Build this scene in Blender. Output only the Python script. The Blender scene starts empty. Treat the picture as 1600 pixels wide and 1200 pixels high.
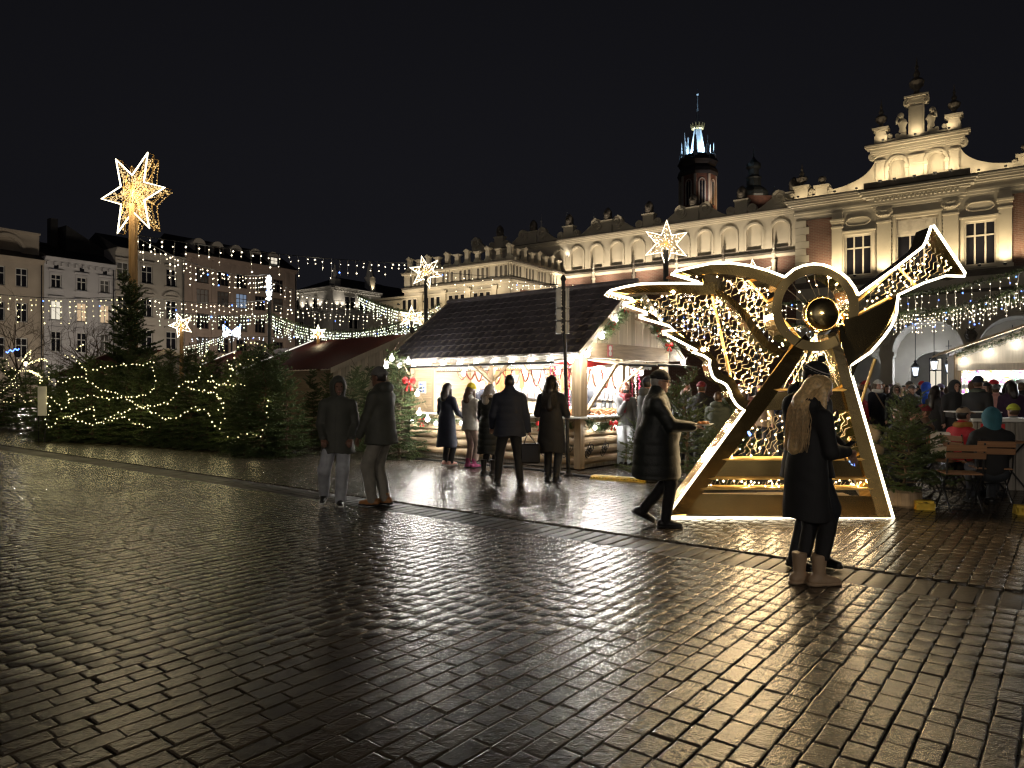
import bpy, math, random
import numpy as np
from mathutils import Vector, Matrix, noise as mnoise
random.seed(7)
RNG = np.random.default_rng(7)
PI = math.pi
SC = bpy.context.scene
COL = SC.collection
# ------------------------------------------------------------------ camera
F, CX, HY, CH = 1110.0, 800.0, 608.0, 1.6       # focal length in photo pixels, principal column, horizon row, eye height
cam_d = bpy.data.cameras.new('camera')
cam_d.sensor_fit = 'HORIZONTAL'; cam_d.sensor_width = 36.0
cam_d.lens = F / 1600.0 * 36.0
cam_d.shift_y = (HY - 600.0) / 1600.0
cam_d.clip_start = 0.1; cam_d.clip_end = 2000.0
cam = bpy.data.objects.new('camera', cam_d); COL.objects.link(cam)
cam.location = (0, 0, CH); cam.rotation_euler = (PI / 2, 0, 0)
SC.camera = cam
# ------------------------------------------------------------------ night sky
world = bpy.data.worlds.new('World'); SC.world = world; world.use_nodes = True
wn = world.node_tree.nodes; wl = world.node_tree.links
wn.clear()
sky = wn.new('ShaderNodeTexSky'); sky.sky_type = 'NISHITA'; sky.sun_disc = False
sky.sun_elevation = math.radians(4); sky.sun_rotation = math.radians(180)
sky.air_density = 1.0; sky.dust_density = 3.0
hue = wn.new('ShaderNodeHueSaturation'); hue.inputs['Saturation'].default_value = 0.0
tint = wn.new('ShaderNodeMix'); tint.data_type = 'RGBA'; tint.blend_type = 'MULTIPLY'; tint.inputs[0].default_value = 1.0; tint.inputs[7].default_value = (1.0, 1.0, 1.28, 1)
bg = wn.new('ShaderNodeBackground'); bg.inputs['Strength'].default_value = 0.0035
wo = wn.new('ShaderNodeOutputWorld')
wl.new(sky.outputs[0], hue.inputs['Color']); wl.new(hue.outputs[0], tint.inputs[6]); wl.new(tint.outputs[2], bg.inputs['Color']); wl.new(bg.outputs[0], wo.inputs['Surface'])
# ------------------------------------------------------------------ exposure and render quality
vs = SC.view_settings
vs.view_transform = 'Standard'; vs.look = 'None'; vs.gamma = 1.0; vs.exposure = 0.0; vs.use_curve_mapping = False
cy = SC.cycles
cy.use_denoising = True
cy.max_bounces = 5; cy.diffuse_bounces = 2; cy.glossy_bounces = 3; cy.transmission_bounces = 3; cy.transparent_max_bounces = 8
cy.sample_clamp_indirect = 2.5; cy.sample_clamp_direct = 0.0
cy.caustics_reflective = False; cy.caustics_refractive = False
cy.use_light_tree = True
cy.use_adaptive_sampling = True; cy.adaptive_threshold = 0.015
cy.filter_width = 1.3

GLP, GLS = 2.6, 5.0             # overall strength of lamps and of facade floodlights
# ------------------------------------------------------------------ helpers
def px(x, y, Y):                    # photo pixel + depth -> point
    return Vector(((x - CX) / F * Y, Y, CH + (HY - y) / F * Y))
def gp(x, y):                       # photo pixel on the ground
    Y = F * CH / (y - HY)
    return Vector(((x - CX) / F * Y, Y, 0.0))

MATS = {}
def mat(name, col=(.5, .5, .5), rough=.6, metal=0., var=.2, vscale=6., bump=0., bscale=40., spec=.5, coat=0., obj_var=0., dirt=0.):
    if name in MATS: return MATS[name]
    m = bpy.data.materials.new(name); m.use_nodes = True
    nt = m.node_tree; n = nt.nodes; l = nt.links
    b = n['Principled BSDF']
    b.inputs['Roughness'].default_value = rough; b.inputs['Metallic'].default_value = metal
    b.inputs['Specular IOR Level'].default_value = spec; b.inputs['Coat Weight'].default_value = coat
    tc = n.new('ShaderNodeTexCoord')
    nz = n.new('ShaderNodeTexNoise'); nz.inputs['Scale'].default_value = vscale; nz.inputs['Detail'].default_value = 5
    l.new(tc.outputs['Object'], nz.inputs['Vector'])
    mr = n.new('ShaderNodeMapRange'); mr.inputs['From Min'].default_value = .3; mr.inputs['From Max'].default_value = .7
    mr.inputs['To Min'].default_value = 1 - var; mr.inputs['To Max'].default_value = 1 + var
    l.new(nz.outputs['Fac'], mr.inputs['Value'])
    val = mr.outputs['Result']
    if obj_var:
        oi = n.new('ShaderNodeObjectInfo'); m2 = n.new('ShaderNodeMapRange')
        m2.inputs['To Min'].default_value = 1 - obj_var; m2.inputs['To Max'].default_value = 1 + obj_var
        l.new(oi.outputs['Random'], m2.inputs['Value'])
        mm = n.new('ShaderNodeMath'); mm.operation = 'MULTIPLY'
        l.new(val, mm.inputs[0]); l.new(m2.outputs['Result'], mm.inputs[1]); val = mm.outputs[0]
    mx = n.new('ShaderNodeVectorMath'); mx.operation = 'SCALE'; mx.inputs[0].default_value = col[:3]
    l.new(val, mx.inputs['Scale']); l.new(mx.outputs[0], b.inputs['Base Color'])
    mr2 = n.new('ShaderNodeMapRange'); mr2.inputs['To Min'].default_value = max(.02, rough - .1); mr2.inputs['To Max'].default_value = min(1, rough + .1)
    l.new(nz.outputs['Fac'], mr2.inputs['Value']); l.new(mr2.outputs['Result'], b.inputs['Roughness'])
    if bump:
        nb = n.new('ShaderNodeTexNoise'); nb.inputs['Scale'].default_value = bscale; nb.inputs['Detail'].default_value = 4
        l.new(tc.outputs['Object'], nb.inputs['Vector'])
        bp = n.new('ShaderNodeBump'); bp.inputs['Strength'].default_value = bump; bp.inputs['Distance'].default_value = .02
        l.new(nb.outputs['Fac'], bp.inputs['Height']); l.new(bp.outputs['Normal'], b.inputs['Normal'])
    MATS[name] = m; return m
def emat(name, col, strength, sample=False):
    if name in MATS: return MATS[name]
    m = bpy.data.materials.new(name); m.use_nodes = True
    n = m.node_tree.nodes; n.clear()
    e = n.new('ShaderNodeEmission'); e.inputs['Color'].default_value = (*col, 1); e.inputs['Strength'].default_value = strength
    o = n.new('ShaderNodeOutputMaterial'); m.node_tree.links.new(e.outputs[0], o.inputs['Surface'])
    try: m.cycles.emission_sampling = 'FRONT' if sample else 'NONE'
    except Exception: pass
    MATS[name] = m; return m

FR = {}
def tag(o, label=None, cat=None, group=None, kind=None):
    if label: o['label'] = label
    if cat: o['category'] = cat
    if group: o['group'] = group
    if kind: o['kind'] = kind
    return o
def frame_of(o): return FR.get(o.name, Matrix.Identity(4))
def thing(name, label, cat, loc=(0, 0, 0), rotz=0., group=None, axes=None, kind=None):
    o = bpy.data.objects.new(name, None); COL.objects.link(o)
    o.empty_display_size = .1
    if axes is None:
        M_ = Matrix.Translation(Vector(loc)) @ Matrix.Rotation(rotz, 4, 'Z')
    else:
        xa, ya = axes
        R = Matrix.Identity(3); R.col[0] = Vector(xa); R.col[1] = Vector(ya); R.col[2] = Vector(xa).cross(Vector(ya))
        M_ = Matrix.Translation(Vector(loc)) @ R.to_4x4()
    o.matrix_local = M_; FR[o.name] = M_
    return tag(o, label, cat, group, kind)
def rotm(ax, ang): return Matrix.Rotation(ang, 4, ax)

class MB:
    def __init__(s): s.v = []; s.f = []; s.m = []
    def add(s, vs, fs, mi=0):
        k = len(s.v); s.v.extend([tuple(p) for p in vs]); s.f.extend([tuple(i + k for i in f) for f in fs]); s.m.extend([mi] * len(fs)); return s
    def quad(s, a, b, c, d, mi=0): return s.add([a, b, c, d], [(0, 1, 2, 3)], mi)
    def poly(s, pts, mi=0): return s.add(pts, [tuple(range(len(pts)))], mi)
    def box(s, x0, x1, y0, y1, z0, z1, mi=0, M=None):
        vs = [(x, y, z) for z in (z0, z1) for y in (y0, y1) for x in (x0, x1)]
        if M is not None: vs = [M @ Vector(v) for v in vs]
        return s.add(vs, [(0, 2, 3, 1), (4, 5, 7, 6), (0, 1, 5, 4), (2, 6, 7, 3), (0, 4, 6, 2), (1, 3, 7, 5)], mi)
    def cbox(s, x0, x1, y0, y1, z0, z1, c=.01, mi=0, M=None):     # box with chamfered edges
        dx, dy, dz = x1 - x0, y1 - y0, z1 - z0
        c = min(c, dx * .45, dy * .45, dz * .45)
        vs = []; idx = {}
        for iz in (0, 1):
            for iy in (0, 1):
                for ix in (0, 1):
                    X, Y, Z = (x0, x1)[ix], (y0, y1)[iy], (z0, z1)[iz]
                    sx, sy, sz = (c, -c)[ix], (c, -c)[iy], (c, -c)[iz]
                    for a, p in enumerate(((X, Y + sy, Z + sz), (X + sx, Y, Z + sz), (X + sx, Y + sy, Z))):
                        idx[ix, iy, iz, a] = len(vs); vs.append(p)
        I = idx; fs = []
        for b in (0, 1):
            q = [I[b, 0, 0, 0], I[b, 1, 0, 0], I[b, 1, 1, 0], I[b, 0, 1, 0]]; fs.append(q[::-1] if b == 0 else q)
            q = [I[0, b, 0, 1], I[0, b, 1, 1], I[1, b, 1, 1], I[1, b, 0, 1]]; fs.append(q[::-1] if b == 0 else q)
            q = [I[0, 0, b, 2], I[1, 0, b, 2], I[1, 1, b, 2], I[0, 1, b, 2]]; fs.append(q[::-1] if b == 0 else q)
        for a in (0, 1):
            for b in (0, 1):
                fs.append([I[a, b, 0, 0], I[a, b, 1, 0], I[a, b, 1, 1], I[a, b, 0, 1]])
                fs.append([I[a, 0, b, 0], I[a, 1, b, 0], I[a, 1, b, 2], I[a, 0, b, 2]])
                fs.append([I[0, a, b, 1], I[1, a, b, 1], I[1, a, b, 2], I[0, a, b, 2]])
        for a in (0, 1):
            for b in (0, 1):
                for d in (0, 1): fs.append([I[a, b, d, 0], I[a, b, d, 1], I[a, b, d, 2]])
        if M is not None: vs = [M @ Vector(v) for v in vs]
        return s.add(vs, fs, mi)
    def prism(s, poly, vec, mi=0, caps=True):
        n = len(poly); vec = Vector(vec)
        vs = [Vector(p) for p in poly] + [Vector(p) + vec for p in poly]
        fs = [(i, (i + 1) % n, n + (i + 1) % n, n + i) for i in range(n)]
        if caps: fs += [tuple(range(n))[::-1], tuple(range(n, 2 * n))]
        return s.add(vs, fs, mi)
    def tube(s, pts, r, sides=6, mi=0, closed=False, caps=True):
        pts = [Vector(p) for p in pts]; n = len(pts)
        if n < 2: return s
        rs = r if isinstance(r, (list, tuple)) else [r] * n
        k = len(s.v); up = Vector((0, 0, 1)); prev = None
        for i, p in enumerate(pts):
            if closed: t = pts[(i + 1) % n] - pts[i - 1]
            else: t = pts[min(i + 1, n - 1)] - pts[max(i - 1, 0)]
            if t.length < 1e-9: t = Vector((0, 0, 1))
            t.normalize()
            if prev is None:
                a = t.cross(up)
                if a.length < 1e-3: a = t.cross(Vector((1, 0, 0)))
            else:
                a = prev - t * prev.dot(t)
                if a.length < 1e-4: a = t.cross(up)
            a.normalize(); prev = a; b = t.cross(a)
            for j in range(sides):
                an = 2 * PI * j / sides
                s.v.append(tuple(p + (a * math.cos(an) + b * math.sin(an)) * rs[i]))
        m = n if closed else n - 1
        for i in range(m):
            for j in range(sides):
                i2 = (i + 1) % n; j2 = (j + 1) % sides
                s.f.append((k + i * sides + j, k + i * sides + j2, k + i2 * sides + j2, k + i2 * sides + j)); s.m.append(mi)
        if caps and not closed and sides > 2:
            s.f.append(tuple(k + j for j in range(sides))[::-1]); s.m.append(mi)
            s.f.append(tuple(k + (n - 1) * sides + j for j in range(sides))); s.m.append(mi)
        return s
    def lathe(s, prof, c=(0, 0, 0), segs=12, mi=0, M=None, sx=1., sy=1., rot0=0.):
        k = len(s.v); n = len(prof); c = Vector(c)
        for r, z in prof:
            for j in range(segs):
                a = 2 * PI * j / segs + rot0
                p = Vector((r * math.cos(a) * sx, r * math.sin(a) * sy, z))
                if M is not None: p = M @ p
                s.v.append(tuple(p + c))
        for i in range(n - 1):
            for j in range(segs):
                j2 = (j + 1) % segs
                s.f.append((k + i * segs + j, k + i * segs + j2, k + (i + 1) * segs + j2, k + (i + 1) * segs + j)); s.m.append(mi)
        s.f.append(tuple(k + j for j in range(segs))[::-1]); s.m.append(mi)
        s.f.append(tuple(k + (n - 1) * segs + j for j in range(segs))); s.m.append(mi)
        return s
    def ball(s, c, r, segs=10, rings=6, mi=0, sz=1.):
        return s.lathe([(max(1e-4, r * math.sin(PI * i / rings)), -r * sz * math.cos(PI * i / rings)) for i in range(rings + 1)], c, segs, mi)
    def build(s, name, m, parent=None, world=False, smooth=False, loc=None):
        me = bpy.data.meshes.new(name)
        vs = s.v
        if world and parent is not None:
            inv = frame_of(parent).inverted(); vs = [tuple(inv @ Vector(v)) for v in vs]
        me.from_pydata(vs, [], s.f)
        for mm in (m if isinstance(m, (list, tuple)) else [m]): me.materials.append(mm)
        if isinstance(m, (list, tuple)) and len(m) > 1: me.polygons.foreach_set('material_index', s.m)
        if smooth: me.polygons.foreach_set('use_smooth', [True] * len(me.polygons))
        me.update()
        o = bpy.data.objects.new(name, me); COL.objects.link(o)
        if parent is not None: o.parent = parent
        if loc is not None: o.location = loc
        return o
def np_mesh(name, V, Fq, m, parent=None, smooth=False, attr=None, mi=None):
    V = np.asarray(V, np.float32).reshape(-1, 3); Fq = np.asarray(Fq, np.int32); k = Fq.shape[1]
    me = bpy.data.meshes.new(name)
    me.vertices.add(len(V)); me.vertices.foreach_set('co', V.ravel())
    me.loops.add(Fq.size); me.loops.foreach_set('vertex_index', Fq.ravel())
    me.polygons.add(len(Fq)); me.polygons.foreach_set('loop_start', np.arange(0, Fq.size, k, dtype=np.int32))
    try: me.polygons.foreach_set('loop_total', np.full(len(Fq), k, np.int32))
    except Exception: pass
    for mm in (m if isinstance(m, (list, tuple)) else [m]): me.materials.append(mm)
    if mi is not None: me.polygons.foreach_set('material_index', np.asarray(mi, np.int32))
    if smooth: me.polygons.foreach_set('use_smooth', np.ones(len(Fq), bool))
    if attr is not None:
        a = me.attributes.new('tone', 'FLOAT', 'POINT'); a.data.foreach_set('value', np.asarray(attr, np.float32))
    me.update(calc_edges=True); me.validate()
    o = bpy.data.objects.new(name, me); COL.objects.link(o)
    if parent is not None: o.parent = parent
    return o
def mesh_copy(src, parent, M_=None):          # another object on the same mesh
    o = bpy.data.objects.new(src.name.split('.')[0], src.data); COL.objects.link(o); o.parent = parent
    if M_ is not None: o.matrix_local = M_
    return o
def copy_tree(root, loc, rotz=0., scale=1., label=None, group=None):
    r = root.copy(); COL.objects.link(r)
    M_ = Matrix.Translation(Vector(loc)) @ Matrix.Rotation(rotz, 4, 'Z') @ Matrix.Scale(scale, 4)
    r.matrix_local = M_; FR[r.name] = M_
    if label: r['label'] = label
    if group: r['group'] = group
    for ch in root.children:
        c = ch.copy(); COL.objects.link(c); c.parent = r
        for g in ch.children:
            d = g.copy(); COL.objects.link(d); d.parent = c
    return r
def point_light(parent, p, energy, col, radius=.05, name='light', world=True):
    d = bpy.data.lights.new(name, 'POINT'); d.energy = energy * GLP; d.color = col; d.shadow_soft_size = radius
    o = bpy.data.objects.new(name, d); COL.objects.link(o)
    o.parent = parent
    o.location = (frame_of(parent).inverted() @ Vector(p)) if world else p
    return o
def spot_light(parent, p, target, energy, col, cone=1.2, blend=.6, radius=.08, name='light', world=True):
    d = bpy.data.lights.new(name, 'SPOT'); d.energy = energy * GLS; d.color = col; d.shadow_soft_size = radius
    d.spot_size = cone; d.spot_blend = blend
    o = bpy.data.objects.new(name, d); COL.objects.link(o)
    inv = frame_of(parent).inverted() if world else Matrix.Identity(4)
    a, b = inv @ Vector(p), inv @ Vector(target)
    o.parent = parent
    o.matrix_local = Matrix.Translation(a) @ (b - a).to_track_quat('-Z', 'Y').to_matrix().to_4x4()
    return o
OCT_V = np.array([(1, 0, 0), (-1, 0, 0), (0, 1, 0), (0, -1, 0), (0, 0, 1), (0, 0, -1)], float)
OCT_F = np.array([(0, 2, 4), (2, 1, 4), (1, 3, 4), (3, 0, 4), (2, 0, 5), (1, 2, 5), (3, 1, 5), (0, 3, 5)])
def leds(name, pts, r, m, parent, world=True, kind='stuff', mi=None):      # many small lamps joined into one part
    P = np.array([tuple(p) for p in pts], float)
    if world:
        inv = np.array(frame_of(parent).inverted()); P = P @ inv[:3, :3].T + inv[:3, 3]
    rr = np.asarray(r, float).reshape(-1, 1, 1) if np.ndim(r) else r
    V = P[:, None, :] + OCT_V[None] * rr
    Fq = OCT_F[None] + (np.arange(len(P)) * 6)[:, None, None]
    o = np_mesh(name, V.reshape(-1, 3), Fq.reshape(-1, 3), m, parent, smooth=True, mi=None if mi is None else np.repeat(mi, 8))
    if kind: o['kind'] = kind
    return o
def lerp(a, b, t): return a + (b - a) * t
def resample(pts, step):
    pts = [Vector(p) for p in pts]; out = [pts[0].copy()]; acc = 0.
    for a, b in zip(pts, pts[1:]):
        L = (b - a).length
        if L < 1e-9: continue
        t = step - acc
        while t <= L: out.append(a.lerp(b, t / L)); t += step
        acc = (acc + L) % step
    return out
def smooth_path(pts, n=6):          # Catmull-Rom
    pts = [Vector(p) for p in pts]; out = []
    for i in range(len(pts) - 1):
        p0 = pts[max(i - 1, 0)]; p1 = pts[i]; p2 = pts[i + 1]; p3 = pts[min(i + 2, len(pts) - 1)]
        for k in range(n):
            t = k / n
            out.append(.5 * ((2 * p1) + (p2 - p0) * t + (2 * p0 - 5 * p1 + 4 * p2 - p3) * t * t + (3 * p1 - p0 - 3 * p2 + p3) * t ** 3))
    out.append(pts[-1]); return out
# ================================================================== ground
UG = Vector((.785, -.6195, 0)); WG = Vector((.6195, .785, 0))
def paving_material(name, far=False, gutter=False):
    m = bpy.data.materials.new(name); m.use_nodes = True
    nt = m.node_tree; n = nt.nodes; l = nt.links; b = n['Principled BSDF']
    tc = n.new('ShaderNodeTexCoord')
    geo = n.new('ShaderNodeNewGeometry')
    nz = n.new('ShaderNodeTexNoise'); nz.inputs['Scale'].default_value = .7; nz.inputs['Detail'].default_value = 2
    l.new(geo.outputs['Position'], nz.inputs['Vector'])
    fine = n.new('ShaderNodeTexNoise'); fine.inputs['Scale'].default_value = 85.; fine.inputs['Detail'].default_value = 3
    l.new(geo.outputs['Position'], fine.inputs['Vector'])
    mid = n.new('ShaderNodeTexNoise'); mid.inputs['Scale'].default_value = 22.; mid.inputs['Detail'].default_value = 4
    l.new(geo.outputs['Position'], mid.inputs['Vector'])
    ramp = n.new('ShaderNodeValToRGB')
    ramp.color_ramp.elements[0].color = (.016, .013, .010, 1); ramp.color_ramp.elements[1].color = (.080, .064, .047, 1)
    att = n.new('ShaderNodeAttribute'); att.attribute_name = 'tone'
    ad = n.new('ShaderNodeMath'); ad.operation = 'MULTIPLY_ADD'; ad.inputs[1].default_value = .55
    l.new(att.outputs['Fac'], ad.inputs[0]); 
    mul = n.new('ShaderNodeMath'); mul.operation = 'MULTIPLY'; mul.inputs[1].default_value = .45
    l.new(mid.outputs['Fac'], mul.inputs[0]); l.new(mul.outputs[0], ad.inputs[2])
    l.new(ad.outputs[0], ramp.inputs['Fac']); l.new(ramp.outputs['Color'], b.inputs['Base Color'])
    rr = n.new('ShaderNodeMapRange'); rr.inputs['From Min'].default_value = .32; rr.inputs['From Max'].default_value = .68
    rr.inputs['To Min'].default_value = .21; rr.inputs['To Max'].default_value = .27
    l.new(nz.outputs['Fac'], rr.inputs['Value']); l.new(rr.outputs['Result'], b.inputs['Roughness'])
    b.inputs['Specular IOR Level'].default_value = .55
    if gutter:
        rr.inputs['To Min'].default_value = .40; rr.inputs['To Max'].default_value = .52; b.inputs['Specular IOR Level'].default_value = .3
        ramp.color_ramp.elements[0].color = (.010, .009, .008, 1); ramp.color_ramp.elements[1].color = (.034, .029, .024, 1)
    b1 = n.new('ShaderNodeBump'); b1.inputs['Strength'].default_value = .30; b1.inputs['Distance'].default_value = .006
    l.new(fine.outputs['Fac'], b1.inputs['Height'])
    b2 = n.new('ShaderNodeBump'); b2.inputs['Strength'].default_value = .16; b2.inputs['Distance'].default_value = .02
    l.new(mid.outputs['Fac'], b2.inputs['Height']); l.new(b1.outputs['Normal'], b2.inputs['Normal'])
    last = b2
    if far:     # joints too far away to build: brick pattern as relief
        mp = n.new('ShaderNodeMapping'); mp.inputs['Rotation'].default_value = (0, 0, -math.atan2(WG.y, WG.x))
        l.new(geo.outputs['Position'], mp.inputs['Vector'])
        br = n.new('ShaderNodeTexBrick'); br.inputs['Scale'].default_value = 1.0
        br.inputs['Brick Width'].default_value = .24; br.inputs['Row Height'].default_value = .13; br.inputs['Mortar Size'].default_value = .008
        l.new(mp.outputs[0], br.inputs['Vector'])
        b3 = n.new('ShaderNodeBump'); b3.inputs['Strength'].default_value = .7; b3.inputs['Distance'].default_value = .01; b3.invert = True
        l.new(br.outputs['Fac'], b3.inputs['Height']); l.new(b2.outputs['Normal'], b3.inputs['Normal']); last = b3
    l.new(last.outputs['Normal'], b.inputs['Normal'])
    return m
M_PAVE = paving_material('wet_granite_setts')
M_GUTTER = paving_material('dark_gutter_setts', gutter=True)  # gutter setts darker, rougher and less glossy than the rest
M_FARPAVE = paving_material('wet_setts_far', True)
M_JOINT = mat('wet_joint_sand', (.016, .014, .012), .3, var=.4, vscale=30, bump=.6, bscale=90)
def build_ground():
    g = MB(); R = 900
    # joint bed under the built setts, relief paving beyond
    g.quad((-R, -40, -.040), (R, -40, -.040), (R, R, -.040), (-R, R, -.040))
    ground = g.build('ground', M_FARPAVE); tag(ground, kind='structure')
    bed = MB().poly([(-30, -3, -.026), (30, -3, -.026), (30, 23, -.026), (-30, 23, -.026)])
    pav = bed.build('square_pavement', M_JOINT); tag(pav, kind='structure')
    wg = Vector((-1.67, 9.76, 0)).dot(WG)
    def visible(p, m=1.2): return p.y > 1.3 and p.y < 23 and abs(p.x) < .735 * p.y + m
    rng = random.Random(3)
    stones = []         # centre, half width (U), half length (W), kind
    cw = .124
    for i in range(int(-32 / cw), int(14 / cw)):
        u = i * cw + .0
        for lo, hi in ((-8., wg - .30), (wg + .30, 30.)):
            w = lo - rng.random() * .24 if lo < 0 else lo
            first = True
            while w < hi - .05:
                L = rng.uniform(.155, .265)
                if first and lo > 0: L = rng.uniform(.08, .26); first = False
                e = min(w + L, hi)
                if e - w > .06:
                    p = UG * u + WG * ((w + e) / 2)
                    if visible(p): stones.append((p, cw / 2 - .0028, (e - w) / 2 - .0024, 0))
                w = e
    u = -32.
    while u < 14:
        L = rng.uniform(.135, .17); p = UG * (u + L / 2) + WG * wg
        if visible(p): stones.append((p, L / 2 - .012, .275, 1))
        u += L
    stones.sort(key=lambda t: t[0].length)
    def stone_verts(hw, hl, k, rs):
        z = -.015 if k else 0.
        j = lambda a=.004: rs.uniform(-a, a)
        V = []
        c = [(sx * (hw + j()), sy * (hl + j())) for sx, sy in ((-1, -1), (1, -1), (1, 1), (-1, 1))]
        for inset, zz in ((0, -.03), (.0005, -.0045), (.0035, -.0012), (.009, 0.)):
            for (x, y) in c:
                V.append((x - math.copysign(min(inset, hw * .8), x), y - math.copysign(min(inset, hl * .8), y), zz + z))
        tx, ty, dz = rs.gauss(0, .0035), rs.gauss(0, .0035), rs.gauss(0, .0011)
        return [(x, y, zz + x * tx + y * ty + dz) for x, y, zz in V]
    SF = [(0 + r * 4 + a, r * 4 + (a + 1) % 4, (r + 1) * 4 + (a + 1) % 4, (r + 1) * 4 + a) for r in range(3) for a in range(4)] + [(12, 13, 14, 15)]
    # the stones that show largest are parts of their own (a stone's size in the picture falls with the square of its distance)
    inframe = [s for s in stones if s[0].y > 2.95 and abs(s[0].x) < .72 * s[0].y]
    big = set(id(s) for s in inframe[:300])
    rs = random.Random(11)
    base_meshes = {}
    V = []; Fq = []; T = []; MI = []
    R3 = Matrix(((UG.x, WG.x, 0), (UG.y, WG.y, 0), (0, 0, 1))).to_4x4()
    for s in stones:
        p, hw, hl, k = s
        if id(s) in big:
            key = (k, round(hl / .013))
            lst = base_meshes.setdefault(key, [])
            if len(lst) < 4:
                vv = stone_verts(hw, round(hl / .013) * .013 if not k else hl, k, rs)
                me = bpy.data.meshes.new('paving_stone'); me.from_pydata(vv, [], SF); me.materials.append(M_GUTTER if k else M_PAVE)
                me.polygons.foreach_set('use_smooth', [False] * len(SF))
                a = me.attributes.new('tone', 'FLOAT', 'POINT'); tv = rs.random(); a.data.foreach_set('value', [tv] * 16)
                lst.append(me)
            me = lst[rs.randrange(len(lst))]
            o = bpy.data.objects.new('paving_stone', me); COL.objects.link(o); o.parent = pav
            flip = Matrix.Rotation(PI if rs.random() < .5 else 0, 4, 'Z')
            o.matrix_local = Matrix.Translation(p) @ R3 @ flip
        else:
            b0 = len(V); tv = rs.random()
            for x, y, z in stone_verts(hw, hl, k, rs):
                q = p + UG * x + WG * y; V.append((q.x, q.y, z))
            Fq.extend([tuple(b0 + i for i in f) for f in SF]); T.extend([tv] * 16); MI.extend([k] * len(SF))
    o = np_mesh('paving_stones', V, Fq, [M_PAVE, M_GUTTER], pav, smooth=False, attr=T, mi=MI); tag(o, kind='stuff')
    print('stones', len(stones))
build_ground()
# a few cast iron covers and litter-free drain marks sit in the setts
# ================================================================== buildings
M_STONE = mat('cream_stucco', (.46, .41, .32), .8, var=.10, vscale=.9, bump=.15, bscale=14)
M_STONE2 = mat('grey_stucco', (.38, .345, .28), .85, var=.16, vscale=.7, bump=.2, bscale=12)
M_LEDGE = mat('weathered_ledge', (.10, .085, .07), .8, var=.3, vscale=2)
M_ROOFDK = mat('dark_roof_sheet', (.030, .028, .028), .6, var=.3, vscale=1.5)
M_GLASSDK = mat('dark_window_glass', (.014, .014, .018), .12, var=.5, vscale=.4, spec=.3)
M_GLASSDIM = mat('curtained_glass', (.10, .095, .09), .3, var=.4, vscale=1.5, spec=.3)
M_FRAME = mat('pale_window_frame', (.52, .47, .39), .6, var=.1)
M_IRON = mat('black_iron', (.02, .02, .022), .45, var=.3, metal=.4)
M_COPPER = mat('dark_copper', (.055, .06, .055), .5, var=.4, vscale=4, metal=.3)
M_LITWIN = emat('lit_window', (1., .70, .42), .62)
M_LITWIN2 = emat('lit_window_pale', (1., .90, .72), .85)
M_LITWIN3 = emat('lit_window_cool', (.55, .72, 1.), .30)
def brick_mat(name, c1, c2, mortar, scale=1.):
    m = bpy.data.materials.new(name); m.use_nodes = True
    n = m.node_tree.nodes; l = m.node_tree.links; b = n['Principled BSDF']
    tc = n.new('ShaderNodeTexCoord'); sp = n.new('ShaderNodeSeparateXYZ'); cb = n.new('ShaderNodeCombineXYZ')
    l.new(tc.outputs['Object'], sp.inputs[0])
    ad = n.new('ShaderNodeMath'); ad.operation = 'ADD'; l.new(sp.outputs['X'], ad.inputs[0]); l.new(sp.outputs['Y'], ad.inputs[1])
    l.new(ad.outputs[0], cb.inputs['X']); l.new(sp.outputs['Z'], cb.inputs['Y'])
    br = n.new('ShaderNodeTexBrick'); br.inputs['Scale'].default_value = scale
    br.inputs['Color1'].default_value = (*c1, 1); br.inputs['Color2'].default_value = (*c2, 1); br.inputs['Mortar'].default_value = (*mortar, 1)
    br.inputs['Brick Width'].default_value = .29; br.inputs['Row Height'].default_value = .1; br.inputs['Mortar Size'].default_value = .012
    l.new(cb.outputs[0], br.inputs['Vector'])
    nz = n.new('ShaderNodeTexNoise'); nz.inputs['Scale'].default_value = 1.2; l.new(tc.outputs['Object'], nz.inputs['Vector'])
    mr = n.new('ShaderNodeMapRange'); mr.inputs['To Min'].default_value = .6; mr.inputs['To Max'].default_value = 1.4; l.new(nz.outputs['Fac'], mr.inputs['Value'])
    sc = n.new('ShaderNodeVectorMath'); sc.operation = 'SCALE'; l.new(br.outputs['Color'], sc.inputs[0]); l.new(mr.outputs['Result'], sc.inputs['Scale'])
    l.new(sc.outputs[0], b.inputs['Base Color']); b.inputs['Roughness'].default_value = .85
    bp = n.new('ShaderNodeBump'); bp.inputs['Strength'].default_value = .5; bp.inputs['Distance'].default_value = .01; bp.invert = True
    l.new(br.outputs['Fac'], bp.inputs['Height']); l.new(bp.outputs['Normal'], b.inputs['Normal'])
    return m
M_BRICK = brick_mat('red_brick', (.135, .062, .042), (.105, .048, .034), (.15, .115, .09))
M_BRICKT = brick_mat('tower_brick', (.16, .06, .035), (.10, .042, .028), (.12, .08, .06), .6)

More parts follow.
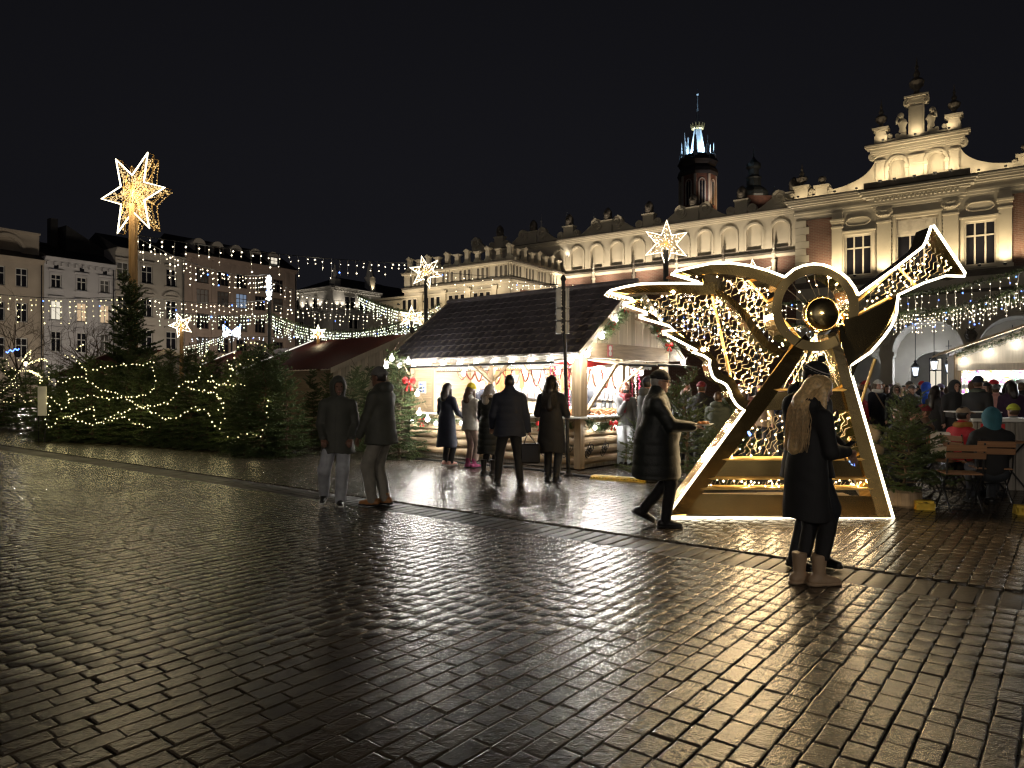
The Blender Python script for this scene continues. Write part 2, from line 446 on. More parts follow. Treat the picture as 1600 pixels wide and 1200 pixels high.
def wall(mb, x0, x1, z0, z1, y, openings, depth=.25, mi=0):
    """a front wall in the plane y with rectangular openings and their reveals"""
    xs = sorted({x0, x1} | {v for o in openings for v in o[:2]}); zs = sorted({z0, z1} | {v for o in openings for v in o[2:4]})
    for a, b in zip(xs, xs[1:]):
        for c, d in zip(zs, zs[1:]):
            mx, mz = (a + b) / 2, (c + d) / 2
            if any(o[0] < mx < o[1] and o[2] < mz < o[3] for o in openings): continue
            mb.quad((a, y, c), (b, y, c), (b, y, d), (a, y, d), mi)
    for o in openings:
        a, b, c, d = o[:4]; y2 = y + depth
        mb.quad((a, y, c), (a, y2, c), (a, y2, d), (a, y, d), mi); mb.quad((b, y2, c), (b, y, c), (b, y, d), (b, y2, d), mi)
        mb.quad((a, y2, c), (a, y, c), (b, y, c), (b, y2, c), mi); mb.quad((a, y, d), (a, y2, d), (b, y2, d), (b, y, d), mi)
WINCACHE = {}
def window(parent, x, z, w, h, y, cols=2, trans=.66, fm=None, gm=None, split=False, fr=.07):
    """x, z = lower left; frame object with the pane(s) behind it as sub-part"""
    fm = fm or M_FRAME; gm = gm or M_GLASSDK
    key = (round(w, 3), round(h, 3), cols, trans, fm.name, fr)
    if key not in WINCACHE:
        mb = MB(); t = fr
        mb.box(0, t, 0, .08, 0, h); mb.box(w - t, w, 0, .08, 0, h); mb.box(t, w - t, 0, .08, 0, t); mb.box(t, w - t, 0, .08, h - t, h)
        for k in range(1, cols):
            c = w * k / cols; mb.box(c - t * .5, c + t * .5, .004, .076, t, h - t)
        if trans: mb.box(t, w - t, -.012, .072, h * trans - t * .5, h * trans + t * .5)
        WINCACHE[key] = mb.build('window', fm, parent).data
        o = [c for c in parent.children if c.data is WINCACHE[key]][-1]
    else:
        o = bpy.data.objects.new('window', WINCACHE[key]); COL.objects.link(o); o.parent = parent
    o.matrix_local = Matrix.Translation((x, y, z))
    rows = [(0, h * trans), (h * trans, h)] if trans else [(0, h)]
    if split:
        for k in range(cols):
            for (a, b) in rows:
                MB().box(w * k / cols + .01, w * (k + 1) / cols - .01, .035, .05, a + .01, b - .01).build('pane', gm, o)
    else:
        kk = ('p', round(w, 3), round(h, 3), gm.name)
        if kk not in WINCACHE: WINCACHE[kk] = MB().box(.01, w - .01, .035, .05, .01, h - .01).build('pane', gm, o).data
        else:
            p = bpy.data.objects.new('pane', WINCACHE[kk]); COL.objects.link(p); p.parent = o
    return o
def cornice(mb, x0, x1, y, z, steps, mi=0, ends=True):
    """stack of projecting courses; steps = (height, projection)"""
    for h, p in steps:
        e = p if ends else 0
        mb.box(x0 - e, x1 + e, y - p, y + .05, z, z + h, mi); z += h
    return z
def arch_wall(mb, x0, x1, z0, z1, y, arches, depth=.6, mi=0, seg=14):
    """wall in plane y with round-headed openings (cx, half width, foot z, spring z)"""
    arches = sorted(arches); edges = [x0]
    for cx, r, zf, zs in arches: edges += [cx - r, cx + r]
    edges.append(x1)
    for k in range(0, len(edges), 2):
        a, b = edges[k], edges[k + 1]
        if b > a + 1e-6: mb.quad((a, y, z0), (b, y, z0), (b, y, z1), (a, y, z1), mi)
    for cx, r, zf, zs in arches:
        if zf > z0 + 1e-6: mb.quad((cx - r, y, z0), (cx + r, y, z0), (cx + r, y, zf), (cx - r, y, zf), mi)
        pts = [(cx + r * math.cos(PI - PI * i / seg), zs + r * math.sin(PI * i / seg)) for i in range(seg + 1)]
        for (ax, az), (bx, bz) in zip(pts, pts[1:]):
            mb.quad((ax, y, az), (bx, y, bz), (bx, y, z1), (ax, y, z1), mi)
            mb.quad((ax, y, az), (ax, y + depth, az), (bx, y + depth, bz), (bx, y, bz), mi)
        mb.quad((cx - r, y, zf), (cx - r, y + depth, zf), (cx - r, y + depth, zs), (cx - r, y, zs), mi)
        mb.quad((cx + r, y + depth, zf), (cx + r, y, zf), (cx + r, y, zs), (cx + r, y + depth, zs), mi)
        if zf > z0 + 1e-6: mb.quad((cx - r, y, zf), (cx + r, y, zf), (cx + r, y + depth, zf), (cx - r, y + depth, zf), mi)
def arch_strip(mb, cx, r0, r1, zs, y0, y1, mi=0, seg=14, a0=0., a1=PI):
    for i in range(seg):
        t0, t1 = a0 + (a1 - a0) * i / seg, a0 + (a1 - a0) * (i + 1) / seg
        P = lambda r, t, y: (cx + r * math.cos(t), y, zs + r * math.sin(t))
        mb.quad(P(r0, t0, y0), P(r1, t0, y0), P(r1, t1, y0), P(r0, t1, y0), mi)
        mb.quad(P(r1, t0, y0), P(r1, t0, y1), P(r1, t1, y1), P(r1, t1, y0), mi)
        mb.quad(P(r0, t0, y1), P(r0, t0, y0), P(r0, t1, y0), P(r0, t1, y1), mi)
def spiral(mb, cx, cz, r, y0, y1, turns=1.6, start=0., sgn=1, w=.3, mi=0, n=26):
    """volute: a flat band winding inwards, standing proud of the wall"""
    pts = []
    for i in range(n + 1):
        t = i / n; a = start + sgn * turns * 2 * PI * t; rr = r * (1 - .86 * t)
        pts.append((cx + rr * math.cos(a), cz + rr * math.sin(a), rr * w + r * .05))
    for (ax, az, aw), (bx, bz, bw) in zip(pts, pts[1:]):
        da = Vector((ax - cx, az - cz)).normalized() * aw; db = Vector((bx - cx, bz - cz)).normalized() * bw
        mb.quad((ax, y0, az), (bx, y0, bz), (bx - db.x, y0, bz - db.y), (ax - da.x, y0, az - da.y), mi)
        mb.quad((ax, y0, az), (ax, y1, az), (bx, y1, bz), (bx, y0, bz), mi)
        mb.quad((ax - da.x, y1, az - da.y), (ax - da.x, y0, az - da.y), (bx - db.x, y0, bz - db.y), (bx - db.x, y1, bz - db.y), mi)
    d = [(cx + r * .93 * math.cos(2 * PI * k / 18), y0 + .07, cz + r * .93 * math.sin(2 * PI * k / 18)) for k in range(18)]
    mb.prism(d, (0, y1 - y0 - .07, 0), mi)
def urn(mb, c, h, mi=0, slim=1.):
    k = h; P = [(.10, 0), (.16, .04), (.08, .09), (.06, .15), (.17, .26), (.20, .36), (.13, .44), (.05, .48), (.09, .55), (.06, .62), (.03, .68), (.05, .74), (.025, .80), (.012, .92), (.002, 1.)]
    mb.lathe([(max(.004, r * k * slim), z * k) for r, z in P], c, 10, mi)
def ball_finial(mb, c, h, mi=0):
    P = [(.32, 0), (.32, .06), (.16, .14), (.12, .24), (.2, .30), (.34, .5), (.40, .66), (.34, .82), (.18, .95), (.02, 1.0)]
    mb.lathe([(r * h, z * h) for r, z in P], c, 12, mi)
def floodlight(parent, p, target, energy, col, cone=2.0, size=.18, name='floodlight', blend=.9):
    """a small lamp housing on a bracket that throws its light at target (building coordinates)"""
    p = Vector(p); t = Vector(target); d = (t - p).normalized()
    M_ = Matrix.Translation(p) @ d.to_track_quat('Z', 'Y').to_matrix().to_4x4()
    mb = MB(); s = size
    mb.box(-s, s, -s * .7, s * .7, -s * .8, 0, 0, M_); mb.tube([p - d * s * .8, p - d * s * .8 - Vector((0, 0, s))], s * .15, 5)
    o = mb.build(name, M_IRON, parent)
    MB().box(-s * .85, s * .85, -s * .55, s * .55, .001, .012, 0, M_).build('lens', emat('flood_lens', (1., .86, .62), 3.), o)
    spot_light(parent, p + d * .05, t, energy, col, cone, blend, radius=.12, world=False)
    return o

# ------------------------------------------------------------------ cloth hall
E_ = Vector((.818, -.575, 0)); N_ = Vector((.575, .818, 0))
WARM = (1., .80, .50); WARM2 = (1., .84, .62); NEUT = (1., .90, .76)
def build_cloth_hall():
    t = thing('market_hall', 'long cream and brick market hall with volute parapet, floodlit gable and arcade', 'building', (18, 45, 0), axes=(E_, N_))
    W = 13.3; C = 6.65
    # ---- pavilion: arcade wall
    mb = MB()
    AR = [(C + (k - 1.5) * 4.2 + .0 - 0.0, 1.78, 0., 3.8) for k in range(4)]
    AR = [(s, 1.78, 0., 3.8) for s in (-1.2 + 4.2, 7.2, 11.4)]
    arch_wall(mb, 0, W + 1.2, 0, 7.0, 0, AR, .9)
    mb.quad((0, 0, 0), (0, 0, 7), (0, 6, 7), (0, 6, 0))
    mb.quad((W + 1.2, 0, 0), (W + 1.2, 6, 0), (W + 1.2, 6, 7), (W + 1.2, 0, 7))
    pw = mb.build('arcade_wall', M_STONE2, t)
    for cx, r, zf, zs in AR:
        a = MB(); arch_strip(a, cx, r + .02, r + .16, zs, -.06, 0.02); arch_strip(a, cx, r + .22, r + .32, zs, -.10, 0.02); a.build('arch_moulding', M_STONE2, pw)
    for k, cx in enumerate((.9, 5.1, 9.3, 13.5)):
        a = MB(); a.box(cx - .42, cx + .42, -.14, .03, 3.55, 3.8); a.box(cx - .36, cx + .36, -.09, .03, 3.35, 3.55)
        a.lathe([(.02, -.62), (.2, -.5), (.3, -.2), (.34, 0), (.2, .12), (.02, .2)], (cx, -.05, 4.75), 10, sy=.4)
        for q in range(5): a.tube([(cx, -.1, 4.2 + q * .16), (cx - .2, -.2, 4.35 + q * .16)], .035, 5); a.tube([(cx, -.1, 4.2 + q * .16), (cx + .2, -.2, 4.35 + q * .16)], .035, 5)
        a.build('impost_carving', M_LEDGE if k in (2,) else M_STONE2, pw)
    # gallery behind the arcade: floor slab, vaulted ceiling and inner wall with a second row of arches
    g = MB()
    arch_wall(g, .3, W + 1, 0, 6.6, 4.4, [(s, 1.35, 0., 2.6) for s in (3.0, 7.2, 11.4)], .7)
    inner = g.build('gallery_wall', M_STONE2, t)
    g = MB(); n = 12
    for cx in (3.0, 7.2, 11.4):
        for i in range(n):
            t0, t1 = PI * i / n, PI * (i + 1) / n
            P = lambda a, y: (cx + 2.1 * math.cos(a), y, 3.6 + 2.1 * math.sin(a))
            g.quad(P(t0, .95), P(t1, .95), P(t1, 4.35), P(t0, 4.35))
    g.build('gallery_vault', M_STONE2, t)
    g = MB(); g.quad((.3, 11., 0), (W + 1, 11., 0), (W + 1, 11., 6), (.3, 11., 6)); g.quad((.3, 5.1, 5.2), (W + 1, 5.1, 5.2), (W + 1, 11, 5.2), (.3, 11, 5.2))
    g.build('hall_wall', M_STONE2, t)
    for s in (6.4, 7.4, 8.4):
        window(t, s, 1.6, .8, 2.2, 10.9, 2, .6, M_IRON, M_LITWIN2)
    # ---- pavilion: upper storey
    ow = [(2.83, 4.31, 8.5, 10.95), (8.99, 10.47, 8.5, 10.95), (5.60, 7.74, 8.2, 11.6)]
    u = MB(); wall(u, 0, W + 1.2, 7.0, 12.45, 0, ow, .35)
    u.quad((0, 0, 7), (0, 0, 12.45), (0, 12, 12.45), (0, 12, 7)); u.quad((W + 1.2, 0, 7), (W + 1.2, 12, 7), (W + 1.2, 12, 12.45), (W + 1.2, 0, 12.45))
    up = u.build('upper_wall', M_STONE2, t)
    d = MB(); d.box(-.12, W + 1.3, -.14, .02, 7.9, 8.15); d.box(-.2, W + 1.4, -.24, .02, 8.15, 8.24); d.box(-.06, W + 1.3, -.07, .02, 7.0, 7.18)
    d.build('string_course', M_LEDGE, t)
    for (a, b, tag_) in ((.62, 2.1, 0), (11.2, 12.7, 1)):
        br = MB(); br.box(a, b, -.03, .02, 8.25, 12.2); br.build('brick_panel', M_BRICK, t)
    q = MB()
    for k in range(9):
        z = 8.26 + k * .44; wd = .78 if k % 2 else .60
        q.box(-.045, wd, -.06, .03, z, z + .42)
    q.build('quoins', M_STONE2, t)
    # plain pilasters and composite pilasters
    for a, b, comp in ((2.12, 2.72, 0), (4.62, 5.36, 1), (7.98, 8.72, 1), (10.58, 11.18, 0)):
        p = MB(); p.box(a, b, -.16, .02, 8.45, 11.75); p.box(a - .08, b + .08, -.22, .02, 8.25, 8.45)
        p.box(a - .04, b + .04, -.20, .02, 11.45, 11.55)
        if comp:
            p.box(a - .06, b + .06, -.22, .02, 12.18, 12.3)
            p.lathe([(.30, 0), (.34, .1), (.38, .3), (.44, .42)], ((a + b) / 2, -.06, 11.75), 10, sy=.45)
            for sx in (-1, 1): spiral(p, (a + b) / 2 + sx * .34, 12.06, .15, -.28, -.08, 1.4, PI / 2, -sx)
            for k in range(5): p.ball((a + .1 + k * .135, -.2, 11.9), .09, 6, 4)
        else:
            p.box(a - .05, b + .05, -.2, .02, 11.75, 11.88); p.box(a - .09, b + .09, -.25, .02, 11.88, 12.0); p.box(a, b, -.15, .02, 12.0, 12.42)
        p.build('pilaster', M_STONE, t)
    for (a, b, c_, d_) in ow:
        f = MB(); o_ = .17
        big = b - a > 2
        f.box(a - o_, a - .01, -.09, .03, c_ - .05, d_ + o_); f.box(b + .01, b + o_, -.09, .03, c_ - .05, d_ + o_); f.box(a - .01, b + .01, -.09, .03, d_ + .01, d_ + o_)
        f.box(a - o_ - .06, b + o_ + .06, -.16, .03, d_ + o_, d_ + o_ + .09)
        f.box(a - o_ - .08, b + o_ + .08, -.2, .03, c_ - .17, c_ - .05)
        if big:
            for k in range(17): 
                for xx in (a - .22, b + .22): f.ball((xx, -.05, c_ + .1 + k * .2), .06, 5, 4)
        f.build('window_surround', M_STONE, t)
        if big:
            window(t, a, c_, b - a, 2.45, .18, 3, 0, M_FRAME, M_GLASSDK, True, .09)
            x = MB(); x.box(a, b, .1, .25, c_ + 2.45, d_)
            for k in range(3): x.box(a + .1 + k * (b - a) / 3, a + (k + 1) * (b - a) / 3 - .1, .06, .12, c_ + 2.6, d_ - .12)
            x.build('transom_panel', M_FRAME, t)
        else: window(t, a, c_, b - a, d_ - c_, .18, 3, .68, M_FRAME, M_GLASSDK, True, .085)
    for cx in (3.57, 9.73):
        p = MB(); pts = []
        for k in range(28):
            a = 2 * PI * k / 28; rx, rz = .62, .24
            pts.append((cx + rx * math.copysign(abs(math.cos(a)) ** .55, math.cos(a)) * (1 + .05 * math.cos(6 * a)), -.05, 11.75 + rz * math.copysign(abs(math.sin(a)) ** .7, math.sin(a))))
        p.prism(pts, (0, .07, 0))
        ring = [Vector(q_) for q_ in pts]; p.tube(ring, .045, 5, closed=True)
        p.build('cartouche', M_STONE, t)
    # ---- entablature
    c = MB()
    z = cornice(c, 0, W + 1.2, 0, 12.45, ((.16, .06), (.12, .14), (.30, .10), (.10, .26), (.14, .42), (.10, .52), (.06, .60)))
    c.build('cornice', M_STONE2, t); ZC = z
    c = MB(); cornice(c, 4.5, 8.85, -.02, 12.30, ((.14, .10), (.14, .20), (.30, .26), (.10, .44), (.14, .62), (.12, .72), (.08, .82)))
    for k in range(20): c.box(4.52 + k * .217, 4.63 + k * .217, -.46, -.2, 12.72, 12.9)
    c.build('cornice', M_STONE2, t)
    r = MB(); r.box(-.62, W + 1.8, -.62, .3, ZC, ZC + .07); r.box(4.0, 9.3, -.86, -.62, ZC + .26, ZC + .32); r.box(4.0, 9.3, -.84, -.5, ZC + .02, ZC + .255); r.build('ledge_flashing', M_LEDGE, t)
    # ---- gable: sweeps, block with two blind arches, crown
    Z0 = ZC + .07
    gm = MB()
    arch_wall(gm, 4.5, 8.8, Z0, 15.65, -.05, [(5.66, .43, Z0 + .1, 14.72), (7.64, .43, Z0 + .1, 14.72)], .3)
    gm.box(4.5, 8.8, .24, .7, Z0, 15.65)
    for a, b in ((4.56, 5.0), (6.28, 7.02), (8.3, 8.74)):
        gm.box(a, b, -.12, -.04, Z0 + .1, 15.05); gm.box(a - .05, b + .05, -.17, -.04, 15.05, 15.17)
    gm.build('gable_block', M_STONE, t)
    for cx in (5.66, 7.64):
        a = MB(); arch_strip(a, cx, .45, .60, 14.72, -.14, -.03)
        for sx in (-1, 1): a.box(cx + sx * .52 - .12, cx + sx * .52 + .12, -.16, -.03, 14.5, 14.72); a.box(cx + sx * .52 - .08, cx + sx * .52 + .08, -.12, -.03, Z0 + .1, 14.5)
        a.build('blind_arch', M_STONE, t)
    c = MB(); z = cornice(c, 4.5, 8.8, -.05, 15.45, ((.12, .08), (.10, .16), (.16, .24), (.12, .40), (.10, .50))); c.box(4.4, 8.9, -.1, .75, z - .1, z + .0); c.build('gable_cornice', M_STONE, t)
    MB().box(4.05, 9.25, -.52, .8, z, z + .06).build('gable_flashing', M_LEDGE, t); Z1 = z + .06
    for sgn in (-1, 1):
        s = MB(); pts = []
        for k in range(15):
            a = PI / 2 * k / 14
            pts.append((C + sgn * (2.15 + 2.75 * (1 - math.cos(a)) ** 1.0 * 1.0), Z0 + .35 + 1.5 * (1 - math.sin(a))))
        poly = [(C + sgn * 2.15, Z0)] + pts + [(C + sgn * 4.9, Z0)]
        s.prism([(x, 0.0, z_) for x, z_ in poly], (0, .35, 0))
        edge = [(x, .17, z_ + .03) for x, z_ in pts]
        for (ax, ay, az), (bx, by, bz) in zip(edge, edge[1:]):
            s.quad((ax, -.05, az), (bx, -.05, bz), (bx, .4, bz), (ax, .4, az)); s.quad((ax, -.05, az), (ax, -.05, az - .09), (bx, -.05, bz - .09), (bx, -.05, bz))
        spiral(s, C + sgn * 2.28, Z0 + 2.0, .26, -.12, .35, 1.5, -PI / 2, -sgn)
        # pedestals of the parapet
        for off, hh, wd in ((5.15, .62, .34), (6.35, .75, .4)):
            x = C + sgn * off
            s.box(x - wd, x + wd, -.04, .5, Z0, Z0 + hh); s.box(x - wd - .08, x + wd + .08, -.12, .58, Z0 + hh, Z0 + hh + .09); s.box(x - wd - .13, x + wd + .13, -.17, .63, Z0 + hh + .09, Z0 + hh + .16)
            for q_ in (-1, 1):
                spiral(s, x + q_ * (wd + .16), Z0 + .42, .15, -.06, .3, 1.4, -PI / 2, q_)
        s.box(C + sgn * 5.75 - .5, C + sgn * 5.75 + .5, .0, .35, Z0, Z0 + .22)
        s.build('parapet', M_STONE, t)
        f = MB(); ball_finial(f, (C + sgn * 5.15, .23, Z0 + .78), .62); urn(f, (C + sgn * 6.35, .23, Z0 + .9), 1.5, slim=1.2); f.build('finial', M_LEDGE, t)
        f = MB(); ball_finial(f, (C + sgn * 5.75, .2, Z0 + .22), .5); f.build('finial', M_STONE, t)
    # crown: middle pedestal with scroll capital, side pedestals, figures
    s = MB(); s.box(C - .55, C + .55, -.16, .5, Z1, Z1 + .28); s.box(C - .40, C + .40, -.06, .42, Z1 + .28, Z1 + 2.05); s.box(C - .3, C + .3, -.1, -.05, Z1 + .45, Z1 + 1.9)
    s.box(C - .5, C + .5, -.16, .5, Z1 + 2.3, Z1 + 2.42); s.box(C - .62, C + .62, -.24, .55, Z1 + 2.42, Z1 + 2.52)
    s.box(C - .45, C + .45, -.12, .45, Z1 + 2.05, Z1 + 2.3)
    for q_ in (-1, 1): spiral(s, C + q_ * .47, Z1 + 2.14, .21, -.2, .3, 1.5, PI / 2, -q_)
    s.build('crown_pedestal', M_STONE, t)
    for q_ in (-1, 1):
        s = MB(); x = C + q_ * 1.85
        s.box(x - .34, x + .34, -.08, .5, Z1, Z1 + .55); s.box(x - .28, x + .28, -.04, .46, Z1 + .55, Z1 + .8); s.box(x - .36, x + .36, -.12, .54, Z1 + .8, Z1 + .9); s.box(x - .44, x + .44, -.2, .6, Z1 + .9, Z1 + 1.02)
        pts = [(C + q_ * .5, Z1), (C + q_ * .55, Z1 + .75), (C + q_ * .8, Z1 + .5), (C + q_ * 1.1, Z1 + .3), (C + q_ * 1.52, Z1 + .28), (C + q_ * 1.52, Z1)]
        s.prism([(a, .1, b) for a, b in pts], (0, .22, 0))
        spiral(s, C + q_ * 1.38, Z1 + .50, .14, .02, .3, 1.4, -PI / 2, q_); spiral(s, C + q_ * 1.0, Z1 + .44, .12, .02, .3, 1.4, -PI / 2, q_)
        s.build('crown_scroll', M_STONE, t)
        f = MB(); b_ = (C + q_ * .72, .1, Z1 + .5)
        f.lathe([(.05, 0), (.2, .1), (.16, .3), (.24, .55), (.2, .75), (.09, .85), (.05, .9)], b_, 10, sy=.8)
        f.ball((C + q_ * .80, .05, Z1 + 1.52), .17, 10, 8, sz=1.15); f.tube([(C + q_ * .72, .0, Z1 + 1.2), (C + q_ * 1.0, -.1, Z1 + 1.05), (C + q_ * .95, -.16, Z1 + 1.4)], .075, 6)
        f.tube([(C + q_ * .72, .1, Z1 + 1.3), (C + q_ * .5, 0, Z1 + 1.0)], .08, 6)
        f.build('carved_figure', M_STONE, t, smooth=True)
        f = MB(); urn(f, (x, .2, Z1 + 1.02), 1.75, slim=.95); f.build('finial', M_LEDGE, t)
    f = MB(); urn(f, (C, .18, Z1 + 2.52), 2.3, slim=.9); f.build('finial', M_LEDGE, t)
    # ---- wing
    L = 24.5; y = .5
    w = MB()
    nich = [(-1.09 - 1.68 * k, .5, 10.8, 12.0) for k in range(14)]
    arch_wall(w, -L, 0, 10.5, 13.0, y, nich, .22)
    w.box(-L, 0, y + .2, y + .8, 10.5, 13.0)
    w.build('attic_wall', M_STONE, t)
    for cx, r, zf, zs in nich:
        a = MB(); arch_strip(a, cx, r + .01, r + .13, zs, y - .09, y + .02, seg=10)
        for sx in (-1, 1): a.box(cx + sx * (r + .07) - .07, cx + sx * (r + .07) + .07, y - .08, y + .02, zf, zs)
        a.build('blind_arch', M_STONE, t)
    w = MB(); w.box(-L, 0, y, y + 6, 0, 10.4); w.build('wing_wall', M_BRICK, t)
    w = MB(); z = cornice(w, -L, 0, y, 12.9, ((.10, .10), (.10, .2), (.10, .3)), ends=False); w.build('wing_cornice', M_STONE, t)
    w = MB(); w.box(-L, 0, y - .34, y + .6, z, z + .05); w.box(-L, 0, y - .3, y + .1, 10.36, 10.5)
    for (cx, r, zf, zs) in nich: w.box(cx - r - .1, cx + r + .1, y - .06, y + .15, zf - .08, zf + .02)
    w.build('ledge_flashing', M_LEDGE, t); zp = z + .05
    MB().box(-L, 0, y - .22, y + .05, 10.18, 10.36).build('string_course', M_STONE, t)
    step = 3.35
    for k in range(8):
        x = -.3 - step * k
        p = MB(); p.box(x - .42, x + .42, y + .02, y + .5, zp, zp + .95); p.box(x - .5, x + .5, y - .05, y + .55, zp + .95, zp + 1.06); p.build('pedestal', M_STONE, t)
        f = MB(); f.lathe([(.2, 0), (.3, .1), (.34, .25), (.3, .4), (.33, .5), (.28, .7), (.16, .85), (.05, .95)], (x, y + .25, zp + 1.06), 9)
        f.ball((x, y - .02, zp + 1.45), .17, 8, 6); f.build('mascaron', M_LEDGE, t, smooth=True)
        # S-shaped scrolls left of this pedestal
        big_right = (k % 2 == 0)
        xa, xb = x - .45, x - step + .45         # right end, left end
        s = MB(); pts = []
        n_ = 16
        for i in range(n_ + 1):
            u_ = i / n_; e_ = u_ if big_right else 1 - u_
            hh = .92 * (.5 + .5 * math.cos(PI * min(1, max(0, e_ - .08) * 1.25))) + .13
            pts.append((xa + (xb - xa) * u_, zp + hh))
        s.prism([(a, y + .12, b) for a, b in [(xa, zp)] + pts + [(xb, zp)]], (0, .22, 0))
        for (ax, az), (bx, bz) in zip(pts, pts[1:]):
            s.quad((ax, y + .02, az + .02), (bx, y + .02, bz + .02), (bx, y + .4, bz + .02), (ax, y + .4, az + .02)); s.quad((ax, y + .02, az + .02), (ax, y + .02, az - .12), (bx, y + .02, bz - .12), (bx, y + .02, bz + .02))
        b0, b1 = (xa, xb) if big_right else (xb, xa); sg = 1 if big_right else -1
        spiral(s, b0 - sg * .44, zp + .80, .50, y - .04, y + .4, 1.7, PI / 2, sg)
        spiral(s, b1 + sg * .26, zp + .38, .32, y - .04, y + .4, 1.5, -PI / 2 + .3, -sg)
        s.build('parapet_scroll', M_STONE, t)
    for k in range(7):
        x = -1.46 - 3.3 * k
        p = MB(); p.box(x - .16, x + .16, y - .42, y + .02, 7.2, 8.7); p.box(x - .22, x + .22, y - .5, y + .02, 8.7, 8.85)
        p.lathe([(.13, 0), (.13, 1.0), (.17, 1.05), (.17, 1.15), (.1, 1.2), (.12, 1.5), (.16, 1.55), (.06, 1.8), (.09, 1.9), (.02, 2.4)], (x, y - .24, 8.85), 8)
        p.build('pinnacle', M_LEDGE if k % 2 else M_STONE2, t)
    # ---- crenellated pavilion
    xk, yk = -17.46, -6.67; xl = -27.6
    b = MB(); b.box(xl, xk, yk, .4, 0, 9.3)
    b.build('pavilion_wall', M_STONE, t)
    b = MB(); b.box(xk + .004, xk + .03, yk + 1.2, .3, 6.0, 8.75); b.build('brick_panel', M_BRICK, t)
    b = MB(); b.box(xl, xk, yk, .4, 9.45, 10.55)
    b.build('attic_band', M_STONE, t)
    for (n_, face) in ((24, 0), (16, 1)):
        for k in range(n_):
            a = MB()
            if k % 4 == 3: continue
            if face == 0:
                x = xk - .35 - k * .41; a.box(x - .2, x - .12, yk - .05, yk + .01, 9.55, 10.25); a.box(x + .12, x + .2, yk - .05, yk + .01, 9.55, 10.25); arch_strip(a, x, .12, .2, 10.25, yk - .05, yk + .01, seg=6)
                a.box(x - .12, x + .12, yk - .006, yk + .004, 9.55, 10.3, 1)
            else:
                yy = yk + .35 + k * .41; a.box(xk - .01, xk + .05, yy - .2, yy - .12, 9.55, 10.4); a.box(xk - .01, xk + .05, yy + .12, yy + .2, 9.55, 10.4); a.box(xk - .004, xk + .006, yy - .12, yy + .12, 9.55, 10.3, 1)
            a.build('blind_niche', [M_STONE, M_LEDGE], t)
    b = MB(); b.box(xl - .1, xk + .22, yk - .22, .4, 9.3, 9.42); b.box(xl - .1, xk + .3, yk - .3, .4, 10.55, 10.62); b.build('ledge_flashing', M_LEDGE, t)
    b = MB(); b.box(xl - .08, xk + .16, yk - .16, yk + .02, 9.12, 9.3); b.box(xk - .02, xk + .16, yk - .16, .3, 9.1, 9.28); b.box(xl - .1, xk + .2, yk - .2, yk + .02, 10.42, 10.55); b.box(xk - .02, xk + .2, yk - .2, .3, 10.4, 10.53); b.build('string_course', M_STONE, t)
    def merlon(x, yy, along, hi):
        m = MB(); h = .98 if hi else .78
        m.box(-.17, .17, -.02, .26, 0, h); m.box(-.22, .22, -.07, .31, h, h + .07)
        if hi: m.prism([(-.27, -.1, h + .07), (.27, -.1, h + .07), (0, -.1, h + .24)], (0, .44, 0))
        else: m.box(-.3, .3, -.12, .36, h + .07, h + .14)
        for q_ in (-1, 1):
            pts = [(q_ * .17, 0), (q_ * .17, .62)] + [(q_ * (.17 + .28 * (1 - math.cos(a_))), .62 - .42 * math.sin(a_)) for a_ in [PI / 2 * i / 6 for i in range(1, 7)]] + [(q_ * .46, .2), (q_ * .46, 0)]
            m.prism([(p_[0], 0.02, p_[1]) for p_ in pts], (0, .2, 0))
        o = m.build('merlon', M_STONE, t); o.matrix_local = Matrix.Translation((x, yy, 10.62)) @ Matrix.Rotation(along, 4, 'Z')
    for k in range(11): merlon(xk - .1 - k * .95, yk, 0, k % 2 == 0)
    for k in range(1, 8): merlon(xk, yk + k * .93, PI / 2, k % 2 == 0)
    for k in range(4):
        xa = xk - 1.75 - k * 2.35
        for q_ in range(3): window(t, xa - 1.55 + q_ * .56, 7.65, .5, .95, yk - .05, 1, 0, M_FRAME, M_GLASSDK)
        for q_ in range(3): window(t, xa - 1.55 + q_ * .56, 5.9, .5, 1.5, yk - .05, 1, 0, M_FRAME, M_GLASSDK)
        p = MB(); p.box(xa + .3, xa + .62, yk - .13, yk + .02, 4.5, 8.7); p.box(xa + .22, xa + .7, yk - .18, yk + .02, 8.7, 8.95); p.build('pilaster', M_STONE, t)
        p = MB(); p.box(xa - 1.7, xa + .25, yk - .1, yk + .02, 8.72, 8.8); p.box(xa - 1.7, xa + .25, yk - .1, yk + .02, 7.45, 7.6); p.build('window_surround', M_STONE, t)
    # low end bay
    b = MB(); b.box(xl - 4.6, xl, yk + .4, .4, 0, 8.5); b.box(xl - 4.7, xl, yk + .2, .5, 8.5, 8.65); b.box(xl - 4.75, xl, yk + .1, .5, 8.75, 8.9); b.box(xl - 4.6, xl, yk + .45, .4, 8.65, 8.75)
    b.build('end_bay', M_STONE2, t)
    for q_ in range(2): window(t, xl - 3.2 + q_ * .75, 5.9, .68, .85, yk + .34, 1, 0, M_FRAME, M_GLASSDK)
    p = MB(); p.box(xl - 4.2, xl - 3.75, yk + .25, yk + .42, 3, 8.1); p.box(xl - 4.3, xl - 3.65, yk + .18, yk + .42, 8.1, 8.4); p.build('pilaster', M_STONE2, t)
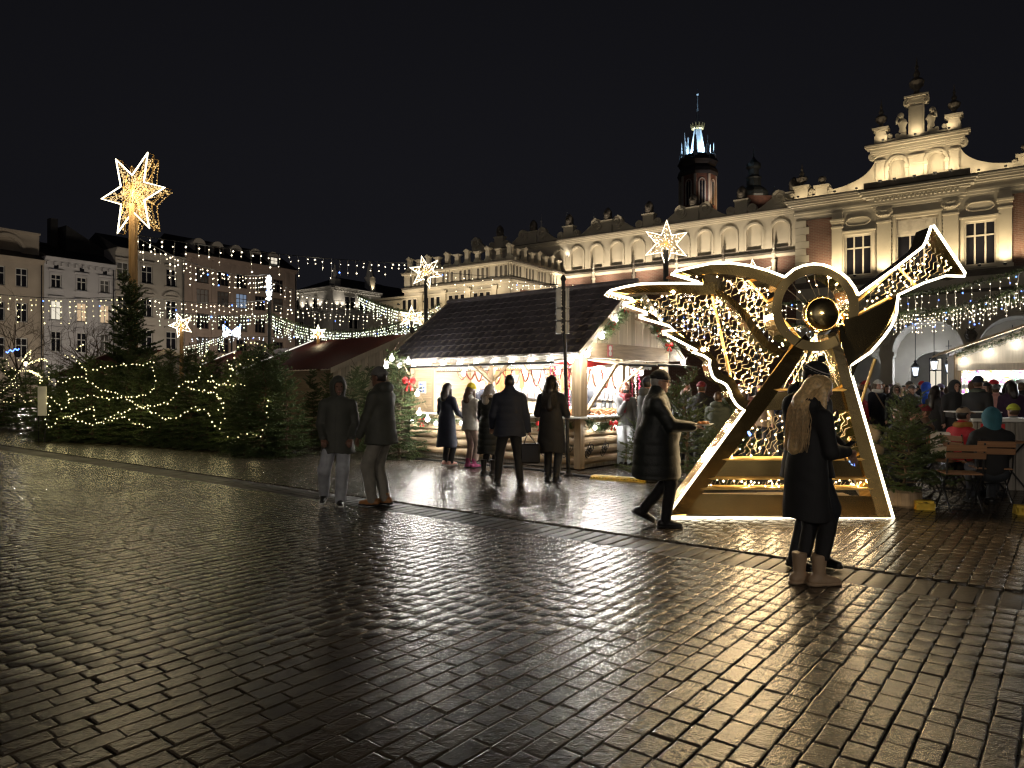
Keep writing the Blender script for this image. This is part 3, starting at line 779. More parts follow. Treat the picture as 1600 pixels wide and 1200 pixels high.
    # turrets above the crenellated pavilion
    def turret(x, yy, z0, lit):
        m = MB(); m.box(x - .55, x + .55, yy - .55, yy + .55, 9, z0)
        m.build('turret', M_STONE2, t)
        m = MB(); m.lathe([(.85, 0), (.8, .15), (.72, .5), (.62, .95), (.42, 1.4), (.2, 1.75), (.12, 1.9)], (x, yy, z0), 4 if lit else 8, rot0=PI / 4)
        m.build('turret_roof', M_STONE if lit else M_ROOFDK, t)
        m = MB(); m.lathe([(.12, 0), (.05, .12), (.05, .4), (.11, .5), (.22, .7), (.24, .8), (.16, .95), (.06, 1.05), (.04, 1.4), (.07, 1.5), (.015, 1.6), (.01, 2.1)], (x, yy, z0 + 1.9), 8)
        m.build('turret_finial', mat('pale_metal_finial', (.5, .5, .48), .4, metal=.3), t)
    turret(-17.8, 1.6, 11.7, True); turret(-20.2, 1.6, 11.9, False); turret(-16.2, 3.2, 12.0, False)
    # roofs behind the parapets
    r = MB(); r.box(-L, W + 1.2, 1.6, 18, 10.5, 12.4); r.box(.4, W + .8, .8, 12, 12.4, 13.2); r.build('roof', M_ROOFDK, t)
    # ---- floodlights on the ledges
    for s, e in ((4.9, 34), (5.65, 40), (6.65, 44), (7.65, 40), (8.4, 34)): floodlight(t, (s, -1.05, ZC + .30), (s, .3, ZC + 2.2), e * .62, WARM, 2.6, .09)
    for s, e in ((3.6, 22), (2.4, 14), (1.2, 14), (.3, 14), (9.7, 22), (10.9, 14), (12.1, 14), (13.0, 12)): floodlight(t, (s, -.75, ZC + .16), (s, .4, ZC + 1.0), e * .42, WARM, 2.6, .07)
    for s, e in ((5.0, 16), (6.65, 20), (8.3, 16)): floodlight(t, (s, -.62, Z1 + .12), (s, .4, Z1 + 1.6), e * .55, WARM, 2.2, .07)
    for s in (1.4, 2.42, 4.98, 8.35, 10.88, 12.0): floodlight(t, (s, -.8, 8.36), (s, .1, 11.0), 56, WARM, 2.1, .08)
    for s in (3.57, 6.65, 9.73): floodlight(t, (s, -1.1, 8.36), (s, .1, 11.2), 56, WARM, 2.3, .08)
    for k in range(8): floodlight(t, (-1.6 - 3.0 * k, y - 1.6, 9.2), (-1.6 - 3.0 * k, y + .6, 12.6), 125 if k else 95, WARM2, 2.4, .09)
    for k in range(5): floodlight(t, (xk - .9 - 2.3 * k, yk - .9, 6.4), (xk - .9 - 2.3 * k, yk + .1, 8.8), 46, WARM, 2.5, .09)
    for k in range(4): floodlight(t, (xk - 1.2 - 2.6 * k, yk - 1.8, 8.0), (xk - 1.2 - 2.6 * k, yk + .3, 11.2), 46, WARM2, 2.2, .09)
    for k in range(3): floodlight(t, (xk + 1.6, yk + 1.0 + 2.3 * k, 8.2), (xk - .3, yk + 1.0 + 2.3 * k, 10.4), 34, WARM2, 2.4, .09)
    floodlight(t, (-16.9, .2, 11.9), (-17.8, 1.6, 13.2), 9, NEUT, 1.3, .07)
    floodlight(t, (-19.7, .4, 12.1), (-20.2, 1.4, 15.0), 5, NEUT, 1.0, .07)
    # lanterns hanging in the arcade
    for (s, yy, zt, zb) in ((6.55, .5, 5.3, 2.35), (7.35, 2.4, 5.4, 2.75), (8.0, 4.0, 4.6, 2.6), (11.2, 1.5, 5.2, 2.6), (3.0, 1.5, 5.2, 2.6)):
        la = MB(); la.tube([(s, yy, zt), (s, yy, zb + .9)], .02, 5); la.tube([(s - .16, yy, zt - .35), (s + .16, yy, zt - .35)], .02, 5)
        la.lathe([(.03, .95), (.09, .88), (.06, .8), (.2, .62), (.25, .58), (.23, .54)][::-1], (s, yy, zb), 8); la.lathe([(.05, -.08), (.15, 0), (.16, .03)], (s, yy, zb), 8)
        for q_ in range(6):
            a = 2 * PI * q_ / 6; la.tube([(s + .15 * math.cos(a), yy + .15 * math.sin(a), zb), (s + .23 * math.cos(a), yy + .23 * math.sin(a), zb + .56)], .012, 4)
        lo = la.build('lantern', M_IRON, t)
        MB().lathe([(.10, .03), (.17, .5)], (s, yy, zb), 8).build('lantern_glass', emat('lantern_glow', (.80, .88, 1.), 2.4), lo)
        point_light(t, (s, yy, zb + .25), 130, (.82, .88, 1.), .26, world=False)
    return t
build_cloth_hall()

# ------------------------------------------------------------------ church behind the hall
def build_church():
    Y = 178.; k = Y / F; X = lambda x: (x - CX) * k; Z = lambda y_: CH + (HY - y_) * k
    c = thing('brick_church', 'tall brick church towers behind the hall, one with blue-lit spire and crown', 'church', (X(1090), Y, 0))
    x0 = 0.; R = 4.55
    b = MB(); b.lathe([(R, 0), (R, Z(277))], (0, 0, 0), 8, rot0=PI / 8); b.build('tower_shaft', M_BRICKT, c)
    for i in range(8):
        a = 2 * PI * i / 8 + PI / 4; M_ = Matrix.Rotation(a, 4, 'Z'); rr = R * math.cos(PI / 8)
        m = MB()
        z0, z1 = Z(325), Z(286)
        for sx in (-1, 1): m.box(rr - .02, rr + .12, sx * .75 - .14, sx * .75 + .14, z0, z1 - .8, 0, M_)
        for j in range(6):
            t0, t1 = PI * j / 6, PI * (j + 1) / 6
            m.tube([M_ @ Vector((rr + .05, .75 * math.cos(t0), z1 - .8 + .9 * math.sin(t0))), M_ @ Vector((rr + .05, .75 * math.cos(t1), z1 - .8 + .9 * math.sin(t1)))], .12, 5)
        m.box(rr - .1, rr + .02, -.6, .6, z0, z1 - .6, 1, M_)
        m.box(rr, rr + .1, -.06, .06, z0, z1 - .4, 0, M_)
        m.build('lancet_window', [M_STONE2, M_GLASSDK], c)
        e = Matrix.Rotation(a + PI / 8, 4, 'Z'); q = MB(); q.box(R - .12, R + .12, -.3, .3, Z(345), Z(279), 0, e); q.build('corner_strip', M_STONE2, c)
    b = MB(); b.lathe([(R + .3, Z(278)), (R + .5, Z(274)), (R + .2, Z(268)), (R - .3, Z(264)), (R + .2, Z(258)), (R + .5, Z(256)), (R + .1, Z(252)), (R - .2, Z(246))], (0, 0, 0), 8, rot0=PI / 8); b.build('gallery', M_ROOFDK, c)
    sil = mat('silver_spire_sheet', (.42, .50, .58), .5, var=.25, vscale=.6, metal=.1)
    b = MB(); b.lathe([(2.3, Z(250)), (1.75, Z(238)), (1.2, Z(215)), (.8, Z(200))], (0, 0, 0), 8, rot0=PI / 8); b.build('spire', sil, c)
    b = MB(); b.lathe([(.75, Z(197)), (.5, Z(186)), (.22, Z(176)), (.10, Z(158)), (.07, Z(149))], (0, 0, 0), 8); b.ball((0, 0, Z(147)), .36, 8, 6); b.tube([(0, 0, Z(147)), (0, 0, Z(139))], .06, 4); b.build('spire_tip', sil, c)
    b = MB(); b.lathe([(1.0, Z(203)), (1.5, Z(202)), (1.6, Z(199)), (1.5, Z(196.5)), (.8, Z(196))], (0, 0, 0), 12)
    for j in range(12): b.tube([(1.5 * math.cos(j * PI / 6), 1.5 * math.sin(j * PI / 6), Z(199)), (1.7 * math.cos(j * PI / 6), 1.7 * math.sin(j * PI / 6), Z(194))], .14, 4)
    b.build('gilt_crown', mat('gilded_metal', (.35, .26, .12), .4, metal=.6), c)
    hts = [232, 224, 216, 230, 220, 214, 228, 236]
    for j in range(8):
        a = 2 * PI * j / 8 + PI / 8; rr = 3.9; p = (rr * math.cos(a), rr * math.sin(a), 0)
        b = MB(); b.lathe([(.75, Z(254)), (.62, Z(244)), (.3, Z(hts[j] + 6)), (.1, Z(hts[j] + 2)), (.1, Z(hts[j] - 8)), (.02, Z(hts[j] - 10))], p, 6); b.build('corner_turret', sil, c)
    # second, lower tower: onion helmet
    dx = X(1185) - X(1090)
    b = MB(); b.box(dx - 3.4, dx + 3.4, 0, 7, 0, Z(305)); b.build('second_tower_shaft', M_BRICKT, c)
    b = MB(); b.lathe([(3.6, Z(305)), (3.8, Z(302)), (3.6, Z(296)), (2.8, Z(290)), (1.9, Z(286)), (1.7, Z(274)), (2.0, Z(272)), (1.3, Z(268)), (1.3, Z(258)), (1.9, Z(255)), (1.8, Z(250)), (1.0, Z(246)), (.3, Z(240)), (.12, Z(230)), (.06, Z(222))], (dx, 3.5, 0), 10); b.build('second_tower_helmet', M_COPPER, c)
    for q in (-1, 1):
        b = MB(); b.lathe([(.6, Z(312)), (.6, Z(304)), (.75, Z(303)), (.15, Z(297)), (.05, Z(290))], (dx + q * 4.2, .5, 0), 6); b.build('corner_turret', M_COPPER, c)
    # floodlights: blue-white on the spire, orange on the shaft
    for a in range(6):
        an = 2 * PI * a / 6 + .2; p = Vector((4.2 * math.cos(an), 4.2 * math.sin(an), Z(244)))
        floodlight(c, p, (0, 0, Z(226)), 1700, (.62, .83, 1.), 2.2, .3)
    floodlight(c, (9, -9, Z(345)), (1.5, 0, Z(290)), 900, (1., .62, .34), 1.0, .3)
    floodlight(c, (2, -9, Z(345)), (1, 0, Z(262)), 500, (.9, .85, .9), .7, .3)
    floodlight(c, (dx + 2, -8, Z(330)), (dx, 3, Z(280)), 420, (1., .8, .6), .9, .3)
build_church()

# ------------------------------------------------------------------ town houses across the square
NF = Vector((.575, .818, 0)); INF = Vector((-.818, .575, 0)); P0 = Vector((-45.9, 100, 0))
def sx(x):
    k = (x - 800) / 1110.; return (k * 100 + 45.9) / (.575 - .818 * k)
def zz(x, y): return CH + (HY - y) * (100 + .818 * sx(x)) / F
M_TAN = mat('tan_render', (.36, .30, .235), .85, var=.12, vscale=.5)
M_GREY = mat('grey_white_render', (.44, .42, .42), .85, var=.10, vscale=.5)
M_BEIGE = mat('beige_render', (.38, .34, .29), .85, var=.12, vscale=.5)
M_PINK = mat('brown_pink_render', (.31, .235, .19), .85, var=.12, vscale=.5)
M_WFRAME = mat('white_window_frame', (.5, .48, .45), .6, var=.1)
M_BFRAME = mat('brown_window_frame', (.10, .07, .055), .6, var=.2)
def town_house(label, x0, x1, zt, wallm, rows, cols, fm, lit={}, cw=1.15, roof=2.6, deep=12., transf=.64, ncol=2, heads=True, corbel=False):
    """x0..x1 in facade metres; rows = [(z centre, height)], cols = window centres"""
    t = thing('town_house', label, 'building', P0 + NF * x0, axes=(NF, INF), group='town houses across the square')
    W = x1 - x0; ops = []
    for (zc, h) in rows:
        for c in cols: ops.append((c - x0 - cw / 2, c - x0 + cw / 2, zc - h / 2, zc + h / 2))
    ops = [o for o in ops if o[0] > .1 and o[1] < W - .1]
    w = MB(); wall(w, 0, W, 0, zt, 0, ops, .28)
    w.quad((0, 0, 0), (0, 0, zt), (0, deep, zt), (0, deep, 0)); w.quad((W, 0, 0), (W, deep, 0), (W, deep, zt), (W, 0, zt))
    w.build('wall', wallm, t)
    for i, o in enumerate(ops):
        key = i
        window(t, o[0], o[2], o[1] - o[0], o[3] - o[2], .14, ncol, transf, fm, lit.get(key, M_GLASSDK if (i * 7 + int(x0)) % 3 else M_GLASSDIM), fr=.10)
        if heads:
            f = MB(); f.box(o[0] - .3, o[1] + .3, -.22, .01, o[3] + .42, o[3] + .56); f.box(o[0] - .18, o[0] - .02, -.06, .01, o[2] - .05, o[3] + .25); f.box(o[1] + .02, o[1] + .18, -.06, .01, o[2] - .05, o[3] + .25)
            f.box(o[0] - .02, o[1] + .02, -.06, .01, o[3] + .02, o[3] + .25); f.box(o[0] - .25, o[1] + .25, -.18, .01, o[2] - .2, o[2] - .06); f.build('window_trim', wallm, t)
    MB().tube([(W - .25, -.14, 0), (W - .25, -.14, zt - .6)], .07, 6).build('downpipe', M_IRON, t)
    c = MB(); cornice(c, 0, W, 0, zt - .55, ((.15, .1), (.15, .22), (.14, .38), (.12, .5)), ends=False)
    if corbel:
        for k in range(int(W / .8)): c.box(.2 + k * .8, .5 + k * .8, -.3, .01, zt - .95, zt - .552)
    c.build('cornice', wallm, t)
    r = MB(); r.prism([(0, -.55, zt + .01), (0, deep * .45, zt + roof), (0, deep, zt + .01)], (W, 0, 0)); r.build('roof', M_ROOFDK, t)
    return t, W
def build_houses():
    t, W = town_house('tan town house with attic gable beside the grey-white house', sx(-60), sx(68), 17.0, M_TAN,
        [(14.7, 2.2), (10.6, 2.3), (6.4, 2.4)], [sx(34), sx(-2), sx(-40)], M_WFRAME, cw=1.25, heads=False)
    a = MB(); arch_wall(a, 0, W, 17.6, 20.2, 1.2, [(W - 3.4, 1.6, 17.62, 17.9)], .5); a.box(0, W, 1.75, 2.2, 17.6, 20.2); a.box(0, W + .1, 1.0, 2.2, 20.2, 20.4); a.build('attic_gable', M_TAN, t)
    a = MB(); arch_strip(a, W - 3.4, 1.65, 2.0, 17.9, 1.0, 1.25); a.build('gable_arch', M_TAN, t)
    t, W = town_house('grey-white town house with three lit windows in a row', sx(69), sx(180), 17.6, M_GREY,
        [(14.75, 1.65), (11.2, 2.35), (7.4, 2.5)], [sx(88), sx(128), sx(164)], M_WFRAME, lit={3: M_LITWIN2, 4: M_LITWIN, 5: M_LITWIN}, corbel=True)
    v = MB()
    for x in (88, 128, 164): v.box(sx(x) - sx(69) - .25, sx(x) - sx(69) + .25, -.03, .02, 16.3, 16.75)
    v.build('vents', M_GLASSDK, t)
    g = MB(); g.prism([(W * .45, 3, 17.6), (W * .45, 3, 22.4), (W, 3, 20.0), (W, 3, 17.6)], (0, 5, 0)); g.box(W * .28, W * .38, 4, 5, 18, 23.2); g.build('chimney_wall', M_ROOFDK, t)
    t, W = town_house('beige town house with segmental window hoods behind the tall pole', sx(180.5), sx(288), 20.0, M_BEIGE,
        [(17.0, 2.4), (12.6, 2.5), (8.3, 2.5)], [sx(192), sx(230), sx(268)], M_WFRAME, cw=1.5)
    for x in (230, 268):
        h = MB(); arch_strip(h, sx(x) - sx(180.5), 1.25, 1.5, 13.6, -.25, .0, a0=PI * .17, a1=PI * .83); h.build('window_hood', M_BEIGE, t)
    t, W = town_house('wide brown town house with dark window grid and dormers', sx(288.5), sx(463), 20.8, M_PINK,
        [(17.9, 2.1), (14.9, 2.2), (11.4, 2.2), (8.0, 2.2)], [sx(x) for x in (317, 349, 378, 407, 435)], M_BFRAME,
        lit={7: M_LITWIN3, 5: emat('lit_dim_warm', (.8, .65, .5), .07)}, cw=1.9, ncol=3, heads=False, roof=3.4)
    for k, x in enumerate((316, 345, 374, 404, 432)):
        c = sx(x) - sx(288.5); d = MB()
        d.box(c - 1.0, c + 1.0, .7, 3.5, 20.9, 22.5); arch_strip(d, c, .0, 1.0, 22.4, .7, 3.5, seg=8); d.build('dormer', M_BEIGE, t)
        window(t, c - .65, 21.1, 1.3, 1.4, .6, 2, .6, M_BFRAME, M_LITWIN2 if k == 4 else M_GLASSDK)
    f = MB()
    for x in (303, 333, 363, 393, 421, 448): f.box(sx(x) - sx(288.5) - .3, sx(x) - sx(288.5) + .3, -.1, .02, 6, 20.2)
    f.build('pilaster_strips', M_PINK, t)
    # pale corner house with uplights
    K = px(520, 447, 125); K.z = 0
    t = thing('corner_house', 'pale corner house with balustrade cornice lit by small uplights', 'building', K, axes=(E_, N_), group='town houses across the square')
    M_PALE = mat('pale_render', (.42, .40, .36), .85, var=.1, vscale=.5)
    b = MB(); b.box(-11, 0, 0, 11.6, 0, 19.2); b.build('wall', M_PALE, t)
    b = MB(); cornice(b, -11, 0, 0, 19.2, ((.2, .2), (.2, .5), (.15, .7))); 
    b.box(-.05, .2, 0, 11.6, 19.2, 19.4); b.box(-.05, .5, 0, 11.6, 19.4, 19.6); b.box(-.05, .7, -.7, 11.6, 19.6, 19.75)
    for k in range(18): b.box(-10.8 + k * .6, -10.5 + k * .6, -.45, 0, 19.0, 19.22); b.box(0, .45, .2 + k * .63, .5 + k * .63, 19.0, 19.22)
    b.box(-11.1, .25, -.25, 11.6, 15.7, 15.95); b.build('cornice', M_PALE, t)
    b = MB(); b.prism([(-11, 0, 19.76), (-5.5, 5.8, 22.5), (0, 0, 19.76)], (0, 11.6, 0)); b.build('roof', M_ROOFDK, t)
    def arched(x, yy, face, z0=16.2, h=2.0):
        w = MB()
        if face == 0: w.box(x - .5, x + .5, -.03, .01, z0, z0 + h - .5, 1); arch_strip(w, x, 0, .5, z0 + h - .5, -.03, .01, 1, 8); arch_strip(w, x, .5, .65, z0 + h - .5, -.12, .01, 0, 8); w.box(x - .65, x - .5, -.12, .01, z0, z0 + h - .5); w.box(x + .5, x + .65, -.12, .01, z0, z0 + h - .5); w.box(x - .04, x + .04, -.06, .0, z0, z0 + h)
        else: w.box(-.01, .03, yy - .5, yy + .5, z0, z0 + h, 1); w.box(-.01, .12, yy - .65, yy - .5, z0, z0 + h + .15); w.box(-.01, .12, yy + .5, yy + .65, z0, z0 + h + .15); w.box(-.01, .12, yy - .5, yy + .5, z0 + h, z0 + h + .15)
        w.build('window', [M_PALE, M_GLASSDK], t)
    for x in (-9.4, -4.6): arched(x, 0, 0)
    for x in (-8.4, -4.2): arched(x, 0, 0, 12.2, 1.8)
    for yy in (3.2, 4.6, 6.6, 8.0, 9.8, 11.0): arched(0, yy, 1)
    for yy in (4.2, 5.2, 8.5): arched(0, yy, 1, 12.6, 1.6)
    for x in (-10.6, -8.2, -5.8, -3.4): floodlight(t, (x, -.5, 16.0), (x, -.05, 18.8), 70, NEUT, 1.5, .15)
    for yy in (1.0, 2.2, 5.6, 7.4, 9.0, 10.5): floodlight(t, (.5, yy, 16.0), (.05, yy, 18.8), 70, NEUT, 1.5, .15)
    s = MB(); s.lathe([(.5, 0), (.35, .3), (.45, 1.2), (.3, 1.9), (.12, 2.2), (.2, 2.5), (.02, 2.8)], (-1.2, 1.5, 21.3), 8); s.box(-1.9, -.5, .9, 2.2, 19.7, 21.3); s.build('roof_statue', M_PALE, t, smooth=False)
    s = MB(); s.box(-1.8, -.4, 9.2, 10.6, 19.7, 22.6); s.lathe([(.9, 0), (.6, 1), (.5, 2), (.1, 3)], (-1.1, 9.9, 22.6), 8); s.build('roof_turret', M_PALE, t)
    floodlight(t, (-.1, 9.9, 20.0), (-1.1, 9.9, 23), 60, WARM, 1.2, .15)
    K2 = K + N_ * 12.2
    t = thing('town_house', 'plain dim house between the pale corner house and the hall', 'building', K2, axes=(N_, -E_), group='town houses across the square')
    b = MB(); wall(b, 0, 14, 0, 18.6, 0, [(4.0 + k * 1.6, 5.0 + k * 1.6, 15.2, 17.0) for k in range(2)] + [(4 + k * 3, 5.2 + k * 3, 9, 11.2) for k in range(3)], .3); b.quad((0, 0, 0), (0, 0, 18.6), (0, 12, 18.6), (0, 12, 0)); b.box(0, 14, -.3, .02, 18.6, 18.9); b.build('wall', M_BEIGE, t)
    for k in range(2): window(t, 4.0 + k * 1.6, 15.2, 1.0, 1.8, .15, 2, .6, M_BFRAME, M_GLASSDK)
    for k in range(3): window(t, 4 + k * 3, 9, 1.2, 2.2, .15, 2, .6, M_BFRAME, M_GLASSDK)
    MB().prism([(0, -.3, 18.9), (0, 6, 22.5), (0, 12, 18.9)], (14, 0, 0)).build('roof', M_ROOFDK, t)
build_houses()
# ================================================================== market stalls
def wood_mat(name, col, axis=0, rough=.65, var=.35):
    m = bpy.data.materials.new(name); m.use_nodes = True
    n = m.node_tree.nodes; l = m.node_tree.links; b = n['Principled BSDF']
    tc = n.new('ShaderNodeTexCoord'); mp = n.new('ShaderNodeMapping')
    sc = [22., 22., 22.]; sc[axis] = 1.6; mp.inputs['Scale'].default_value = sc
    l.new(tc.outputs['Object'], mp.inputs['Vector'])
    nz = n.new('ShaderNodeTexNoise'); nz.inputs['Scale'].default_value = 1.; nz.inputs['Detail'].default_value = 6; nz.inputs['Distortion'].default_value = .6
    l.new(mp.outputs[0], nz.inputs['Vector'])
    oi = n.new('ShaderNodeObjectInfo'); m2 = n.new('ShaderNodeMapRange'); m2.inputs['To Min'].default_value = .8; m2.inputs['To Max'].default_value = 1.2
    l.new(oi.outputs['Random'], m2.inputs['Value'])
    mr = n.new('ShaderNodeMapRange'); mr.inputs['From Min'].default_value = .3; mr.inputs['From Max'].default_value = .7; mr.inputs['To Min'].default_value = 1 - var; mr.inputs['To Max'].default_value = 1 + var * .6
    l.new(nz.outputs['Fac'], mr.inputs['Value'])
    mm = n.new('ShaderNodeMath'); mm.operation = 'MULTIPLY'; l.new(mr.outputs['Result'], mm.inputs[0]); l.new(m2.outputs['Result'], mm.inputs[1])
    v = n.new('ShaderNodeVectorMath'); v.operation = 'SCALE'; v.inputs[0].default_value = col; l.new(mm.outputs[0], v.inputs['Scale']); l.new(v.outputs[0], b.inputs['Base Color'])
    b.inputs['Roughness'].default_value = rough
    bp = n.new('ShaderNodeBump'); bp.inputs['Strength'].default_value = .25; bp.inputs['Distance'].default_value = .01
    l.new(nz.outputs['Fac'], bp.inputs['Height']); l.new(bp.outputs['Normal'], b.inputs['Normal'])
    return m
M_WOODX = wood_mat('pale_spruce_x', (.42, .31, .19), 0); M_WOODY = wood_mat('pale_spruce_y', (.42, .31, .19), 1); M_WOODZ = wood_mat('pale_spruce_z', (.42, .31, .19), 2)
M_ORANGEW = wood_mat('orange_wood', (.42, .17, .06), 2)
M_GREYW = wood_mat('grey_board', (.30, .27, .23), 2)
M_TILE = mat('dark_roof_tile', (.14, .13, .155), .55, var=.25, vscale=5, bump=.15, bscale=60, obj_var=.18)
M_REDROOF = mat('dark_red_roof', (.085, .022, .018), .5, var=.3, vscale=2)
M_WHITE = mat('white_paint', (.72, .70, .66), .5, var=.08)
M_LACE = mat('white_lace', (.70, .68, .66), .8, var=.1)
M_RED = mat('red_cloth', (.55, .02, .02), .6, var=.2)
M_BLACK = mat('black_rubber', (.012, .012, .013), .5, var=.3)
M_YELLOW = mat('worn_yellow_plastic', (.62, .42, .04), .45, var=.3, vscale=9)
M_CREAM = wood_mat('cream_board', (.58, .49, .36), 2, var=.15)
BULB = emat('bulb_glow', (1., .95, .86), 14.)
WHT = (1., .94, .85)
M_FIR = None

def bulb_mesh(mb, p, r=.045, up=1):
    p = Vector(p)
    mb.lathe([(.001, -r * 1.15), (r * .6, -r * .95), (r, -r * .2), (r * .95, r * .25), (r * .55, r * .9), (r * .35, r * 1.2)], p, 8)
    return mb
def bulb_string(name, label, pts, bulbs, energy, parent_loc, r=.05, drop=.05, group='bulb strings on the stall', col=WHT, every=1, mat_=None):
    """a cable with lamp holders and glass bulbs; every bulb gives its own light"""
    t = thing(name, label, 'light string', parent_loc, group=group)
    w = MB(); w.tube(pts, .009, 5); w.build('cable', M_WHITE, t, world=True)
    for i, b in enumerate(bulbs):
        b = Vector(b)
        h = MB(); h.lathe([(.022, 0), (.026, -.05), (.02, -.06)][::-1], b, 7)
        h.tube([b + Vector((.02, 0, 0)), b + Vector((.07, .02, -.05)), b + Vector((.10, 0, .02))], .006, 4)
        ho = h.build('lamp_holder', M_WHITE, t, world=True)
        c = b - Vector((0, 0, .055 + r * 1.0))
        bulb_mesh(MB(), c, r).build('bulb', mat_ or BULB, ho, world=False) if False else None
        bm = MB(); bulb_mesh(bm, c, r); o = bm.build('bulb', mat_ or BULB, t, world=True, smooth=True)
        if energy and i % every == 0: point_light(t, c, energy * every, col, r * 1.35)
    return t

US = Vector((.76, -.65, 0)); NS = Vector((.65, .76, 0)); E0 = Vector((-3.06, 17.37, 0))
def stall_main():
    t = thing('market_stall', 'pale wooden market stall with dark tiled roof and bright bulbs at its eaves', 'stall', E0, axes=(US, NS))
    L, D = 5.75, 4.2; ze, zr = 2.36, 3.92
    x0, x1, y0, y1 = .55, 5.5, .32, 3.86
    slope = Vector((0, D / 2, zr - ze)); sl = slope.length
    # roof deck and tiles
    d = MB(); th = .04
    d.prism([(0, -.02, ze - .05), (0, D / 2, zr - .05), (0, D + .02, ze - .05), (0, D + .02, ze - .10), (0, D / 2, zr - .10), (0, -.02, ze - .10)], (L, 0, 0)); roof = d.build('roof', M_GREYW, t)
    cols, rows = 24, 10; tw, tl = L / cols, sl / rows
    tm = MB(); n = 6
    prof = [(k / n * tw, .011 * math.sin(2 * PI * k / n) + .008) for k in range(n + 1)]
    over = .05
    for (ax, az), (bx, bz) in zip(prof, prof[1:]):
        tm.quad((ax, -over, az + .016), (bx, -over, bz + .016), (bx, tl, bz - .004), (ax, tl, az - .004)); tm.quad((ax, -over, az + .016), (ax, -over, az - .012), (bx, -over, bz - .012), (bx, -over, bz + .016))
    first = None; rs = random.Random(5)
    ang = math.atan2(zr - ze, D / 2)
    for side in (0, 1):
        for r in range(rows):
            for c in range(cols):
                if side and c >= 5: continue
                M_ = Matrix.Translation((0, 0, ze - .045)) @ Matrix.Rotation(ang, 4, 'X') @ Matrix.Translation((c * tw, r * tl, 0))
                if side: break
                M_ = M_ @ Matrix.Rotation(rs.gauss(0, .006), 4, 'Z') @ Matrix.Rotation(rs.gauss(0, .008), 4, 'X')
                if first is None: first = tm.build('tile', M_TILE, roof, smooth=True); first.matrix_local = M_
                else: mesh_copy(first, roof, M_)
    b = MB()          # far slope: same tiles, never seen from the square, joined
    for r in range(rows):
        za, zb = ze - .045 + (zr - ze) * r / rows, ze - .045 + (zr - ze) * (r + 1) / rows
        ya, yb = D - D / 2 * r / rows, D - D / 2 * (r + 1) / rows
        b.quad((0, ya + .04, za + .03), (L, ya + .04, za + .03), (L, yb, zb), (0, yb, zb))
    tag(b.build('back_tiles', M_TILE, roof), kind='stuff')
    b = MB(); b.tube([(-.02, D / 2, zr - .0), (L + .02, D / 2, zr - .0)], .06, 8); b.build('ridge_cap', M_TILE, roof)
    for x in (-.03, L + .005):
        for s in (0, 1):
            b = MB(); ya, yb = (-.06, D / 2) if s == 0 else (D + .06, D / 2)
            b.prism([(x, ya, ze - .19), (x, ya, ze - .03), (x, yb, zr + .0), (x, yb, zr - .16)], (.025, 0, 0)); b.build('barge_board', M_CREAM, roof)
    MB().box(0, L, -.05, -.025, ze - .17, ze - .04).build('eaves_board', M_GREYW, roof)
    # floor, base of half-round logs
    MB().box(x0, x1, y0, y1, .02, .10).build('floor', M_GREYW, t)
    nl = 5; lh = .185
    for k in range(nl):
        z = .09 + k * lh
        def log(a, b_, axis):
            m = MB(); P = [(-.02, 0), (.035, .012), (.06, .05), (.066, lh / 2), (.06, lh - .05), (.035, lh - .012), (-.02, lh)]
            if axis == 0: m.prism([(a, y0 - q[0], z + q[1]) for q in P][::-1], (b_ - a, 0, 0))
            else: m.prism([(x1 + q[0], a, z + q[1]) for q in P], (0, b_ - a, 0))
            m.build('log', M_WOODX if axis == 0 else M_WOODY, t)
        log(x0, x1 - .06, 0); log(y0 + .06, y1, 1)
    m = MB()
    for k in range(nl): m.box(x0 - .03, x0 + .03, y0, y1, .09 + k * lh, .09 + (k + 1) * lh - .01)
    m.box(x0, x1, y1 - .03, y1 + .03, .09, 1.0); m.build('back_base', M_WOODX, t)
    m = MB(); m.cbox(x1 - .07, x1 + .09, y0 - .09, y0 + .07, .02, 1.01, .01); m.build('corner_board', M_WOODZ, t)
    # counter
    m = MB(); m.cbox(x0 + .35, x1 + .16, y0 - .2, y0 + .42, 1.015, 1.055, .008); m.build('counter', M_WHITE, t)
    m = MB(); m.cbox(x1 - .42, x1 + .2, y0 + .425, y1 - .3, 1.015, 1.055, .008); m.build('counter', M_WHITE, t)
    # posts, rails, braces
    def post(x, y, z0=1.06, z1=ze - .1, w=.075):
        m = MB(); m.cbox(x - w, x + w, y - w, y + w, z0, z1, .008); return m.build('post', M_WOODZ, t)
    post(x1 - .03, y0 + .05, w=.115); post(x0 + .75, y0 + .03, w=.045); post(3.15, y0 + .04, w=.05); post(x1 - .03, 1.95, w=.06); post(x1 - .03, y1 - .06); post(x0 + .05, y0 + .05, .1); post(x0 + .05, y1 - .05, .1)
    def bar(a, b_, w=.032, name='brace', mm=None):
        a, b_ = Vector(a), Vector(b_); m = MB(); d_ = b_ - a; M_ = Matrix.Translation(a) @ d_.to_track_quat('Z', 'Y').to_matrix().to_4x4()
        m.box(-w, w, -w * .7, w * .7, 0, d_.length, 0, M_); return m.build(name, mm or M_WOODZ, t)
    bar((x1 - .02, y0 + .2, 1.08), (x1 + .14, 1.55, 2.2), .045); bar((x1 - .02, 1.95, 1.7), (x1 + .55, 2.0, 2.15)); bar((3.15, y0, 1.75), (3.12, y0 - .55, 2.14)); bar((3.1, y0 + .05, 1.8), (2.65, y0 + .05, 2.2)); bar((3.2, y0 + .05, 1.8), (3.65, y0 + .05, 2.2))
    bar((x0 + .55, y0 - .02, 1.15), (x0 + .1, y0 - .35, 2.2), .02); bar((4.95, y0 - .02, 1.15), (4.45, y0 - .5, 2.15), .02)
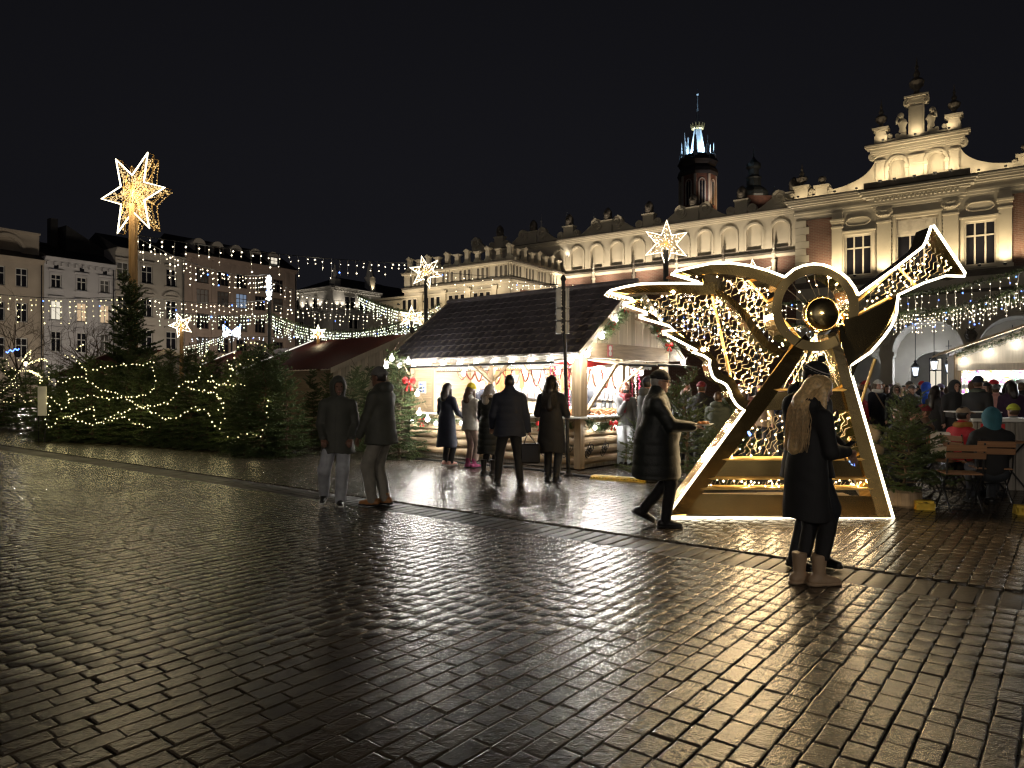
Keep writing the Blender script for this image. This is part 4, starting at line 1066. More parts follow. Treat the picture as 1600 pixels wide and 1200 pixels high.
    MB().box(x0, x1, y0 - .02, y0 + .1, ze - .16, ze - .06).build('front_beam', M_WOODX, t)
    # raised shutters
    def flap(p, q, out, z0, z1):
        m = MB(); p, q, out = Vector(p), Vector(q), Vector(out)
        a, b_, c, d_ = [v + Vector((0, 0, z)) for v, z in ((p, z0), (q, z0), (q + out, z1), (p + out, z1))]
        nrm = Vector((0, 0, -.03)); m.prism([a, b_, c, d_], nrm); o = m.build('raised_shutter', M_CREAM, t)
        e = MB(); e.tube([c + Vector((0, 0, -.02)), d_ + Vector((0, 0, -.02))], .022, 4); e.build('shutter_edge', M_BLACK, o)
    flap((x0 + .75, y0 - .06, 0), (3.1, y0 - .06, 0), (0, -.62, 0), 2.19, 2.12); flap((3.15, y0 - .06, 0), (x1 - .1, y0 - .06, 0), (0, -.62, 0), 2.21, 2.13)
    flap((x1 + .06, y0 + .2, 0), (x1 + .06, 2.0, 0), (.72, 0, 0), 2.2, 2.10); flap((x1 + .06, 2.05, 0), (x1 + .06, y1, 0), (.72, 0, 0), 2.2, 2.12)
    # gable: beam, vertical boards
    gx = x1 + .02
    MB().box(gx - .05, gx + .02, y0 - .05, y1 + .05, 2.23, 2.55).build('gable_beam', M_WOODY, t)
    nb = 22
    for k in range(nb):
        a, b_ = y0 - .05 + (y1 - y0 + .1) * k / nb, y0 - .05 + (y1 - y0 + .1) * (k + 1) / nb - .008
        h = lambda y: min(zr - .14, ze - .14 + (zr - ze) * (1 - abs(y - D / 2) / (D / 2)))
        if max(h(a), h(b_)) < 2.58: continue
        m = MB(); pts = [(gx - .02, a, 2.555), (gx - .02, b_, 2.555), (gx - .02, b_, max(2.56, h(b_))), (gx - .02, a, max(2.56, h(a)))]
        if a < D / 2 < b_: pts.insert(3, (gx - .02, D / 2, zr - .14))
        m.prism(pts, (.02 + .006 * (k % 2), 0, 0)); m.build('gable_board', M_CREAM, t)
    m = MB(); m.poly([(x0, y0, 2.2), (x0, y1, 2.2), (x0, D / 2, zr - .15)]); m.build('rear_gable', M_WOODZ, t)
    # walls inside
    m = MB()
    for k in range(7): m.box(x0, x0 + .75, y0, y0 + .03, 1.06 + k * .165, 1.06 + k * .165 + .16)
    m.build('end_panel', M_WOODX, t)
    m = MB()
    for k in range(7): m.box(x0, x0 + .03, y0 + .03, y1, 1.06 + k * .165, 1.06 + k * .165 + .16)
    m.build('side_panel', M_WOODY, t)
    for k in range(8):
        a = x0 + .1 + k * .6
        mm = M_ORANGEW if k in (1, 2, 4, 5) else M_CREAM
        MB().box(a, a + .58, 2.3, 2.34, .6, 2.2).build('back_panel', mm, t)
    MB().box(x0, x1, 2.2, 2.28, 1.35, 1.38).build('shelf', M_WHITE, t)
    MB().box(x0 + .1, x1 - .1, y0 + .1, y0 + .13, 2.0, 2.02).build('rail', M_IRON, t)
    # lace and red valance
    for (a, b_) in (((x0 + .8, y0 + .12, 2.18), (x1 - .2, y0 + .12, 2.18)), ((x1 - .16, y0 + .3, 2.18), (x1 - .16, y1 - .4, 2.18))):
        a, b_ = Vector(a), Vector(b_); m = MB(); n = int((b_ - a).length / .07)
        for k in range(n):
            p, q = a.lerp(b_, k / n), a.lerp(b_, (k + 1) / n); mid = (p + q) / 2
            m.poly([p, q, q - Vector((0, 0, .10)), mid - Vector((0, 0, .15)), p - Vector((0, 0, .10))])
        m.build('lace_trim', M_LACE, t)
    m = MB(); m.poly([(4.55, y0 - .03, 2.19), (x1 - .1, y0 - .03, 2.19), (x1 - .1, y0 - .03, 2.07), (4.55, y0 - .03, 2.16)]); m.poly([(x1 + .0, y0 + .2, 2.19), (x1 + .0, 1.7, 2.19), (x1 + .0, 1.7, 2.15), (x1 + .0, y0 + .2, 2.03)]); m.build('red_valance', M_RED, t)
    # hanging sausages, bead strings, goods
    rs = random.Random(8)
    M_SAUS = mat('smoked_sausage', (.30, .07, .035), .4, var=.4, vscale=20); M_PINKS = mat('pink_sausage', (.55, .28, .22), .45, var=.3, vscale=15)
    for k in range(13):
        x = 2.1 + k * .27 + rs.uniform(-.05, .05); yv = y0 + .2
        w = rs.uniform(.08, .16); dp = rs.uniform(.16, .34)
        pts = [(x - w + 2 * w * i / 8, yv + rs.uniform(-.01, .01), 2.0 - dp * math.sin(PI * i / 8)) for i in range(9)]
        m = MB(); m.tube(pts, .02, 6); m.build('sausage', M_SAUS if k % 3 else M_PINKS, t, smooth=True)
    for k in range(6):
        yv = y0 + .5 + k * .38; w = .17; dp = rs.uniform(.2, .4)
        pts = [(x1 - .2, yv - w + 2 * w * i / 8, 2.02 - dp * math.sin(PI * i / 8)) for i in range(9)]
        m = MB(); m.tube(pts, .024, 6); m.build('sausage', M_PINKS if k % 2 else M_SAUS, t, smooth=True)
    M_BEAD = mat('red_pink_beads', (.62, .05, .13), .35, var=.5, vscale=30)
    for k, (bx, by) in enumerate(((4.62, .42), (4.72, .42), (4.82, .42), (4.92, .42), (5.02, .5), (5.12, .5), (5.22, .5), (x1 - .22, 2.55), (x1 - .22, 2.7), (x1 - .22, 2.85), (x1 - .22, 3.0))):
        m = MB()
        for q in range(16): m.ball((bx + rs.uniform(-.012, .012), by + rs.uniform(-.012, .012), 2.05 - q * .055), .027, 6, 4)
        tag(m.build('bead_string', M_BEAD if k % 3 else mat('white_beads', (.7, .55, .5), .4), t, smooth=True), kind='stuff')
    m = MB()
    for k in range(130):
        p = Vector((rs.uniform(x1 - .36, x1 + .14), rs.uniform(y0 + .45, y1 - .6), 1.07 + rs.uniform(0, .10))); q = p + Vector((rs.uniform(-.06, .06), rs.uniform(-.07, .07), rs.uniform(-.01, .02))); m.tube([p, q], .022, 5)
    tag(m.build('grilled_goods', mat('grilled_cheese', (.40, .16, .06), .5, var=.5, vscale=9), t), kind='stuff')
    m = MB()
    for k in range(60):
        p = Vector((rs.uniform(x0 + .9, x1 - .5), rs.uniform(y0 - .1, y0 + .35), 1.07)); s_ = rs.uniform(.03, .07); m.cbox(p.x - s_, p.x + s_, p.y - s_, p.y + s_, 1.058, 1.06 + rs.uniform(.05, .16), .01)
    tag(m.build('counter_goods', mat('pale_goods', (.45, .36, .28), .6, var=.7, vscale=4), t), kind='stuff')
    m = MB()
    for k in range(46):
        x = x0 + .3 + k * .1; h = rs.uniform(.1, .28); m.lathe([(.035, 0), (.038, h * .7), (.015, h * .8), (.015, h)], (x, 2.16, 1.385), 6)
    tag(m.build('shelf_jars', mat('shelf_goods', (.35, .3, .3), .3, var=.8, vscale=3), t), kind='stuff')
    for k, (x, z, w, h, c) in enumerate(((2.0, 1.55, .3, .4, (.5, .5, .5)), (2.75, 1.6, .4, .45, (.62, .6, .58)), (3.9, 1.55, .35, .5, (.55, .5, .48)), (4.6, 1.6, .3, .4, (.6, .15, .2)))):
        MB().box(x, x + w, 2.27, 2.30, z, z + h).build('poster', mat(f'poster_{k}', c, .6, var=.5, vscale=14), t)
    # small notice with blue print by the end panel, red sign on the gable beam
    nt = MB(); nt.box(x0 + .28, x0 + .52, y0 - .03, y0 - .005, 1.5, 1.78); no = nt.build('notice', M_WHITE, t)
    pr = MB(); bl = mat('blue_print', (.05, .12, .42), .6)
    for r_ in range(3):
        for c_ in range(3 - (r_ == 2)): pr.box(x0 + .31 + c_ * .065, x0 + .36 + c_ * .065, y0 - .034, y0 - .0305, 1.53 + r_ * .08, 1.58 + r_ * .08 - .02 * (c_ == 1))
    tag(pr.build('print', bl, no), kind='stuff')
    s = MB(); s.box(gx + .02, gx + .035, y0 + .95, y0 + 1.13, 2.27, 2.52); so = s.build('small_sign', mat('pale_red_sign', (.55, .12, .12), .5), t)
    s = MB(); 
    for zz_ in (2.34, 2.45): s.lathe([(.055, 0), (.055, .004)], (gx + .036, y0 + 1.04, zz_), 10, M=Matrix.Rotation(PI / 2, 4, 'Y'))
    tag(s.build('print', M_WHITE, so), kind='stuff')
    # iron scrollwork on the base
    for (a0, face) in ((x1 - .25, 0), (x1 - .75, 0), (x0 + 2.6, 0), (y0 + .25, 1), (y0 + .8, 1), (y0 + 1.9, 1), (y0 + 2.4, 1)):
        m = MB()
        for q in range(3):
            pts = []
            for i in range(15):
                th = i / 14 * 3.4 * PI; rr = .11 * (1 - i / 16); 
                u_ = rr * math.cos(th + q) + (q - 1) * .07; v_ = .30 + q * .07 + rr * math.sin(th + q)
                pts.append((a0 + u_, y0 - .075, v_) if face == 0 else (x1 + .075, a0 + u_, v_))
            m.tube(pts, .008, 4)
        m.build('iron_scroll', M_IRON, t)
    return t, dict(x0=x0, x1=x1, y0=y0, y1=y1, ze=ze, zr=zr, L=L, D=D)
STALL, SD = stall_main()
SF_ = frame_of(STALL)
def SW(x, y, z): return SF_ @ Vector((x, y, z))
def stall_lights():
    d = SD
    pts = [SW(.05 + i * .19, -.08, d['ze'] - .07 - .03 * math.sin(PI * (i % 3) / 3)) for i in range(31)]
    bl = [SW(.05 + .05 + k * .50, -.10, d['ze'] - .08) for k in range(12)]
    bulb_string('bulb_string', 'white glass bulbs in a row under the tiled eaves of the stall', pts, bl, 22, E0, .06)
    ga = SW(d['L'] + .06, -.02, d['ze'] - .1); gb = SW(d['L'] + .06, d['D'] / 2, d['zr'] - .1); gc = SW(d['L'] + .06, d['D'] + .02, d['ze'] - .1)
    bl = [ga.lerp(gb, f) for f in (.08, .32, .55, .78)] + [gb.lerp(gc, f) for f in (.3, .62, .95)]
    bulb_string('bulb_string', 'white glass bulbs climbing the gable edges of the tiled stall', [ga, gb, gc], bl, 26, ga, .055)
    bl = [SW(d['x1'] - .25, d['y0'] + .3 + k * .42, 2.08) for k in range(7)]
    bulb_string('bulb_string', 'bulbs hung inside the stall above the food counter', [bl[0], bl[-1]], bl, 75, SW(d['x1'], 2, 0), .055)
    bl = [SW(1.5 + k * .95, 1.15, 2.1) for k in range(5)]
    bulb_string('bulb_string', 'bulbs hung inside the stall over the long front counter', [bl[0], bl[-1]], bl, 140, SW(2, 1, 0), .06)
    bl = [SW(.75 + k * .82, d['y0'] - .16, .93 - .03 * (k % 2)) for k in range(6)]
    bulb_string('bulb_string', 'bulbs among the fir garland below the front counter', bl, bl, 9, SW(2, 0, 0), .042)
    bl = [SW(d['x1'] + .17, d['y0'] + .3 + k * .72, .93) for k in range(4)]
    bulb_string('bulb_string', 'bulbs among the fir garland below the food counter', bl, bl, 9, SW(5.6, 2, 0), .042)
stall_lights()

def stall_far(label, ridge_near, ridge_h, eave_h, half, length, gable_m, lit_edge=None, name='market_stall', warm=0.):
    """ridge_near = ground point under the near end of the ridge; gable faces along +US"""
    t = thing(name, label, 'stall', ridge_near, axes=(US, NS), group='stalls behind the fir hedge')
    r = MB(); n = int(length / .22)
    for s in (-1, 1):
        for k in range(n):
            a, b_ = -length * k / n, -length * (k + 1) / n
            e = lambda x, h, q: (x, s * q, h)
            m_ = (a + b_) / 2
            r.quad(e(a, eave_h, half), e(m_, eave_h + .03, half), e(m_, ridge_h + .03, 0), e(a, ridge_h, 0)); r.quad(e(m_, eave_h + .03, half), e(b_, eave_h, half), e(b_, ridge_h, 0), e(m_, ridge_h + .03, 0))
    ro = r.build('roof', M_REDROOF, t)
    g = MB(); inx = -.25; nb = int(half * 2 / .2)
    for k in range(nb):
        a, b_ = -half * .93 + half * 1.86 * k / nb, -half * .93 + half * 1.86 * (k + 1) / nb - .01
        h = lambda y: eave_h - .08 + (ridge_h - eave_h) * (1 - abs(y) / half)
        pts = [(inx, a, 0), (inx, b_, 0), (inx, b_, h(b_)), (inx, a, h(a))]
        if a < 0 < b_: pts.insert(3, (inx, 0, h(0)))
        gg = MB(); gg.prism(pts, (.02 + .006 * (k % 2), 0, 0)); gg.build('gable_board', gable_m, t)
    w = MB(); w.box(-length + .3, inx, -half * .9, -half * .9 + .05, 0, eave_h - .02); w.box(-length + .3, inx, half * .9 - .05, half * .9, 0, eave_h - .02); w.box(-length + .28, -length + .33, -half * .9, half * .9, 0, eave_h); w.build('walls', M_WOODX, t)
    for s in (-1, 1):
        for x, mm in ((0., M_CREAM), (-length - .03, lit_edge or M_CREAM)):
            b = MB(); b.prism([(x, s * (half + .02), eave_h - .16), (x, s * (half + .02), eave_h + .05), (x, 0, ridge_h + .06), (x, 0, ridge_h - .15)], (.03, 0, 0)); b.build('barge_board', mm, ro)
    return t
EDGE = emat('lit_edge_strip', (1., .93, .80), 1.1)
S2 = px(640, 522, 29.7); S2.z = 0
stall_far('dark red roofed stall with cream board gable behind the firs', S2, 3.9, 2.35, 3.9, 7.0, M_CREAM, EDGE)
S3 = px(462, 537, 36.); S3.z = 0
stall_far('dark red roofed stall with lit roof edge beyond the fir hedge', S3, 3.7, 2.3, 3.4, 6.0, M_CREAM, EDGE)
S4 = px(262, 545, 34.); S4.z = 0
stall_far('low dark red roofed stall with plain grey gable behind the hedge', S4, 3.5, 2.2, 2.8, 7.5, M_GREYW)
def lamp_on(parent, p, e, col=WHT, r=.12):
    bm = MB(); bm.ball(p, r * .8, 8, 6); bm.build('bulkhead_lamp', BULB, parent, world=True, smooth=True); point_light(parent, p, e, col, r)

# bright stall beside the arcade
def stall_right():
    A = Vector((12.55, 20.2, 0)); xa = Vector((.90, -.436, 0)); ya = Vector((.436, .90, 0))
    t = thing('market_stall', 'bright stall with sloping fir-trimmed gable and colourful goods by the arcade', 'stall', A, axes=(xa, ya))
    W = 5.6; ze, zr = 2.7, 3.75; D = 4.
    r = MB(); r.prism([(-.2, 0, ze - .06), (W / 2, 0, zr), (W + .2, 0, ze - .06), (W + .2, 0, ze), (W / 2, 0, zr + .07), (-.2, 0, ze)], (0, D, 0)); ro = r.build('roof', M_WOODY, t)
    g = MB(); g.prism([(.05, .12, 2.3), (W - .05, .12, 2.3), (W - .05, .12, ze - .1), (W / 2, .12, zr - .06), (.05, .12, ze - .1)], (0, .04, 0)); g.build('gable', M_CREAM, t)
    for x in (.12, W / 2, W - .12): MB().cbox(x - .09, x + .09, .02, .2, 0, 2.62, .01).build('post', M_WOODZ, t)
    b = MB(); b.box(.1, W - .1, .04, .1, 0, .95); b.build('front', M_WOODX, t)
    MB().box(0, W, -.25, .35, .95, 1.0).build('counter', M_WHITE, t)
    b = MB(); b.box(.1, W - .1, 2.2, 2.25, 0, 2.6); b.box(.08, .12, .2, 2.2, 0, 2.6); b.box(W - .12, W - .08, .2, 2.2, 0, 2.6); b.build('back_wall', M_WHITE, t)
    MB().box(.1, W - .1, .0, .03, 2.12, 2.32).build('valance', M_CREAM, t)
    cols = [(.6, .1, .3), (.15, .35, .6), (.6, .5, .15), (.5, .12, .5), (.2, .5, .3), (.65, .62, .6), (.6, .25, .1)]
    ms = [mat(f'toy_{i}', c, .5, var=.3) for i, c in enumerate(cols)]
    rs = random.Random(4)
    for k in range(4):
        MB().box(.2, W - .2, 1.7, 2.1, 1.15 + k * .3, 1.17 + k * .3).build('shelf', M_WHITE, t)
        for i in range(len(ms)):
            m = MB()
            for q in range(6):
                x = rs.uniform(.3, W - .3); h = rs.uniform(.08, .22); m.ball((x, 1.75, 1.17 + k * .3 + h / 2), h * .55, 7, 5)
            tag(m.build('shelf_goods', ms[i], t, smooth=True), kind='stuff')
    for k in range(9): MB().tube([(.3 + k * .6, .12, 1.0), (.3 + k * .6, .12, 1.95)], .012, 5).build('rack_bar', M_WHITE, t)
    for k in range(4): MB().tube([(.3, .12, 1.15 + k * .25), (5.1, .12, 1.15 + k * .25)], .01, 5).build('rack_bar', M_WHITE, t)
    for i in range(len(ms)):
        m = MB()
        for q in range(9):
            x = rs.uniform(.3, W - .5); z = 1.05 + rs.randrange(4) * .25; s_ = rs.uniform(.05, .1); m.ball((x, .18, z), s_, 7, 5)
        tag(m.build('rack_goods', ms[i], t, smooth=True), kind='stuff')
    tf = frame_of(t)
    bl = [tf @ Vector((.25 + k * .62, -.06, ze - .05 + (zr - ze) * (1 - abs(.25 + k * .62 - W / 2) / (W / 2)) - .22)) for k in range(9)]
    bulb_string('bulb_string', 'bulbs along the sloping gable of the bright stall by the arcade', bl, bl, 5, bl[0], .07, col=(.93, .96, 1.))
    bl = [tf @ Vector((.4 + k * .8, .9, 2.15)) for k in range(7)]
    bulb_string('bulb_string', 'bulbs inside the bright stall above its shelves', bl, bl, 120, bl[0], .07, col=(.93, .96, 1.))
    return t
STALLR = stall_right()
# ================================================================== firs, garlands, light strings
def fir_mat(name, c1, c2):
    m = bpy.data.materials.new(name); m.use_nodes = True
    n = m.node_tree.nodes; l = m.node_tree.links; b = n['Principled BSDF']
    a = n.new('ShaderNodeAttribute'); a.attribute_name = 'tone'
    oi = n.new('ShaderNodeObjectInfo')
    ad = n.new('ShaderNodeMath'); ad.operation = 'MULTIPLY_ADD'; ad.inputs[1].default_value = .35
    l.new(oi.outputs['Random'], ad.inputs[0]); 
    s = n.new('ShaderNodeMath'); s.operation = 'MULTIPLY'; s.inputs[1].default_value = .65; l.new(a.outputs['Fac'], s.inputs[0]); l.new(s.outputs[0], ad.inputs[2])
    r = n.new('ShaderNodeValToRGB'); r.color_ramp.elements[0].color = (*c1, 1); r.color_ramp.elements[1].color = (*c2, 1)
    l.new(ad.outputs[0], r.inputs['Fac']); l.new(r.outputs['Color'], b.inputs['Base Color']); b.inputs['Roughness'].default_value = .5; b.inputs['Specular IOR Level'].default_value = .35
    return m
M_FIR = fir_mat('fir_needles', (.026, .044, .018), (.105, .145, .048))
M_BARK = mat('fir_bark', (.11, .075, .045), .85, var=.35, vscale=12, bump=.4, bscale=50)
def needles_on(segs, rng, length=.024, width=.0042, step=.011, per=3):
    """needle triangles along twig segments (a, b) as arrays"""
    V = []; T = []
    A = np.array([s[0] for s in segs]); B = np.array([s[1] for s in segs]); tone = np.array([s[2] for s in segs])
    Ls = np.linalg.norm(B - A, axis=1); n = np.maximum(2, (Ls / step).astype(int)) * per
    idx = np.repeat(np.arange(len(segs)), n)
    t = rng.random(len(idx)); base = A[idx] + (B - A)[idx] * t[:, None]
    d = (B - A)[idx] / np.maximum(Ls[idx], 1e-6)[:, None]
    rnd = rng.normal(size=(len(idx), 3)); rnd -= d * (rnd * d).sum(1)[:, None]; rnd[:, 2] += .35; rnd /= np.linalg.norm(rnd, axis=1)[:, None]
    nd = rnd * .85 + d * .62; nd /= np.linalg.norm(nd, axis=1)[:, None]
    ln = length * rng.uniform(.7, 1.25, len(idx))
    side = np.cross(nd, d); side /= np.maximum(np.linalg.norm(side, axis=1), 1e-6)[:, None]
    v = np.stack([base - side * width / 2, base + side * width / 2, base + nd * ln[:, None]], 1)
    tn = np.clip(tone[idx] + rng.normal(0, .12, len(idx)), 0, 1)
    return v.reshape(-1, 3), np.repeat(tn, 3)
def make_fir(h, rad, seed, leader=.5, whorl=.13, name='fir_tree', dens=1.0, droop=.25, nl=.026, per=3, up=.35, bare=.0, nw=.0045):
    """returns (root, trunk, crown) at the origin"""
    rng = np.random.default_rng(seed); rr = random.Random(seed)
    root = bpy.data.objects.new(name, None); COL.objects.link(root); FR[root.name] = Matrix.Identity(4)
    tm = MB(); segs = []
    bend = [Vector((rr.gauss(0, .012) * k, rr.gauss(0, .012) * k, h * k / 10)) for k in range(11)]
    tm.tube(bend, [max(.006, .032 * (h / 2.5) * (1 - .95 * k / 10)) for k in range(11)], 6)
    def trunk_at(z):
        k = min(9.999, max(0, z / h * 10)); i = int(k); return bend[i].lerp(bend[i + 1], k - i)
    z = .14
    while z < h - leader * .35:
        f = z / h
        prof = (1 - f) ** .8 if f > .12 else (.75 + f * 2)
        nb = rr.randint(5, 7) if f < .85 else rr.randint(3, 5)
        a0 = rr.random() * 6.28
        for b in range(nb):
            az = a0 + b * 2 * PI / nb + rr.gauss(0, .18); Lb = max(.10, rad * prof * rr.uniform(.78, 1.12)) + (.06 if f > .8 else 0)
            el = up * (.2 + f * 1.6) - droop * (1 - f) + rr.gauss(0, .08)
            o = trunk_at(z + rr.gauss(0, .02)); d = Vector((math.cos(az) * math.cos(el), math.sin(az) * math.cos(el), math.sin(el)))
            n = max(3, int(Lb / .11)); pts = [o]
            for i in range(n):
                dd = d.copy(); dd.z += .10 * (i / n) - droop * .25 * (1 - i / n); dd.normalize(); pts.append(pts[-1] + dd * (Lb / n))
            tm.tube(pts, [max(.0025, .009 * (1 - i / n) * (Lb / .8 + .3)) for i in range(n + 1)], 4, caps=False)
            tone0 = rr.uniform(.25, .75)
            for i in range(n):
                if i / n > .12 and rr.random() > bare: segs.append((pts[i], pts[i + 1], min(1, tone0 + .25 * i / n)))
                if i >= 1 or n < 4:
                    for s in (-1, 1):
                        if rr.random() > .93 * dens + .0: continue
                        p = pts[i].lerp(pts[i + 1], rr.random()); tl = Lb * (.34 * (1 - i / n) + .12) * rr.uniform(.7, 1.2); tl = max(.05, min(.34, tl))
                        axd = (pts[i + 1] - pts[i]).normalized(); lat = axd.cross(Vector((0, 0, 1)))
                        if lat.length < .1: lat = Vector((1, 0, 0))
                        lat.normalize(); td = (axd * .75 + lat * s * .8 + Vector((0, 0, rr.gauss(.05, .12)))).normalized()
                        q = p + td * tl; mid = p.lerp(q, .55) + Vector((0, 0, -.01))
                        segs.append((p, mid, tone0)); segs.append((mid, q, min(1, tone0 + .3)))
                        if tl > .16:
                            for s2 in (-1, 1):
                                l2 = td.cross(Vector((0, 0, 1))); l2.normalize() if l2.length > .1 else None
                                q2 = mid + (td * .7 + l2 * s2 * .75).normalized() * tl * .4; segs.append((mid, q2, min(1, tone0 + .2)))
        z += whorl * rr.uniform(.7, 1.25) * (1.15 - .35 * f)
    # leader shoot
    top = trunk_at(h * .999)
    for b in range(4):
        az = b * PI / 2 + rr.random(); p = trunk_at(h - leader * .55); q = p + Vector((math.cos(az) * .3, math.sin(az) * .3, .30)) * (leader * .6); tm.tube([p, q], [.006, .003], 4); segs.append((p.lerp(q, .2), q, .5))
    tr = tm.build('trunk', M_BARK, root)
    V, T = needles_on([(tuple(a), tuple(b), c) for a, b, c in segs], rng, nl, nw, .011, per)
    cr = np_mesh('crown', V, np.arange(len(V)).reshape(-1, 3), M_FIR, root, attr=T)
    return root
FIR_PROTO = [make_fir(2.7, .80, 1, .55, .115, per=5, nl=.034, nw=.007), make_fir(2.6, .76, 2, .5, .11, per=5, nl=.034, nw=.007), make_fir(2.75, .84, 3, .8, .115, per=5, droop=.35, nl=.034, nw=.007)]
HEDGE_DEPTH = lambda x: float(np.interp(x, [-60, 0, 65, 200, 330, 460], [30, 29, 21.5, 20.2, 18.2, 16.5]))
first_used = set()
def place_fir(k, loc, sc, rot, label, group):
    src = FIR_PROTO[k]
    if k not in first_used:
        first_used.add(k); M_ = Matrix.Translation(loc) @ Matrix.Rotation(rot, 4, 'Z') @ Matrix.Scale(sc, 4); src.matrix_local = M_; FR[src.name] = M_
        tag(src, label, 'tree', group); return src
    r = copy_tree(src, loc, rot, sc, label, group); r['category'] = 'tree'; return r
rs_f = random.Random(21)
HG = 'dark firs packed into the hedge with yellow lights'
for i in range(15):
    x = 66 + i * 26; Y = HEDGE_DEPTH(x) + .75
    P = px(x, 600, Y); P.z = 0
    place_fir(i % 3, P, rs_f.uniform(.88, 1.06) * (1.0 if x > 120 else .95), rs_f.uniform(0, 6.28), 'dark cut fir in the hedge strung with yellow-white lights', HG)
for i in range(12):
    x = 80 + i * 31; Y = HEDGE_DEPTH(x) + 1.9; P = px(x, 600, Y); P.z = 0
    place_fir((i + 1) % 3, P, rs_f.uniform(.95, 1.12), rs_f.uniform(0, 6.28), 'dark cut fir in the hedge strung with yellow-white lights', HG)
for i, x in enumerate((-50, -22, 4, 26, 48)):
    P = px(x, 600, 29.5 + (i % 2) * .8); P.z = 0
    place_fir((i + 2) % 3, P, rs_f.uniform(1.0, 1.15), rs_f.uniform(0, 6.28), 'fir in the farther clump beside the white panel', 'firs of the farther clump')
place_fir(2, gp(398, 715) + Vector((0, .55, 0)), 1.04, 1.0, 'fir with bare leader at the end of the lit hedge', HG)
place_fir(0, gp(436, 716) + Vector((0, .5, 0)), .98, 2.2, 'fir with bare leader at the end of the lit hedge', HG)
place_fir(1, gp(370, 713) + Vector((0, .5, 0)), 1.0, 3.1, 'fir with bare leader at the end of the lit hedge', HG)
for x, by, sc, k, lb in ((487, 697, .86, 1, 'fir with tall bare tip between hedge and stall'), (515, 700, .80, 0, 'fir with tall bare tip between hedge and stall'), (548, 705, .86, 2, 'fir with tall bare tip between hedge and stall'), (575, 702, .88, 1, 'fir with tall bare tip between hedge and stall')):
    P = gp(x, by) ; place_fir(k, P, sc, rs_f.uniform(0, 6), lb, 'firs between hedge and stall')
place_fir(2, gp(622, 717) + Vector((0, .2, 0)), .98, .4, 'brightly lit fir with red bow at the stall corner', 'firs round the stall')
# tall slim spruce round the star pole
big = make_fir(5.7, 1.6, 9, 1.1, .20, name='spruce_tree', per=5, droop=.3, nl=.05, nw=.011, up=.6); P = px(205, 600, 23.3); P.z = 0
big.matrix_local = Matrix.Translation(P); FR[big.name] = Matrix.Translation(P); tag(big, 'tall dark spruce wrapped round the star pole', 'tree')
# nordmann firs by the angel
near = [make_fir(2.1, .78, 31, .55, .13, per=8, droop=.05, up=.5, nl=.026, nw=.0055), make_fir(1.55, .85, 32, .45, .105, per=8, droop=.05, up=.45, nl=.026, nw=.0055)]
for t_, loc, sc, rz, lb in ((near[0], gp(1075, 752), 1.0, .3, 'young fir with bare leader behind the angel wing'), (near[1], gp(1415, 789), .93, 1.2, 'bushy young fir on a log slice beside the angel robe')):
    M_ = Matrix.Translation(loc + Vector((0, 0, .0 if t_ is near[0] else .16))) @ Matrix.Rotation(rz, 4, 'Z') @ Matrix.Scale(sc, 4); t_.matrix_local = M_; FR[t_.name] = M_; tag(t_, lb, 'tree', 'young firs round the angel')
for src, pxl, sc, rz, lb in ((1, (1140, 742), 1.0, 2.0, 'low young fir inside the angle of wing and robe'), (1, (1003, 748), .72, 4.0, 'small dark fir behind the walking man with a plate'), (0, (1262, 738), .98, 5.0, 'young fir seen through the angel robe net'), (1, (1330, 736), .95, 3.0, 'young fir seen behind the angel robe edge'), (1, (1110, 765), .66, 1.0, 'short fir against the glowing robe edge')):
    o = copy_tree(near[src], gp(*pxl), rz, sc, lb, 'young firs round the angel'); o['category'] = 'tree'
# log slice under the bushy fir
lg = MB(); c = gp(1413, 791); lg.lathe([(.19, 0), (.215, .03), (.215, .20), (.19, .23)], c, 14); tag(lg.build('log_slice', wood_mat('pale_log', (.30, .22, .14), 2)), 'round pale log slice carrying the bushy fir', 'log')

# ------------------------------------------------------------------ fir garlands with bows on the stall
def garland(name, label, pts, r=.10, n=260, group='fir garlands on the stall', bows=(), seed=1, nl=.05, grp_cat='garland'):
    t = thing(name, label, grp_cat, pts[0], group=group); rng = np.random.default_rng(seed)
    pp = resample(pts, .05); segs = []
    for p in pp:
        for k in range(max(2, int(n / len(pp)))):
            d = Vector(rng.normal(size=3)); d.z -= .6; d.normalize(); segs.append((tuple(p), tuple(p + d * r * rng.uniform(.6, 1.3)), rng.uniform(.2, .9)))
    V, T = needles_on(segs, rng, nl, .006, .014, 3)
    inv = np.array(frame_of(t).inverted()); V = V @ inv[:3, :3].T + inv[:3, 3]
    np_mesh('greenery', V, np.arange(len(V)).reshape(-1, 3), M_FIR, t, attr=T)
    for b in bows: bow(t, b)
    return t
def bow(t, p, s=.09, mm=None):
    p = Vector(p); m = MB()
    for q in (-1, 1):
        m.lathe([(.002, 0), (.5 * s, .5 * s), (.55 * s, .8 * s), (.3 * s, 1.1 * s), (.01, 1.15 * s)], p, 8, M=Matrix.Rotation(q * 1.15, 4, 'Y'), sy=.55)
        m.prism([p + Vector((0, -.01, 0)), p + Vector((q * .25 * s, -.02, -1.5 * s)), p + Vector((q * .75 * s, -.02, -1.3 * s))], (0, .012, 0))
    m.ball(p, .25 * s, 6, 5); return m.build('bow', mm or M_RED, t, world=True, smooth=True)
d = SD
f1 = [SW(d['x0'] + .3 + k * .24, d['y0'] - .12, .93 - .05 * abs(math.sin(k * .8))) for k in range(20)]
garland('fir_garland', 'fir garland with red bows under the front counter', f1, .12, 600, bows=[SW(1.15, .1, .85), SW(4.7, .1, .88), SW(2.9, .1, .85)], seed=2)
